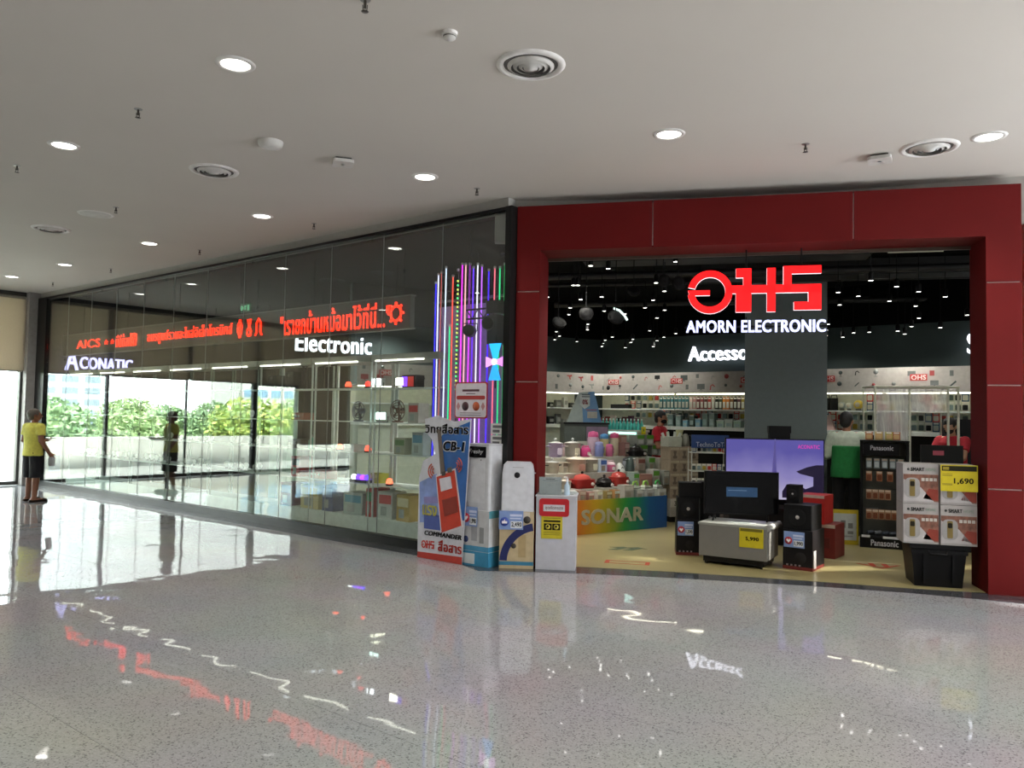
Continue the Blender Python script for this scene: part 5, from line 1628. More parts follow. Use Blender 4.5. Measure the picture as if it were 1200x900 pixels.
# third step
pot(647, 552, 2, .1, .15, '#a8a090', 'cream enamel pot on the third step behind the jamb')
pot(675, 552, 2, .15, .19, '#bcae9a', 'large white electric pot on the third step, left one', lid='#d8ccb8', panel='#b48a78')
pot(692, 552, 2, .12, .18, '#a8a294', 'large white electric pot on the third step, right one', lid='#d0c8b8', panel='#c8c4ac', f=.7)
ibox(704, 555, 2, .13, .14, .2, '#a8b4c4', '#4a6aa8', 'white and blue carton on the third step', .4)
cooker(715, 548, 2, .085, .15, '#c8688c', 'pink and white rice cooker on the third step', .5, '#d0b4b8')
q = on_tier(726, 550, 2, .4)
t = thing('slicer', 'white cone-shaped slicer on the third step', 'utensil', q, RZ_I)
b = B(); b.lathe([(.09, 0), (.06, .09), (.02, .13), (.0001, .135)], 16); b.build('cone', C('#c8ccc4', .35), t)
b = B(); b.lathe([(.0001, -.01), (.025, -.01), (.025, .0)], 10, (0, -.06, .05), axis='y'); b.build('spout', C('#2e3030'), t)
q = on_tier(738, 556, 2, .3)
t = thing('kettle', 'grey brushed kettle at the right of the third step', 'kettle', q, RZ_I)
b = B(); b.lathe([(.07, 0), (.075, .02), (.055, .18), (.04, .22), (.0001, .23)], 16); b.build('body', C('#4f5c58', .3, .4), t)
b = B(); b.tube([(.05, 0, .2), (.11, 0, .2), (.12, 0, .1), (.08, 0, .04)], .011, 6); b.build('handle', C('#c0c4c0', .4), t)
b = B(); b.prism([(-.09, .18), (-.05, .2), (-.05, .15)], -.015, .015, 'y'); b.build('spout', C('#5a6864', .3, .4), t)
# second step
def wok(x, y, k, w, d, h, hx, lab, f=.5):
    q = on_tier(x, y, k, f)
    t = thing('electric_pan', lab, 'pan', q, RZ_I)
    b = B(); b.rbox(0, 0, 0, w * .9, d * .9, .03, .05); b.rbox(0, 0, .03, w, d, h - .03, .07); b.build('base', C(hx, .3), t)
    b = B(); b.lathe([(d * .5, h), (d * .42, h + .05), (d * .15, h + .075), (.0001, h + .08)], 20); b.build('lid', C('#a8443c', .15) if hx.startswith('#8') else C('#3a3634', .2), t)
    b = B(); b.sph((0, 0, h + .095), .022, 10, 6); b.build('lid_knob', C('#2a2826'), t)
    for sx in (-1, 1):
        b = B(); b.rbox(sx * (w / 2 + .02), 0, h * .5, .06, .1, .025, .012); b.build('handle', C(hx, .4), t)
    b = B(); b.lathe([(.0001, -.02), (.022, -.02), (.025, 0)], 12, (w * .25, -d / 2, h * .5), axis='y'); b.build('dial', C('#c8c0b8', .4), t)
wok(682, 571, 1, .36, .26, .13, '#8e2622', 'glossy red oval electric pan on the second step')
wok(708, 571, 1, .2, .24, .07, '#1f1d1c', 'low black frying pan on the second step')
wok(725, 563, 1, .28, .24, .14, '#8c2a24', 'red electric pot on the second step, right one', .7)
pot(662, 565, 1, .09, .1, '#bcb4a4', 'small white pot on the second step beside the red pan', lid='#d0c8b8')
ibox(752, 562, 1, .26, .2, .17, '#8c6458', '#a4786a', 'reddish brown photo carton on the second step', .6)
# front step: small cartons, irons
for i, (x, hx, hx2, nm) in enumerate([(690, '#a4766c', '#c8c0b0', 'pinkish'), (700, '#b0a898', '#c8ccb8', 'pale grey'), (711, '#7a6a3a', '#c4bc9c', 'olive brown'), (720, '#a87e4e', '#c8d0c0', 'tan')]):
    ibox(x, 585, 0, .1, .12, .12 + .01 * (i % 2), hx, hx2, '%s small carton in the front row above the SONAR lettering' % nm, .4)
ibox(733, 582, 0, .18, .16, .19, '#98948a', '#b8b4a8', 'grey carton with round pictures in the front row', .5)
for i, (x, lab) in enumerate([(745, 'white and lime steam iron in the front row, left one'), (757, 'white and lime steam iron in the front row, middle one'), (771, 'white and green steam iron in the front row, right one')]):
    ibox(x, 584, 0, .15, .2, .115, '#9a9c94', '#b4b4ac', 'pale carton under the %s iron of the front row' % ['left', 'middle', 'right'][i], .5)
    q = on_tier(x, 575, 0, .5); q.z = .46 + .118
    t = thing('steam_iron', lab, 'iron', q, RZ_I + .3)
    b = B(); b.prism([(-.1, -.045), (.06, -.045), (.12, 0), (.06, .045), (-.1, .045)], 0, .012, 'z'); b.build('soleplate', C('#b0b0ac', .25, .6), t)
    b = B(); b.prism([(-.1, 0), (.1, 0), (.04, .05), (-.09, .06)], -.035, .035, 'y'); b.build('body', C('#c8d0c0' if i < 2 else '#d0d8d0', .35), t); t.children[-1].location.z = .012
    b = B(); b.tube([(-.09, 0, .06), (-.07, 0, .11), (.02, 0, .115), (.06, 0, .06)], .014, 7); b.build('handle', C('#8aba4a' if i < 2 else '#3a9a4a', .4), t)
# right half of the upper steps: black pan, green topped cartons
wok(745, 540, 3, .34, .24, .09, '#1c1b1b', 'black electric grill pan on the top step', .2)
for i, (x, zz, nm) in enumerate([(750, 1.03, 'lower left'), (764, 1.03, 'lower right'), (746, 1.20, 'upper left'), (757, 1.20, 'upper right')]):
    q = on_line(x, 515, SL2 + im * 1.17, ie); q.z = zz
    t = thing('green_carton', 'grey carton with a bright green band behind the grill pan, %s' % nm, 'box', q, RZ_I)
    B().cb(0, 0, 0, .155, .2, .16).build('box', C('#8f948c', .55), t)
    B().box(-.078, .078, -.103, -.1, .1, .16).build('green_band', C('#4f8a2c', .5), t)
    B().box(-.05, .05, -.102, -.1, .02, .08).build('printed_picture', C('#b0b4b0', .5), t)
q = on_line(754, 510, SL2 + im * 1.1, ie); q.z = 1.37
t = thing('price_card', 'small yellow price card on the green banded cartons', 'price card', q, RZ_I)
B().box(-.05, .05, -.004, 0, 0, .13).build('card', C('#c8bc1e', .5), t)
B().box(-.02, .02, -.006, -.004, .05, .09).build('print_mark', C('#6a7a20'), t)

# black cabinet with the loan leaflet standee behind the pots
q = at(684, 520, 13.25)
t = thing('display_cabinet', 'dark grey display cabinet with a black top behind the pots', 'cabinet', (q.x, q.y, .006), .12)
B().cb(0, 0, 0, .74, .4, 1.52).build('body', C('#3e4440', .5), t)
B().cb(0, 0, 1.52, .78, .44, .03).build('top', C('#141514', .4), t)
B().box(-.36, -.02, -.204, -.2, .9, 1.48).build('door_panel', C('#4a524c', .4), t)
B().box(.0, .36, -.204, -.2, .9, 1.48).build('door_panel', C('#7a6a7a', .45), t)
t = thing('tabletop_standee', 'pale blue slanted tabletop standee on the dark cabinet', 'standee', (q.x, q.y, 1.557), .12)
b = B(); b.prism([(-.3, 0), (.3, 0), (.16, .52), (-.1, .50)], -.02, 0.0, 'y'); b.build('board', C('#9aa6a0', .5), t)
b = B(); b.prism([(-.02, .0), (.3, 0), (.165, .52), (.07, .51), (-.04, .3)], -.023, -.02, 'y'); b.build('blue_print', C('#5c84a8', .5), t)
b = B(); b.prism([(-.08, .3), (.0, .22), (.09, .28), (.09, .46), (-.08, .46)], -.026, -.023, 'y'); b.build('pale_shield', C('#b4bcb8', .5), t)
letter('0%', C('#8a3a3c'), t, (.01, -.028, .34), .09, .08, .001, .03)
for z, hx in ((.42, '#5a6468'), (.455, '#5a6468'), (.2, '#8c5a68')):
    B().box(-.05 if z > .3 else .03, .09 if z > .3 else .21, -.028, -.026, z, z + .018).build('print_line', C(hx), t)
B().box(.05, .22, -.025, -.023, .07, .18).build('text_field', C('#a8a89c'), t)
b = B(); b.prism([(0.0, 0), (.16, 0), (.0, .4)], -.01, .01, 'x'); b.build('rear_strut', C('#8a9490'), t)

# ================================================================== STACK OF BLENDER CARTONS
q0 = at(793, 600, 12.75); q0.z = .006
RZ_S = .35
t = thing('shelf_base', 'grey shelf base with 399 price cards right of the island', 'shelf', q0, RZ_S)
B().box(-.24, .32, -.2, .25, .09, .37).build('body', C('#a09c90', .5), t)
B().box(-.22, .3, -.16, .22, 0, .09).build('plinth', C('#2a2826', .6), t)
B().box(-.24, .32, -.215, -.2, .24, .37).build('card_rail', C('#bcb9ac', .4), t)
for sx, tx in ((-.11, '399'), (.13, '399')):
    letter(tx, C('#2a2a2a'), t, (sx, -.217, .3), .13, .07, .001, .03)
e_s = Vector((math.cos(RZ_S), math.sin(RZ_S), 0))
proto = None
for r_ in range(4):
    for c_ in range(3):
        p_ = q0 + e_s * (-.145 + c_ * .172); p_.z = .006 + .37 + r_ * .205
        if proto is None:
            proto = thing('blender_carton', 'x', 'box', p_, RZ_S)
            B().cb(0, -.02, 0, .168, .3, .2).build('box', C('#9a8c78', .6), proto)
            B().box(-.08, .08, -.172, -.17, .155, .19).build('heading_band', C('#b4a890', .5), proto)
            b = B(); b.prism([(-.03, .02), (.03, .02), (.04, .05), (.015, .07), (.03, .14), (-.03, .14), (-.015, .07), (-.04, .05)], -.172, -.17, 'y'); b.build('blender_picture', C('#6a5e52', .5), proto)
            o = proto
        else:
            o = copy_tree(proto, loc=p_)
        o['label'] = 'beige blender carton in the stack, %s row, %s column' % (['bottom', 'second', 'third', 'top'][r_], ['left', 'middle', 'right'][c_])
        o['group'] = 'stacked blender cartons'
p_ = q0 + e_s * (-.13); p_.z = .006 + .37 + 4 * .205
t = thing('open_carton', 'white open carton with packets on top of the blender stack', 'box', p_, RZ_S)
B().box(-.12, .12, -.14, .1, 0, .16).build('box', C('#b0b4a6', .55), t)
for i in range(4):
    o = B().box(-.02, .02, -.01, .01, .16, .24).build('packet', C('#c4ccc0', .4), t); o.location = (-.08 + i * .05, -.05 + .03 * (i % 2), 0); o.rotation_euler = (0, .3 * (i - 1.5), 0)
p_ = q0 + e_s * (.15); p_.z = .006 + .37 + 4 * .205
t = thing('kettle', 'steel kettle on top of the blender cartons', 'kettle', p_, RZ_S)
b = B(); b.lathe([(.065, 0), (.07, .02), (.05, .17), (.03, .2), (.0001, .21)], 16); b.build('body', C('#8c8c80', .3, .6), t)
b = B(); b.tube([(.045, 0, .18), (.1, 0, .18), (.1, 0, .06), (.065, 0, .04)], .011, 6); b.build('handle', C('#222220', .4), t)
b = B(); b.prism([(-.085, .17), (-.045, .18), (-.05, .12)], -.014, .014, 'y'); b.build('spout', C('#8c8c80', .3, .6), t)
p_ = q0 + e_s * (.06) + Vector((0, .13, 0)); p_.z = .006 + .37 + 4 * .205
t = thing('cream_bag', 'cream standing pouch behind the kettle', 'package', p_, RZ_S + .2)
b = B(); b.prism([(-.06, 0), (.06, 0), (.05, .22), (.08, .27), (-.04, .27), (-.05, .22)], -.03, .03, 'y'); b.build('pouch', C('#b8b88c', .5), t)
B().box(-.04, .04, -.033, -.03, .06, .16).build('label', C('#cac8a4'), t)

# ================================================================== WIRE RACK WITH BLUE HEADER
q0 = at(829, 600, 12.1); q0.z = .006
RZ_T = -.05
t = thing('wire_rack', 'white wire rack of small parts with a blue lettered header', 'rack', q0, RZ_T)
for sx in (-.27, .27):
    for y in (-.15, .15):
        b = B(); b.tube([(sx, y, 0), (sx, y, 1.2)], .008, 6); b.build('post', C('#c2c6be', .4), t)
B().box(-.28, .28, -.17, -.155, 1.2, 1.4).build('header', C('#2b467c', .45), t)
letter('TechnoToTo', C('#b8c4d8'), t, (.02, -.174, 1.255), .46, .07, .001, .02)
for z in (.62, .84, 1.12):
    B().box(-.27, .27, -.16, .16, z, z + .012).build('wire_shelf', C('#c2c6be', .4), t)
    for i in range(7):
        o = link('hook_pack', BL[(i * 2 + int(z * 10)) % 7], t, (-.23 + i * .077, -.1, z + .015)); o.scale = (.7, .7, .7)
for i in range(5):
    B().box(-.26 + i * .107, -.18 + i * .107, -.12, .0, 0.2, .55).build('carton', C(['#8a5a44', '#94634a', '#7c5240', '#8a5a44', '#a07a58'][i], .55), t)
B().box(-.28, .28, -.17, .17, 0, .2).build('base', C('#55504a', .5), t)

# ================================================================== TELEVISIONS AND CONSOLE
f0 = Vector((2.19, 9.02, 0)); f1 = Vector((2.80, 8.65, 0))
rzc = math.atan2(f1.y - f0.y, f1.x - f0.x); Wc = (f1 - f0).length
inwc = Vector((-math.sin(rzc), math.cos(rzc), 0)); axc = Vector((math.cos(rzc), math.sin(rzc), 0))
c0 = (f0 + f1) / 2
t = thing('television_console', 'low silver grey console on castors with a yellow price sign', 'console', (c0.x, c0.y, .006), rzc)
B().box(-Wc / 2 - .02, Wc / 2 + .02, -.03, .5, .095, .44).build('body', pm('silver_laminate', '#75736e', .4, noise=.03), t)
B().box(-Wc / 2 - .03, Wc / 2 + .03, -.04, .52, .44, .465).build('top', C('#8f918a', .3), t)
B().box(-Wc / 2 + .02, Wc / 2 - .02, .0, .47, .03, .095).build('dark_base', C('#26241f', .5), t)
for sx in (-Wc / 2 + .05, Wc / 2 - .05):
    for y in (.02, .45):
        b = B(); b.cyl((-.012, 0, .022), .022, .024, 12, axis='x'); o = b.build('castor', C('#3a3834', .4), t); o.location = (sx, y, 0)
b = B(); b.tube([(Wc / 2 + .02, -.02, .45), (Wc / 2 + .03, .5, .45)], .035, 10); b.build('cable_cover', C('#9a9a94', .4), t)
B().box(.08, .34, -.038, -.03, .23, .45).build('price_sign', C('#c4b41c', .5), t)
letter('5,990', C('#26240e'), t, (.22, -.04, .325), .14, .045, .001, .03)
B().box(.09, .33, -.04, -.038, .405, .435).build('sign_heading', C('#6a6214'), t)
# flat papers on the console
q = c0 + inwc * .18 + axc * .05; q.z = .473
t = thing('leaflet', 'glossy leaflet lying on the silver console', 'paper', q, rzc + .2)
B().cb(0, 0, 0, .3, .12, .004).build('sheet', C('#c8ccc8', .2), t); B().box(-.12, .1, -.04, .03, .004, .006).build('print', C('#8a948c', .3), t)
# lower black television standing on the console
def tv(name, lab, loc, rz, w, h, tilt=0.0, frame='#111112'):
    t = thing(name, lab, 'television', loc, rz)
    B().box(-w / 2, w / 2, -.02, .03, 0.07, h + .07).build('casing', C(frame, .35), t)
    B().box(-w / 2 + .012, w / 2 - .012, -.023, -.02, .09, h + .058).build('screen', C('#0f1012', .12), t)
    for sx in (-w * .36, w * .36):
        b = B(); b.tube([(sx, 0, .075), (sx - .03, -.1, .008)], .01, 6); b.tube([(sx, 0, .075), (sx + .03, .12, .008)], .01, 6); b.build('foot', C('#1a1a1c', .4), t)
    return t
q = c0 + inwc * .4 + axc * -.02; q.z = .466
t2 = tv('television', 'black switched-off television with a blue sticker standing on the console', q, rzc + .42, .84, .50)
B().box(-.17, .18, -.026, -.023, .28, .39).build('blue_sticker', C('#2c5078', .4), t2)
B().box(-.15, .06, -.0275, -.026, .35, .356).build('sticker_text', C('#8aa4c0'), t2)
# big television with the purple picture on a low stand behind
q = at(907, 590, 10.55); q.z = .006
RZ_TV = -.10
t = thing('television_stand', 'dark low stand that carries the large lit television', 'stand', q, RZ_TV)
B().box(-.62, .62, -.2, .25, .08, .46).build('body', C('#201c1c', .5), t)
B().box(-.64, .64, -.22, .27, .46, .485).build('top', C('#2a2626', .4), t)
B().box(-.55, .55, -.15, .2, 0, .08).build('plinth', C('#121212'), t)
w_, h_ = 1.29, .75
tvb = Vector((q.x, q.y, .497))
t = tv('television', 'large lit television showing a purple sky over a temple roof', tvb, RZ_TV, w_, .83)
def picture():
    m = bpy.data.materials.new('television_picture'); m.use_nodes = True
    nt = m.node_tree
    bs = nt.nodes['Principled BSDF']
    tc = nt.nodes.new('ShaderNodeTexCoord'); sp_ = nt.nodes.new('ShaderNodeSeparateXYZ')
    ns = nt.nodes.new('ShaderNodeTexNoise'); ns.inputs['Scale'].default_value = 3.5
    rp = nt.nodes.new('ShaderNodeValToRGB'); mr = nt.nodes.new('ShaderNodeMapRange'); ad = nt.nodes.new('ShaderNodeMath'); ad.operation = 'MULTIPLY_ADD'; ad.inputs[1].default_value = .35
    mr.inputs['From Min'].default_value = .1; mr.inputs['From Max'].default_value = .9
    e = rp.color_ramp.elements
    e[0].position = 0.2; e[0].color = (*lin('#c4bedc'), 1); e[1].position = 1.1; e[1].color = (*lin('#5c56a8'), 1)
    k = e.new(.55); k.color = (*lin('#9088c4'), 1)
    nt.links.new(tc.outputs['Object'], sp_.inputs[0]); nt.links.new(sp_.outputs['Z'], mr.inputs['Value'])
    nt.links.new(tc.outputs['Object'], ns.inputs['Vector']); nt.links.new(ns.outputs['Fac'], ad.inputs[0]); nt.links.new(mr.outputs[0], ad.inputs[2])
    nt.links.new(ad.outputs[0], rp.inputs['Fac'])
    nt.links.new(rp.outputs['Color'], bs.inputs['Emission Color']); bs.inputs['Emission Strength'].default_value = .75
    bs.inputs['Base Color'].default_value = (.02, .02, .03, 1); bs.inputs['Roughness'].default_value = .15
    return m
B().box(-w_ / 2 + .014, w_ / 2 - .014, -.0245, -.023, .095, .886).build('picture', picture(), t)
M_DARKPIC = pm('dark_picture', '#241c3c', .3, emit=.5)
b = B(); b.prism([(-.04, .36), (0.0, .9), (.012, .9), (.03, .36)], -.026, -.0245, 'y'); b.build('spire_picture', pm('spire_picture', '#5c549c', .3, emit=.6), t)
b = B(); b.prism([(.28, .47), (.42, .53), (.54, .56), (.63, .56), (.63, .12), (.5, .12), (.5, .4), (.33, .44)], -.026, -.0245, 'y'); b.build('roof_picture', M_DARKPIC, t)
b = B(); b.prism([(.1, .12), (.63, .12), (.63, .3), (.5, .28), (.4, .24), (.3, .3), (.22, .22), (.16, .3), (.1, .2)], -.0265, -.0245, 'y'); b.build('treeline_picture', M_DARKPIC, t)
b = B(); b.prism([(-.63, .12), (-.3, .12), (-.3, .42), (-.36, .38), (-.4, .44), (-.45, .36), (-.52, .43), (-.58, .36), (-.63, .4)], -.0265, -.0245, 'y'); b.build('shrub_picture', M_DARKPIC, t)
letter('ACONATIC', glow('#c83aa8', .8), t, (.44, -.027, .80), .28, .05, .001, .02)
q2 = at(915, 505, 10.9); 
t = thing('small_box', 'small black box on the ledge above the large television', 'box', (q2.x, q2.y, .006), RZ_TV)
B().box(-.14, .14, .05, .15, 0.0, 1.46).build('post_stand', C('#15161a', .5), t); B().box(-.15, .15, .04, .16, 1.46, 1.56).build('box', C('#101113', .4), t)

# speakers and cartons beside the console ------------------------------------
def speaker_box(lab, loc, rz, w, d, h, cone=True, name='speaker'):
    t = thing(name, lab, 'speaker', loc, rz)
    b = B(); b.rbox(0, d / 2, 0, w, d, h, .012); b.build('cabinet', C('#131314', .5), t)
    if cone:
        r = min(w, h) * .36
        b = B(); b.lathe([(r, -.004), (r * .8, -.012), (r * .35, .0), (.0001, -.006)], 20, (0, 0, h * .5), axis='y'); b.build('cone', C('#222224', .4), t)
        b = B(); b.lathe([(.0001, -.018), (r * .22, -.008)], 12, (0, 0, h * .5), axis='y'); b.build('dust_cap', C('#a8a4a0', .3), t)
    else:
        B().box(-w * .42, w * .42, -.004, 0, h * .08, h * .92).build('grille', C('#1e1e20', .8), t)
    return t
def sub_carton(lab, loc, rz, w, d, h, tagp):
    t = thing('speaker_carton', lab, 'box', loc, rz)
    B().box(-w / 2, w / 2, 0, d, 0, h).build('box', C('#221d1f', .5), t)
    B().box(-w / 2 - .001, w / 2 + .001, -.002, d + .001, 0, .035).build('red_foot', C('#6a2522', .5), t)
    b = B(); b.lathe([(.0001, -.002), (w * .18, -.002), (w * .2, 0)], 16, (w * .1, 0, h * .3), axis='y'); b.build('speaker_picture', C('#3a3638', .5), t)
    for i in range(4): B().box(-w * .38 + i * .045, -w * .38 + i * .045 + .02, -.002, 0, h * .09, h * .13).build('print_mark', C('#8a8084'), t)
    B().box(w / 2, w / 2 + .002, d * .1, d * .3, h * .05, h * .5).build('white_label', C('#a8a4a2'), t)
    price_tag(t, -w * .1, -.014, h * .76, w * .95 if w < .25 else w * .7, h * .4, tagp, 'heart')
    return t
q = onz(801, 654, .006)
rzl = -.15
SLQ = Vector((2.00, 9.50, .006))
sub_carton('black speaker carton with a heart price tag left of the console', SLQ + Vector((.14, 0, 0)), rzl, .27, .3, .42, '1,590')
speaker_box('black subwoofer with a pale dust cap on the left carton', Vector((2.15, 9.53, .427)), rzl, .26, .26, .26)
speaker_box('black satellite speaker on the left subwoofer', Vector((2.18, 9.56, .688)), rzl, .27, .22, .18, False)
speaker_box('tall black speaker behind the left carton', Vector((2.46, 9.72, .006)), rzl, .24, .25, .86, True)
q = Vector((3.03, 8.80, .006)); e2 = Vector((.22, -.172, 0)).normalized(); rzr = math.atan2(e2.y, e2.x)
nr = Vector((-e2.y, e2.x, 0))
sub_carton('black speaker carton with a 1,990 heart tag right of the console', q + e2 * .17, rzr, .32, .42, .43, '1,990')
p_ = q + e2 * .16 + nr * .03; p_.z = .44
speaker_box('large black subwoofer on the right carton', p_, rzr, .31, .36, .27, True)
p_ = q + e2 * .05 + nr * .2; p_.z = .713
speaker_box('small black speaker on the right subwoofer', p_, rzr, .15, .14, .2, True)
for loc, w, d, h, hx, lab in (((3.75, 9.5, .006), .3, .4, .40, '#6c2420', 'dark red carton right of the speaker cartons'), ((3.62, 9.52, .41), .32, .36, .34, '#a8221e', 'bright red carton on the dark red carton')):
    t = thing('red_carton', lab, 'box', loc, rzr)
    B().box(-w / 2, w / 2, 0, d, 0, h).build('box', C(hx, .5), t)
    B().box(-w / 2, w / 2, -.002, 0, h * .9, h).build('pale_edge', C('#b8a89c'), t)
    B().box(-w * .3, w * .3, -.003, 0, h * .3, h * .6).build('print_field', C('#7c1c1a' if hx == '#a8221e' else '#54201c'), t)

# ================================================================== BATTERY RACK
f0 = Vector((4.62, 10.39, 0)); f1 = Vector((5.12, 10.17, 0))
rzk = math.atan2(f1.y - f0.y, f1.x - f0.x); Wk = (f1 - f0).length
c0 = (f0 + f1) / 2
t = thing('battery_rack', 'black standing rack with Panasonic lettering at top and foot', 'rack', (c0.x, c0.y, .006), rzk)
B().box(-Wk / 2 - .02, Wk / 2 + .02, -.02, .4, 0, .14).build('base', C('#121214', .4), t)
B().box(-Wk / 2 - .01, Wk / 2 + .01, .02, .1, .14, .15).build('tray', C('#2a2a2c', .4), t)
for sx in (-Wk / 2, Wk / 2):
    B().box(sx - .018, sx + .018, .04, .34, .14, 1.38).build('side_frame', C('#17181a', .4), t)
B().box(-Wk / 2, Wk / 2, .32, .34, .14, 1.38).build('back_panel', C('#5d5f58', .5), t)
B().box(-Wk / 2 - .02, Wk / 2 + .02, .0, .36, 1.38, 1.40).build('top', C('#17181a', .4), t)
B().box(-Wk / 2 + .02, Wk / 2 - .1, .01, .03, 1.2, 1.36).build('header', C('#101012', .3), t)
letter('Panasonic', C('#c8c8cc'), t, (-.03, .008, 1.3), .27, .06, .001, .03)
letter('Panasonic', C('#d4d4d8'), t, (.0, -.023, .07), .32, .075, .001, .04)
for k, z in enumerate((.16, .16)):
    pass
B().box(-Wk / 2, -Wk / 2 + .1, -.03, -.02, .135, .165).build('white_ticket', C('#c8cacc'), t)
B().box(-.02, Wk / 2, -.03, -.02, .13, .16).build('white_ticket', C('#c8cacc'), t)
for k, (z, col_, n_) in enumerate([(1.03, '#8a9aa0', 5), (.86, '#a06a48', 4), (.62, '#9c7a5c', 6), (.36, '#a07a58', 6)]):
    b = B(); b.tube([(-Wk / 2 + .03, .1, z + .14), (Wk / 2 - .03, .1, z + .14)], .005, 5); b.build('hook_bar', C('#3a3a3c', .3, .6), t)
    for i in range(n_):
        if k == 2 and i == 4: continue
        x = -Wk / 2 + .09 + i * (Wk - .17) / max(1, n_ - 1)
        b = B(); b.box(-.035, .035, -.004, 0, 0, .13, 0); b.rbox(0, .05, -.02, .05, .07, .016, .01, 1, axis='y'); b.box(-.03, .03, -.006, -.004, .1, .125, 2)
        o = b.build('battery_pack', [C(col_, .5), C('#6a3a22' if k else '#c0ccd0', .35), C('#c8b8a4', .5)], t); o.location = (x, .1, z)
for i in range(6):
    b = B(); b.tube([(0, 0, .03), (.07, .04, .04)], .024, 8); o = b.build('battery_tub', C(['#4a5058', '#6a6e72', '#3a4048'][i % 3], .3), t); o.location = (-Wk / 2 + .07 + i * .09, .12, .15)
for i, (dx, hx, nm) in enumerate([(-.18, '#b07040', 'orange'), (-.06, '#b89a58', 'ochre'), (.06, '#a8a04a', 'yellow green'), (.15, '#a86a4a', 'brick red')]):
    p_ = c0 + Vector((math.cos(rzk), math.sin(rzk), 0)) * dx + Vector((-math.sin(rzk), math.cos(rzk), 0)) * .2; p_.z = 1.407
    o = link('snack_pack', blister(hx, '#c8a878', .09, .11), None, p_, rzk)
    tag(o, '%s packet standing on top of the battery rack' % nm, 'package', 'packets on the battery rack')
# yellow and white board in front of the man in green
q = onz(990, 638, .006)
t = thing('product_board', 'yellow bordered white product board on the floor beside the battery rack', 'board', (q.x, q.y, .006), -.2)
B().box(-.16, .17, 0, .03, 0, .46).build('yellow_frame', C('#b8a428', .5), t)
B().box(-.14, .145, -.003, 0, .06, .41).build('white_field', C('#aab0ac', .5), t)
for sx, z, w, h in ((-.02, .27, .06, .1), (-.1, .24, .04, .06), (.07, .25, .06, .07), (.07, .16, .07, .04), (-.09, .16, .06, .03)):
    B().box(sx - w / 2, sx + w / 2, -.005, -.003, z - h / 2, z + h / 2).build('product_picture', C('#6a6c68', .5), t)
B().box(-.1, .1, -.005, -.003, .1, .12).build('text_line', C('#8a8c88'), t)

# ================================================================== AIR FRYER CARTONS AND BIN
f0 = Vector((4.06, 7.99, 0)); f1 = Vector((4.52, 7.86, 0))
rzb = math.atan2(f1.y - f0.y, f1.x - f0.x); exb = Vector((math.cos(rzb), math.sin(rzb), 0)); eyb = Vector((-exb.y, exb.x, 0))
cb0 = (f0 + f1) / 2
t = thing('storage_bin', 'black plastic storage bin under the air fryer cartons', 'bin', (cb0.x, cb0.y, .006), rzb)
b = B(); b.add([(-.215, 0, 0), (.215, 0, 0), (.215, .42, 0), (-.215, .42, 0), (-.25, -.03, .38), (.25, -.03, .38), (.25, .45, .38), (-.25, .45, .38)], [(0, 3, 2, 1), (0, 1, 5, 4), (1, 2, 6, 5), (2, 3, 7, 6), (3, 0, 4, 7)]); b.build('tub', C('#161718', .45), t)
b = B(); b.box(-.27, .27, -.055, .475, .38, .425); b.build('lid', C('#141516', .45), t)
B().box(-.255, .255, -.052, -.03, .33, .37).build('rim', C('#1a1b1c', .45), t)
for sx in (-.13, .13):
    o = B().box(-.012, .012, -.025, -.0, .04, .34).build('rib', C('#1a1b1c', .45), t); o.location = (sx, -.012, 0)
b = B(); b.tube([(-.1, -.05, .36), (-.09, -.065, .33), (.06, -.065, .33), (.07, -.05, .36)], .01, 6); b.build('handle', C('#1c1d1e', .45), t)
FW, FH, FD = .325, .395, .34
proto = None
zb0 = .006 + .427
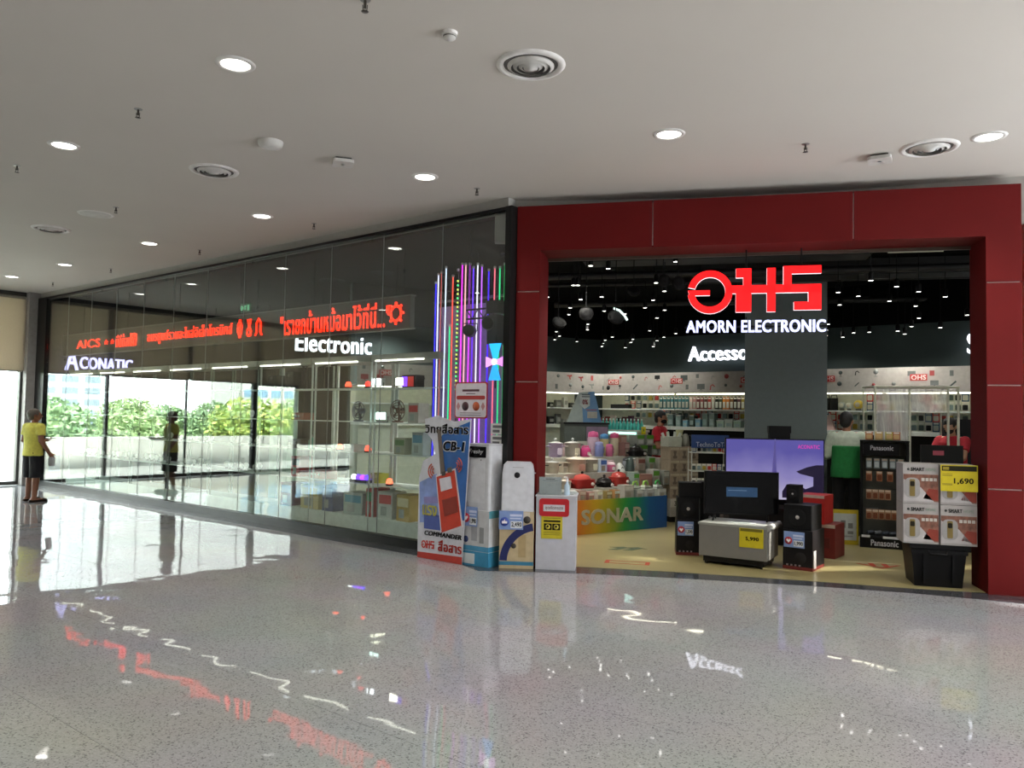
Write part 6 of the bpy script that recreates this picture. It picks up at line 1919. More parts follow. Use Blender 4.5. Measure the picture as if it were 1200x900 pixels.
for r_ in range(2):
    for c_ in range(2):
        p_ = cb0 + exb * (-.165 + c_ * (FW + .01)) + eyb * -.05; p_.z = zb0 + r_ * (FH + .004) 
        if c_ == 1: p_ += eyb * -.015
        if proto is None:
            proto = thing('air_fryer_carton', 'x', 'box', p_, rzb)
            B().box(-FW / 2, FW / 2, 0, FD, 0, FH).build('box', C('#a4a09e', .55), proto)
            B().box(-FW / 2 + .004, FW / 2 - .004, -.002, 0, .02, .29).build('brown_print', pm('food_print', '#7a5040', .5, noise=.5, scale=18), proto)
            b = B(); b.prism([(-FW / 2 + .004, .02), (.12, .02), (.0, .16), (-FW / 2 + .004, .24)], -.004, -.002, 'y'); b.build('white_swoosh', C('#b8b4b4'), proto)
            fy = link('fryer_picture', B().mesh('fryer_picture', C('#8c8880')), proto)
            b = B(); b.rbox(-.08, .155, -.009, .14, .20, .004, .05, 0, axis='y'); fy.data = b.mesh('fryer_picture', C('#9c9a98', .4))
            b = B(); b.rbox(-.08, .155, -.012, .05, .17, .003, .01, 0, axis='y'); b.build('fryer_front', C('#7c6a3a', .4), fy)
            b = B(); b.rbox(-.08, .195, -.014, .04, .05, .003, .01, 0, axis='y'); b.build('fryer_dial', C('#3a3222', .4), fy)
            for i in range(4): B().box(.005 + i * .037, .033 + i * .037, -.005, -.002, .225, .255).build('icon', C('#c0bab2'), proto)
            b = B(); b.prism([(.02, .05), (.157, .03), (.157, .14), (.07, .15)], -.004, -.002, 'y'); b.build('fries_picture', C('#8c3a2c', .5), proto)
            letter('SMART', C('#2e3030'), proto, (-.03, -.002, .34), .12, .035, .001, .04)
            letter('HOME', C('#8a9a8c'), proto, (.09, -.002, .34), .09, .03, .001, .01)
            b = B(); b.lathe([(.0001, -.003), (.012, -.003), (.012, 0)], 10, (-.115, 0, .34), axis='y'); b.build('brand_mark', C('#3a3c3c'), proto)
            o = proto
        else:
            o = copy_tree(proto, loc=p_)
        o['label'] = 'white air fryer carton on the black bin, %s %s of the four' % (['lower', 'upper'][r_], ['left', 'right'][c_])
        o['group'] = 'air fryer cartons'
p_ = cb0 + exb * (-.165 + FW + .01) + eyb * -.085; p_.z = zb0 + FH + .14
t = thing('price_sign', 'large yellow 1,690 price sign on the upper right air fryer carton', 'price sign', p_, rzb)
B().box(-.165, .165, -.004, .0, 0, .26).build('card', C('#c8b81e', .5), t)
B().box(-.155, .155, -.006, -.004, .2, .25).build('heading_bar', C('#3a3412', .5), t)
B().box(-.145, -.09, -.008, -.006, .21, .24).build('heading_badge', C('#8a7c1e', .5), t)
letter('1,690', C('#2a2614'), t, (.04, -.005, .10), .17, .06, .001, .03)
for z in (.15, .165, .06, .07): B().box(-.15, -.06, -.006, -.004, z, z + .005).build('text_line', C('#6a5e18'), t)

# ================================================================== CASHIER BOOTH
cq = at(1108, 560, 10.1); cq.z = .006
RZ_C = -.22
ec = Vector((math.cos(RZ_C), math.sin(RZ_C), 0)); nc = Vector((-ec.y, ec.x, 0))
t = thing('cash_desk', 'white and red cashier desk behind the air fryer cartons', 'desk', cq, RZ_C)
B().box(-.33, .55, .0, .6, .1, .98).build('body', C('#a8a8a0', .5), t)
B().box(-.35, .57, -.02, .62, .98, 1.01).build('worktop', C('#b0b2ac', .4), t)
B().box(.2, .56, -.014, 0, 0.1, .9).build('red_panel', C('#6c1e1c', .5), t)
B().box(-.3, .5, .05, .55, 0, .1).build('plinth', C('#1c1c1c'), t)
p_ = cq + ec * .0 + nc * .15; p_.z = 1.017
t = thing('monitor', 'black cashier monitor seen from behind with a red sticker', 'monitor', p_, RZ_C)
o = B().box(-.25, .25, -.02, .02, .06, .34).build('case', C('#141415', .45), t)
B().box(-.11, .02, -.023, -.02, .21, .27).build('red_sticker', C('#a04a58', .5), o)
b = B(); b.tube([(0, .02, .2), (0, .08, .02)], .025, 8); b.build('neck', C('#1a1a1b', .4), t)
b = B(); b.cb(0, .06, 0, .22, .16, .012); b.build('foot', C('#1a1a1b', .4), t)
p_ = cq + ec * -.29 + nc * .05; p_.z = 1.017
t = thing('tissue_box', 'small white box with a red dot beside the monitor', 'box', p_, RZ_C)
B().cb(0, 0, 0, .11, .1, .1).build('box', C('#b8b4a4', .5), t)
b = B(); b.lathe([(.0001, -.052), (.02, -.052), (.02, -.05)], 12, (0, 0, .05), axis='y'); b.build('red_dot', C('#8a3a34'), t)
# booth of white pipes with clear plastic sheets
x0b, x1b = 1031, 1143
zt = at(1090, 455, 10.2).z
t = thing('plastic_booth', 'white pipe frame hung with clear plastic sheets around the cashier', 'screen', cq + nc * .62, RZ_C)
lx0 = (at(1031, 480, 10.6) - (cq + nc * .62)).dot(ec); lx1 = (at(1143, 480, 10.0) - (cq + nc * .62)).dot(ec)
zt = 2.13
M_PIPE = C('#c2c4b4', .4)
for x in (lx0, lx0 + (lx1 - lx0) * .42, lx0 + (lx1 - lx0) * .88, lx1):
    b = B(); b.tube([(x, 0, 0), (x, 0, zt)], .017, 8); b.build('post', M_PIPE, t)
for y, z in ((0, zt), (.75, zt + .02)):
    b = B(); b.tube([(lx0 - .02, y, z), (lx1 + .02, y, z)], .014, 8); b.build('top_rail', M_PIPE, t)
for x in (lx0, lx1):
    b = B(); b.tube([(x, 0, zt), (x, .75, zt + .02)], .012, 8); b.build('cross_rail', M_PIPE, t)
    b = B(); b.tube([(x, .75, 0), (x, .75, zt + .02)], .012, 8); b.build('post', M_PIPE, t)
def sheet_mat():
    m = pane_mat('plastic_sheet', (.8, .8, .78), .10, .3)
    nt = m.node_tree
    out = nt.nodes['Material Output']
    src = out.inputs['Surface'].links[0].from_socket
    df = nt.nodes.new('ShaderNodeBsdfDiffuse'); df.inputs['Color'].default_value = (.75, .75, .74, 1)
    tl = nt.nodes.new('ShaderNodeBsdfTranslucent'); tl.inputs['Color'].default_value = (.8, .8, .78, 1)
    m1 = nt.nodes.new('ShaderNodeMixShader'); m1.inputs[0].default_value = .5
    m2 = nt.nodes.new('ShaderNodeMixShader')
    ns = nt.nodes.new('ShaderNodeTexNoise'); ns.inputs['Scale'].default_value = 3.0; ns.inputs['Detail'].default_value = 4
    mr = nt.nodes.new('ShaderNodeMapRange'); mr.inputs['From Min'].default_value = .35; mr.inputs['From Max'].default_value = .7; mr.inputs['To Min'].default_value = .2; mr.inputs['To Max'].default_value = .6
    nt.links.new(ns.outputs['Fac'], mr.inputs['Value']); nt.links.new(mr.outputs[0], m2.inputs[0])
    nt.links.new(df.outputs[0], m1.inputs[1]); nt.links.new(tl.outputs[0], m1.inputs[2])
    nt.links.new(src, m2.inputs[1]); nt.links.new(m1.outputs[0], m2.inputs[2])
    nt.links.new(m2.outputs[0], out.inputs['Surface'])
    return m
M_SHEET = sheet_mat()
b = B()
for (xa, xb) in ((lx0 + .02, lx0 + (lx1 - lx0) * .42 - .02), (lx0 + (lx1 - lx0) * .42 + .02, lx0 + (lx1 - lx0) * .88 - .02)):
    n_ = 16; vs = []; fs = []
    b = B()
    for i in range(n_ + 1):
        xx = xa + (xb - xa) * i / n_
        for z in ((.95, 1.5, zt - .03) if xa < lx0 + .1 else (1.78, 1.9, zt - .03)): vs.append((xx, .004 * math.sin(i * .8 + z * 2), z))
    for i in range(n_):
        for j in range(2): fs.append((i * 3 + j, i * 3 + 3 + j, i * 3 + 4 + j, i * 3 + 1 + j))
    b.add(vs, fs, 0, True); b.build('plastic_sheet', M_SHEET, t)
b = B(); b.tube([(lx0 + (lx1 - lx0) * .42, -.002, 1.78), (lx0 + (lx1 - lx0) * .88, -.002, 1.78)], .008, 6); b.build('mid_rail', M_PIPE, t)
# shelf behind the cashier on the right
p_ = cq + ec * .6 + nc * 1.25
t = thing('dark_shelf', 'dark shelf column with cartons at the right behind the booth', 'shelf', (p_.x, p_.y, .006), RZ_C)
B().box(-.22, .22, 0, .3, 0, 1.7).build('body', C('#2c2e34', .5), t)
for z, hx in ((1.2, '#a88c4a'), (.8, '#8a7440'), (1.5, '#a87a50')): B().box(.23, .45, 0, .25, z, z + .2).build('carton', C(hx, .5), t)
B().box(.22, .46, 0, .3, 0, .8).build('lower_shelf', C('#3a3a36', .5), t)
B().box(.22, .46, 0, .3, .98, 1.2).build('dark_gap', C('#1c1c1c', .5), t)  # solid block coloured dark in place of the shade between the boards
B().box(.22, .46, 0, .3, 1.4, 1.5).build('board', C('#6a6456', .5), t)
# red stool and pale rolls by the right jamb
p_ = P(4.62, .75)
t = thing('fabric_roll', 'pale beige bundle on the floor between the bin and the right jamb', 'bundle', (p_.x, p_.y, .006), RZ_P)
for z, r in ((.07, .07), (.19, .055)):
    b = B(); b.tube([(-.1, 0, z), (.06, .05, z)], r, 12); b.build('roll', C('#9a8c64', .7), t)
p_ = P(4.55, 1.2)
t = thing('red_stool', 'dark red stool behind the black bin', 'stool', (p_.x, p_.y, .006), RZ_P)
b = B(); b.rbox(0, 0, .42, .34, .34, .04, .04); b.build('seat', C('#7a1e1c', .45), t)
for sx in (-.13, .13):
    for sy in (-.13, .13):
        b = B(); b.tube([(sx * 1.15, sy * 1.15, 0), (sx, sy, .42)], .018, 6); b.build('leg', C('#7a1e1c', .45), t)

# ================================================================== FLOOR STICKERS
M_STR = C('#b0402c', .5); M_STG = C('#4c5a44', .5)
p0_ = onz(735, 660, 0.0)
t = thing('floor_sticker', 'red outlined rectangle sticker on the shop floor near the white box', 'floor sticker', (p0_.x, p0_.y, .0065), RZ_P)
for x0_, x1_, y0_, y1_ in ((-.24, .24, -.085, -.07), (-.24, .24, .07, .085)):
    B().box(x0_, x1_, y0_, y1_, 0, .0015).build('red_line', M_STR, t)
for x0_ in (-.25, .2): B().box(x0_, x0_ + .05, -.09, .09, 0, .0018).build('red_block', M_STR, t)
p0_ = onz(735, 644, 0.0)
t = thing('floor_sticker', 'dark green double arrow sticker on the shop floor before the island', 'floor sticker', (p0_.x, p0_.y, .0065), RZ_P + .1)
for dx in (-.1, .08):
    b = B(); b.prism([(dx - .14, -.1), (dx - .02, -.1), (dx + .1, .06), (dx + .17, .04), (dx + .06, .16), (dx - .12, .1), (dx - .01, .06)], 0, .0015, 'z'); b.build('arrow', M_STG, t)
p0_ = onz(1031, 664, 0.0)
t = thing('floor_sticker', 'red arrow sticker on the shop floor before the battery rack', 'floor sticker', (p0_.x, p0_.y, .0065), RZ_P)
b = B(); b.prism([(-.24, .1), (-.2, .1), (0, -.1), (.2, .1), (.24, .1), (0, -.16)], 0, .0015, 'z'); b.build('chevron', M_STR, t)
for sx in (-.07, .07): B().box(sx - .03, sx + .03, -.02, .16, 0, .0018).build('arrow_shaft', M_STR, t)
a_ = onz(967, 657, .0); c_ = onz(1056, 662, .0)
dd = c_ - a_
t = thing('floor_tape', 'thin pale tape line across the shop floor by the red cartons', 'tape', ((a_ + c_) / 2 + Vector((0, 0, .0065))), math.atan2(dd.y, dd.x))
B().box(-dd.length / 2, dd.length / 2, -.012, .012, 0, .001).build('tape', C('#d4cfae', .4), t)

# ================================================================== MORE GOODS ON THE ISLAND
fill = [  # (column, row, step, width, height, body, band, words, place within the step)
    (655, 585, 0, .13, .15, '#a08c7c', '#c4bca8', 'taupe', .6), (668, 585, 0, .12, .13, '#b4a898', '#8a6a5a', 'cream', .5), (679, 585, 0, .11, .14, '#94786a', '#b8a898', 'mocha', .6),
    (742, 566, 1, .12, .2, '#84948a', '#4f8a2c', 'sage', .6), (765, 562, 1, .14, .24, '#9a9c92', '#5a9430', 'grey and green', .6), (777, 562, 1, .12, .22, '#8f9288', '#b4b8ac', 'stone grey', .5),
    (748, 545, 2, .16, .2, '#a09488', '#7a4a40', 'dusty brown', .7), (760, 545, 2, .14, .22, '#8c9488', '#4f8a2c', 'olive grey', .6), (772, 545, 2, .14, .2, '#b0aca0', '#c8c4b4', 'off-white', .6),
    (659, 552, 2, .1, .16, '#a49a88', '#6a5a4c', 'sand', .8), (731, 530, 3, .1, .22, '#7a5a54', '#a48a80', 'wine brown', .4), (772, 528, 3, .13, .26, '#8a9086', '#4f8a2c', 'moss grey', .5)]
for x, y, k, w, h, h1, h2, nm, f in fill:
    ibox(x, y, k, w, .16, h, h1, h2, '%s carton standing on the %s step of the rainbow island' % (nm, ['front', 'second', 'third', 'top'][k]), f)
for i, (x, y, k, hx, cap, nm) in enumerate([(733, 552, 2, '#8a8f94', '#4a4c50', 'grey'), (663, 533, 3, '#b49aa0', '#8a5a6a', 'dusty rose'), (681, 520, 3, '#a8a49a', '#5a5650', 'beige')]):
    flask(x, y, k, .05, .2, hx, cap, '%s flask among the pots of the island' % nm, .85)
cooker(648, 572, 1, .09, .15, '#a89a88', 'beige rice cooker on the second step behind the jamb', .5, '#c0b4a0')

# taller stack of cartons at the right end of the island, and posters on the far end wall
stackq = SL2 + ie * (IL - .16) + im * 1.48
cols_ = [('#9a9c92', '#5a9430'), ('#8f948c', '#b4b8ac'), ('#a3a095', '#4f8a2c'), ('#8c9088', '#c0c0b4'), ('#9a9c92', '#5a9430')]
t = thing('carton_pallet', 'grey low pallet behind the island', 'pallet', (stackq.x, stackq.y, .006), RZ_I)
for dx in (-.2, 0, .2): B().box(dx - .05, dx + .05, -.14, .14, 0, .06).build('runner', C('#7a7468', .7), t)
B().box(-.3, .28, -.15, .15, .06, .08).build('deck', C('#8a8478', .7), t)
for r_ in range(5):
    for c_ in range(2):
        q = stackq + ie * (-.15 + c_ * .27); q.z = .09 + r_ * .232
        t = thing('appliance_carton', 'grey appliance carton behind the island, %s of five rows, %s' % (['bottom', 'second', 'middle', 'fourth', 'top'][r_], ['left', 'right'][c_]), 'box', q, RZ_I)
        B().cb(0, 0, 0, .26, .28, .228).build('box', C(cols_[(r_ + c_) % 5][0], .55), t)
        B().box(-.12, .12, -.143, -.14, .15, .21).build('printed_band', C(cols_[(r_ + c_) % 5][1], .5), t)
        B().box(-.1, .02, -.143, -.14, .03, .12).build('printed_picture', C('#7c7a70', .5), t)
def end_poster(x0, x1, y0, y1, hx, hx2, lab):
    a = on_line(x0, y0, G(12.9, 0), gn); c = on_line(x1, y1, G(12.9, 0), gn)
    m_ = (a + c) / 2
    t = thing('poster', lab, 'poster', (m_.x, m_.y, m_.z), math.pi / 2 - GA)
    w = (Vector((c.x, c.y)) - Vector((a.x, a.y))).length; h = abs(a.z - c.z)
    B().box(-w / 2, w / 2, -.012, .0, -h / 2, h / 2).build('sheet', C(hx, .5), t)
    B().box(-w * .4, w * .4, -.015, -.012, h * .1, h * .3).build('printed_band', C(hx2, .5), t)
end_poster(57, 68, 488, 501, '#c8b828', '#3a3412', 'yellow price poster on the far end wall behind the glass')
end_poster(58, 70, 521, 552, '#3a58a8', '#c8ccd8', 'blue poster on the far end wall behind the glass')
end_poster(57, 70, 440, 455, '#8f86c8', '#5a5290', 'lilac panel on the far end wall under the purple sign')
# more small packs along the back wall left of the pillar
for row, (z, x0_, x1_, nm) in enumerate([(1.65, 748, 838, 'behind the storage tubs'), (1.98, 735, 772, 'above the clerk'), (1.83, 735, 772, 'on the inner corner shelf')]):
    i = 0; x = x0_
    while x < x1_:
        q = row_point(x, 485 if row == 0 else 470, KC, bd, .06, z)
        o = link('blister_pack', BL[(i * 2 + row * 3 + 1) % 7], None, q, RZ_B)
        tag(o, 'blister pack %s' % nm, 'package', 'blister packs ' + nm)
        x += 7.0; i += 1

# ================================================================== PEOPLE
def cone(b, a, c, r0, r1, n=14, sy=1.0):
    a, c = Vector(a), Vector(c)
    d = c - a
    old = b.xf
    b.xf = (old or Matrix()) @ Matrix.Translation(a) @ d.to_track_quat('Z', 'Y').to_matrix().to_4x4() @ Matrix.Diagonal((1, sy, 1, 1))
    b.lathe([(r0, 0), (r1, d.length)], n)
    b.xf = old

def hand(b, wrist, elbow, side, palm_to, curl=.5):
    """palm with four fingers of different length and a thumb from the side of the palm"""
    w = Vector(wrist); d = (w - Vector(elbow)).normalized()
    pt = Vector(palm_to).normalized()
    ac = d.cross(pt).normalized() * side
    pt = ac.cross(d).normalized() * side if False else (pt - d * pt.dot(d)).normalized()
    b.capsule(w, w + d * .05, .026, .032)
    base = w + d * .075
    for k in range(4):
        o = base + ac * (-.027 + k * .018)
        b.capsule(w + d * .035 + ac * (-.02 + k * .0135), o, .017, .0125)
        L = (.06, .072, .068, .052)[k]
        m = o + (d * math.cos(curl * .6) + pt * math.sin(curl * .6)) * L * .5
        e = m + (d * math.cos(curl * 1.6) + pt * math.sin(curl * 1.6)) * L * .5
        b.capsule(o, m, .0105, .0095, 8); b.capsule(m, e, .0095, .0085, 8)
    t0 = w + d * .03 - ac * .03
    t1 = t0 + (d * .6 - ac * .6 + pt * .4).normalized() * .035
    t2 = t1 + (d * .8 + pt * .5).normalized() * .03
    b.capsule(w + d * .02, t0, .018, .013, 8); b.capsule(t0, t1, .0125, .011, 8); b.capsule(t1, t2, .011, .0095, 8)

def person(label, loc, rz, H, arms, legs, bend=0.0, head_turn=0.0, head_tilt=0.0, skin='#8a5a42', hair='#161412', hair_long=False,
           shirt='#d8c832', shirt2=None, sleeve=.5, pants='#17171c', shorts=False, mask=None, shoes='#1c1a18', sandals=False, hem=.86, hairgrey=False):
    t = thing('person', label, 'person', loc, rz)
    s = H / 1.70
    S4 = Matrix.Scale(s, 4)
    hipz = .92
    up = Matrix.Translation((0, 0, hipz)) @ Matrix.Rotation(bend, 4, 'X') @ Matrix.Translation((0, 0, -hipz))
    U = lambda p: up @ Vector(p)
    sh = {-1: U((-.175, 0, 1.385)), 1: U((.175, 0, 1.385))}
    # body
    b = B(); b.xf = S4
    b.xf = S4 @ up
    b.sph((0, 0, 1.12), (.135, .095, .22)); b.sph((0, .005, 1.28), (.165, .10, .17)); b.capsule((-.13, 0, 1.385), (.13, 0, 1.385), .06, .06)
    b.capsule((0, .005, 1.40), (0, -.01, 1.50), .056, .052)
    b.xf = S4
    b.sph((0, .0, .94), (.155, .11, .13))
    hm = up @ Matrix.Translation((0, 0, 1.50)) @ Matrix.Rotation(head_turn, 4, 'Z') @ Matrix.Rotation(head_tilt, 4, 'X') @ Matrix.Translation((0, 0, -1.50))
    b.xf = S4 @ hm
    b.sph((0, -.005, 1.60), (.075, .095, .10), 16, 10); b.sph((0, -.04, 1.545), (.055, .058, .06)); b.capsule((0, -.1, 1.60), (0, -.112, 1.572), .011, .015, 8)
    b.capsule((-.022, -.093, 1.538), (.022, -.093, 1.538), .008, .008, 8)
    for sx in (-1, 1): b.sph((sx * .078, .005, 1.585), (.012, .024, .034), 8, 6); b.sph((sx * .03, -.086, 1.615), (.018, .012, .008), 8, 5)
    b.xf = S4
    for sd, (el, wr, pt, cu) in arms.items():
        el, wr = Vector(el), Vector(wr)
        b.capsule(sh[sd], el, .052, .042); b.capsule(el, wr, .043, .03)
        hand(b, wr, el, sd, pt, cu)
    for sd, (kn, an, toe) in legs.items():
        kn, an, toe = Vector(kn), Vector(an), Vector(toe)
        b.capsule((sd * .085, 0, .90), kn, .088, .058); b.capsule(kn, kn.lerp(an, .35), .056, .056); b.capsule(kn.lerp(an, .3), an, .055, .037)
        b.capsule(an + Vector((0, .03, -.045)), toe, .036, .028); b.capsule(an, an + Vector((0, .02, -.04)), .038, .036)
    me = solid(b, .008 * s, 3)
    me.materials.append(pm('skin_' + skin.strip('#'), skin, .5, noise=.06))
    link('body', me, t)
    # eyes
    for sx in (-1, 1):
        b = B(); b.xf = S4 @ hm; b.sph((sx * .03, -.092, 1.603), (.012, .008, .008), 8, 5); b.build('eye', C('#1a1412', .2), t)
    # hair
    b = B(); b.xf = S4 @ hm
    b.sph((0, .012, 1.625), (.087, .10, .098), 18, 12)
    b.sph((0, .05, 1.57), (.076, .055, .075))
    if hair_long:
        b.xf = S4 @ up
        b.sph((0, .06, 1.52), (.085, .06, .12)); b.sph((0, .075, 1.40), (.085, .045, .14))
    me = solid(b, .009 * s, 3); me.materials.append(pm('hair_' + hair.strip('#'), hair, .6, noise=.3, scale=60)); o = link('hair', me, t)
    # shave the face side of the hair: keep what lies behind the hairline
    bm = bmesh.new(); bm.from_mesh(me)
    inv = (S4 @ hm).inverted()
    kill = [f for f in bm.faces if (lambda p: p.y < -.045 and p.z < 1.645)(inv @ f.calc_center_median())]
    bmesh.ops.delete(bm, geom=kill, context='FACES'); bm.to_mesh(me); bm.free()
    if mask:
        b = B(); b.xf = S4 @ hm; b.sph((0, -.052, 1.55), (.064, .062, .048), 14, 9); me = solid(b, .008 * s, 2); me.materials.append(C(mask, .7)); link('face_mask', me, t)
        b = B(); b.xf = S4 @ hm
        for sx in (-1, 1): b.tube([(sx * .06, -.06, 1.56), (sx * .08, .0, 1.585)], .003, 5)
        b.build('mask_loop', C(mask, .7), t)
    # shirt
    b = B(); b.xf = S4 @ up @ Matrix.Diagonal((1, .66, 1, 1))
    b.lathe([(.175, hem + .005), (.192, hem), (.19, hem + .06), (.172, 1.0), (.178, 1.15), (.196, 1.28), (.185, 1.37), (.12, 1.43), (.085, 1.455)], 22)
    b.xf = S4 @ up
    b.capsule((-.14, 0, 1.375), (.14, 0, 1.375), .068, .068)
    b.xf = S4
    for sd, (el, wr, pt, cu) in arms.items():
        el = Vector(el); wr = Vector(wr)
        if sleeve <= 1: cone(b, sh[sd], sh[sd].lerp(el, sleeve), .072, .066)
        else:
            cone(b, sh[sd], el, .072, .058); b.capsule(el, el, .058, .058); cone(b, el, el.lerp(wr, sleeve - 1), .057, .046)
        b.capsule(sh[sd], sh[sd], .07, .07)
    me = solid(b, .011 * s, 3); me.materials.append(pm('cloth_' + shirt.strip('#'), shirt, .85, noise=.1, scale=25, bump=.3)); link('shirt', me, t)
    if shirt2:
        b = B(); b.xf = S4 @ up @ Matrix.Diagonal((1, .68, 1, 1))
        b.lathe([(.19, hem - .06), (.203, hem - .07), (.2, hem + .05), (.19, 1.02), (.188, 1.12), (.202, 1.24), (.202, 1.262)], 22)
        me = solid(b, .011 * s, 3); me.materials.append(pm('cloth_' + shirt2.strip('#'), shirt2, .8, noise=.1, scale=25, bump=.3)); link('vest', me, t)
    # trousers
    b = B(); b.xf = S4
    b.sph((0, 0, .93), (.165, .122, .13))
    for sd, (kn, an, toe) in legs.items():
        kn, an = Vector(kn), Vector(an)
        hp = Vector((sd * .085, 0, .90))
        if shorts:
            b.capsule(hp, hp.lerp(kn, .4), .102, .098); cone(b, hp.lerp(kn, .35), kn.lerp(an, .12), .10, .095)
        else:
            b.capsule(hp, kn, .10, .075); cone(b, kn, an + Vector((0, 0, -.02)), .074, .062); b.capsule(kn, kn, .074, .074)
    me = solid(b, .011 * s, 3); me.materials.append(pm('cloth_' + pants.strip('#'), pants, .85, noise=.15, scale=25, bump=.3)); link('shorts' if shorts else 'trousers', me, t)
    for sd, (kn, an, toe) in legs.items():
        an, toe = Vector(an), Vector(toe)
        b = B(); b.xf = S4
        if sandals:
            b.capsule((an.x, an.y + .04, .012), (toe.x, toe.y - .02, .012), .042, .045)
            b.tube([(toe.x - .045, toe.y + .03, .02), (toe.x, toe.y + .0, .065), (toe.x + .045, toe.y + .03, .02)], .008, 6)
        else:
            b.capsule((an.x, an.y + .03, .038), (toe.x, toe.y, .035), .046, .042); b.capsule(an + Vector((0, .01, 0)), an + Vector((0, .02, -.05)), .048, .048)
        me = solid(b, .010 * s, 2)
        for v in me.vertices: v.co.z = max(v.co.z, 0.0 if not sandals else 0.0)
        me.materials.append(C(shoes, .6)); link('sandal' if sandals else 'shoe', me, t)
    return t

# man in the yellow shirt in front of the glass
f_ = onz(36, 587.5, 0.0)
stand_legs = {-1: ((-.10, -.01, .49), (-.13, .03, .085), (-.14, -.12, .03)), 1: ((.10, -.03, .49), (.12, -.02, .085), (.13, -.17, .03))}
man = person('older man in a yellow shirt and black shorts looking at the glass front', (f_.x, f_.y, 0.0), math.radians(152), 1.60,
       {-1: ((-.235, .01, 1.12), (-.24, -.12, .90), (.3, -1, 0), .5), 1: ((.23, .02, 1.12), (.13, -.24, 1.12), (0, -.3, 1), .9)},
       stand_legs, hem=.84, shirt='#e2de66', skin='#8c5e46', hair='#5a544c', sleeve=.62, shorts=True, pants='#17181d', sandals=True, shoes='#3a2618', head_turn=-.25)
man.scale = (1.14, 1.16, 1.0)
ph = B(); ph.box(-.036, .036, -.075, .075, -.004, .004)
s_ = 1.60 / 1.7
p_ = Matrix.Translation(man.location) @ Matrix.Rotation(math.radians(152), 4, 'Z') @ Vector((.115 * s_, -.40 * s_, 1.155 * s_))
t = thing('mobile_phone', 'mobile phone held by the man in the yellow shirt', 'phone', p_, math.radians(152))
ph.build('case', C('#15161a', .3), t)
B().box(-.033, .033, -.07, .07, .004, .005).build('screen', C('#2a3038', .1), t)
p_ = Matrix.Translation(man.location) @ Matrix.Rotation(math.radians(152), 4, 'Z') @ Vector((-.257 * s_, -.2 * s_, .87 * s_))
# shopping bag in the other hand
t = thing('plastic_bag', 'small white plastic bag in the hand of the man in yellow', 'bag', p_ + Vector((0, 0, .0)), math.radians(152))
b = B(); b.prism([(-.02, 0.0), (.02, 0.0), (.06, -.09), (.05, -.2), (-.05, -.2), (-.06, -.09)], -.025, .025, 'y'); b.build('bag', C('#c9cdcf', .4), t)
b = B(); b.tube([(-.015, 0, -.01), (0, 0, .03), (.015, 0, -.01)], .004, 5); b.build('handle', C('#c9cdcf', .4), t)

# man in the white and green vest, seen from behind
q = at(992, 600, 10.95)
person('man in a white and green uniform seen from behind beside the battery rack', (q.x, q.y, .006), math.radians(158), 1.76,
       {-1: ((-.25, -.02, 1.12), (-.16, -.27, 1.05), (.5, 0, 1), .8), 1: ((.25, .0, 1.12), (.2, -.26, 1.10), (-.5, 0, 1), .8)},
       {-1: ((-.10, -.02, .49), (-.10, .02, .085), (-.11, -.15, .03)), 1: ((.10, -.03, .49), (.11, .02, .085), (.12, -.15, .03))},
       shirt='#b4bfae', shirt2='#1d7a3c', sleeve=1.5, pants='#16181a', skin='#a8785c', hair='#0f0f0f', head_turn=-.3, hem=.9)
# clerk in red with a black mask near the back counter
q = at(773, 520, 13.55)
person('shop clerk in a red shirt and black mask near the back shelves', (q.x, q.y, .006), math.radians(62), 1.76,
       {-1: ((-.22, -.04, 1.12), (-.1, -.28, 1.12), (.3, 0, 1), .8), 1: ((.23, -.05, 1.12), (.12, -.3, 1.14), (-.3, 0, 1), .8)},
       {-1: ((-.10, -.02, .49), (-.10, .02, .085), (-.11, -.15, .03)), 1: ((.10, -.03, .49), (.11, .02, .085), (.12, -.15, .03))},
       shirt='#b01f2c', sleeve=.7, pants='#1a1c22', skin='#a87a60', hair='#141311', mask='#121214', head_tilt=.15)
# cashier bending over the till
q = at(1119, 520, 11.15)
person('cashier in a red shirt with long dark hair bending behind the monitor', (q.x, q.y, .006), math.radians(-58), 1.72,
       {-1: ((-.22, -.2, 1.15), (-.1, -.4, 1.08), (.3, 0, -1), .5), 1: ((.22, -.2, 1.15), (.1, -.42, 1.08), (-.3, 0, -1), .5)},
       {-1: ((-.10, -.02, .49), (-.10, .02, .085), (-.11, -.15, .03)), 1: ((.10, -.03, .49), (.11, .02, .085), (.12, -.15, .03))},
       bend=.14, shirt='#a81e2c', sleeve=.6, pants='#1a1c22', skin='#b0866a', hair='#181412', hair_long=True, head_tilt=.3, mask='#2a2426')

# ================================================================== OUTSIDE THE END WINDOWS
def gslab(name, a0, a1, b0, b1, z0, z1, mat, label, kind='structure'):
    b = B(); b.box(-a1, -a0, b0, b1, z0, z1)
    return struct(b.build(name, mat, None, GC0, RZ_G), label)
M_PAVE = pm('terrace_paving', '#b5b2a8', .8, noise=.1, scale=2)
gslab('floor_terrace', 13.62, 17.9, -45, 14, -.3, -.02, M_PAVE, 'pale paved terrace outside the end windows')
gslab('wall_parapet', 17.6, 17.85, -45, 14, -.02, .84, pm('concrete_parapet', '#bdbdb6', .85, noise=.12, scale=1.2), 'pale concrete parapet of the terrace')
gslab('floor_ground', 17.9, 320, -260, 160, -5.2, -4.6, pm('outside_ground', '#77806a', .9, noise=.25, scale=.1), 'ground level outside the mall')

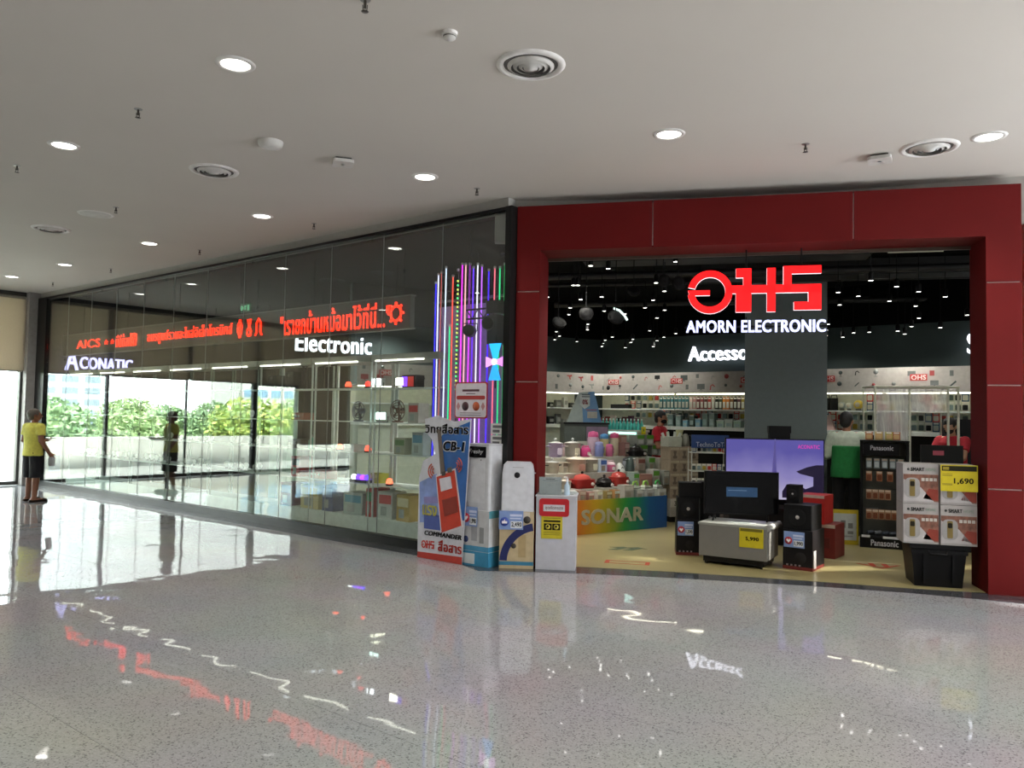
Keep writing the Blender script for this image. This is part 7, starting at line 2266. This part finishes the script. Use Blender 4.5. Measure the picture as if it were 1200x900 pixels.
def leaf_crown(seed, rx, rz_, n_, greens):
    r = random.Random(seed)
    vs, fs, ms = [], [], []
    blobs = [(r.uniform(-.5, .5) * rx, r.uniform(-.5, .5) * rx, r.uniform(-.35, .45) * rz_, r.uniform(.45, .75)) for _ in range(11)]
    bld = B()
    for i in range(n_):
        bx, by, bz, br = blobs[r.randrange(len(blobs))]
        th, ph_ = r.uniform(0, 6.283), math.acos(r.uniform(-.8, 1))
        rr = br * rx * (0.75 + .3 * r.random())
        c = Vector((bx + rr * math.sin(ph_) * math.cos(th), by + rr * math.sin(ph_) * math.sin(th), bz + rr * .8 * math.cos(ph_)))
        a = Vector((r.uniform(-1, 1), r.uniform(-1, 1), r.uniform(-.6, .6))).normalized() * r.uniform(.09, .2)
        d = a.cross(Vector((r.uniform(-1, 1), r.uniform(-1, 1), r.uniform(-1, 1)))).normalized() * r.uniform(.06, .12)
        bld.add([c - a, c + d, c + a, c - d], [(0, 1, 2, 3)], r.randrange(3))
    return bld.mesh('crown', [pm('leaf_%s' % g.strip('#'), g, .6, noise=.3, scale=2) for g in greens])
crowns = [leaf_crown(3, 2.6, 2.4, 5000, ('#86a06c', '#9bb37a', '#aebe8c')), leaf_crown(8, 2.2, 2.8, 4500, ('#739068', '#88a476', '#9ab284')), leaf_crown(21, 3.0, 2.2, 5500, ('#a3b45c', '#b9c268', '#8cab5e'))]
tb = B(); tb.tube([(0, 0, -4.4), (.1, .05, -2.4), (0, 0, 0.2)], [.24, .18, .1], 8); tb.tube([(.05, 0, -2.2), (.8, .3, .3)], [.1, .05], 6); tb.tube([(.05, 0, -1.8), (-.7, .4, .5)], [.09, .05], 6)
trunk_me = tb.mesh('trunk', pm('bark', '#5a4a38', .9, noise=.3))
TR = [(34, -12, 0), (38, -17, 1), (33, -20, 2), (41, -23, 0), (36, -27, 1), (44, -31, 2), (37, -34, 0), (40, -39, 1), (35, -43, 2), (45, -47, 0), (50, -14, 1), (52, -21, 0), (54, -28, 1), (55, -37, 0), (53, -45, 1), (32, -8, 1), (37, -3, 0), (34, -51, 0)]
for k, (a, b_, ty) in enumerate(TR):
    t = thing('tree', 'leafy %s tree beyond the terrace, %s of the eighteen' % (['bright green', 'dark green', 'yellow green'][ty], ['first', 'second', 'third', 'fourth', 'fifth', 'sixth', 'seventh', 'eighth', 'ninth', 'tenth', 'eleventh', 'twelfth', 'thirteenth', 'fourteenth', 'fifteenth', 'sixteenth', 'seventeenth', 'eighteenth'][k]), 'tree', G(a, b_, -.3 if k < 10 or k > 14 else .6), RND.uniform(0, 6), 'trees outside the mall')
    link('crown', crowns[ty], t); link('trunk', trunk_me, t)
    t.scale = (RND.uniform(.9, 1.25),) * 2 + (RND.uniform(.85, 1.05),)

def building(a, b_, w, d, h, hexw, hexg, lab, floors, cols):
    t = thing('building', lab, 'building', G(a, b_, -4.6), RZ_G - math.pi / 2)
    B().box(-w / 2, w / 2, -d, 0, 0, h).build('wall', pm('facade_' + hexw.strip('#'), hexw, .8, noise=.05, scale=.2), t)
    B().box(-w / 2 - .3, w / 2 + .3, -d - .3, .3, h, h + .5).build('roof', C('#9a9a96', .7), t)
    fh = h / floors
    wm = B().box(-w / cols * .36, w / cols * .36, .0, .08, 0, fh * .55).mesh('window', pm('facade_glass_' + hexg.strip('#'), hexg, .2, noise=.1, scale=.3))
    for i in range(floors):
        for j in range(cols):
            link('window', wm, t, (-w / 2 + (j + .5) * w / cols, 0.0, i * fh + fh * .25))
    return t
building(150, -50, 24, 16, 15, '#cdd2d4', '#8494a0', 'pale office block far beyond the trees, mirrored left in the glass', 7, 6)
building(140, -92, 13, 12, 26, '#d8d6d0', '#7fa0b8', 'tall white tower far beyond the trees', 9, 4)
building(150, -112, 14, 12, 24, '#b9c4cc', '#5f88a8', 'blue glazed tower far beyond the trees', 8, 4)
building(130, -128, 18, 12, 14, '#dcd8d0', '#9aa4a8', 'cream apartment block far beyond the trees', 6, 5)
building(160, -22, 22, 14, 12, '#c8cccc', '#8a9aa4', 'low grey block at the left of the skyline', 5, 5)
building(110, -142, 16, 12, 11, '#d0cdc8', '#8a949a', 'low pale block at the right of the skyline', 4, 5)
# pavilion with a white hipped roof
t = thing('pavilion', 'pavilion with a wide pale hipped roof beyond the parapet', 'pavilion', G(80, -52, -4.6), RZ_G)
b = B(); b.add([(-9, -11, 5.2), (9, -11, 5.2), (9, 11, 5.2), (-9, 11, 5.2), (0, -5, 7.6), (0, 5, 7.6)], [(0, 1, 4), (1, 2, 5, 4), (2, 3, 5), (3, 0, 4, 5), (0, 3, 2, 1)]); b.build('roof', C('#cfcac0', .7), t)
for x in (-8, 8):
    for y in (-10, -3, 3, 10):
        b = B(); b.box(x - .25, x + .25, y - .25, y + .25, 0, 5.2); b.build('post', C('#a8a49c', .7), t)
b = B(); b.box(-6, 6, -8, 8, 0, 4.4); b.build('inner_room', C('#8a8a86', .7), t)

# ================================================================== LABELS: tell look-alikes apart by their order in the row
_ones = ['', 'first', 'second', 'third', 'fourth', 'fifth', 'sixth', 'seventh', 'eighth', 'ninth', 'tenth', 'eleventh', 'twelfth', 'thirteenth', 'fourteenth', 'fifteenth', 'sixteenth', 'seventeenth', 'eighteenth', 'nineteenth', 'twentieth']
bpy.context.view_layer.update()
def column_of(o):
    q = o.matrix_world.translation - Vector((0, 0, EYE))
    return q.dot(_r) / max(.1, q.dot(_f))
_by = {}
for o in col.objects:
    if o.parent is None and 'label' in o.keys() and 'category' in o.keys():
        _by.setdefault(o['label'], []).append(o)
for lab, os_ in _by.items():
    if len(os_) < 2 or len(os_) > 20 or 'behind the viewpoint' in lab: continue
    os_.sort(key=column_of)
    for i, o in enumerate(os_):
        new = '%s, %s from the left' % (lab, _ones[i + 1])
        if len(new.replace(',', ' ').split()) <= 16: o['label'] = new
        else: print('LONG', new)
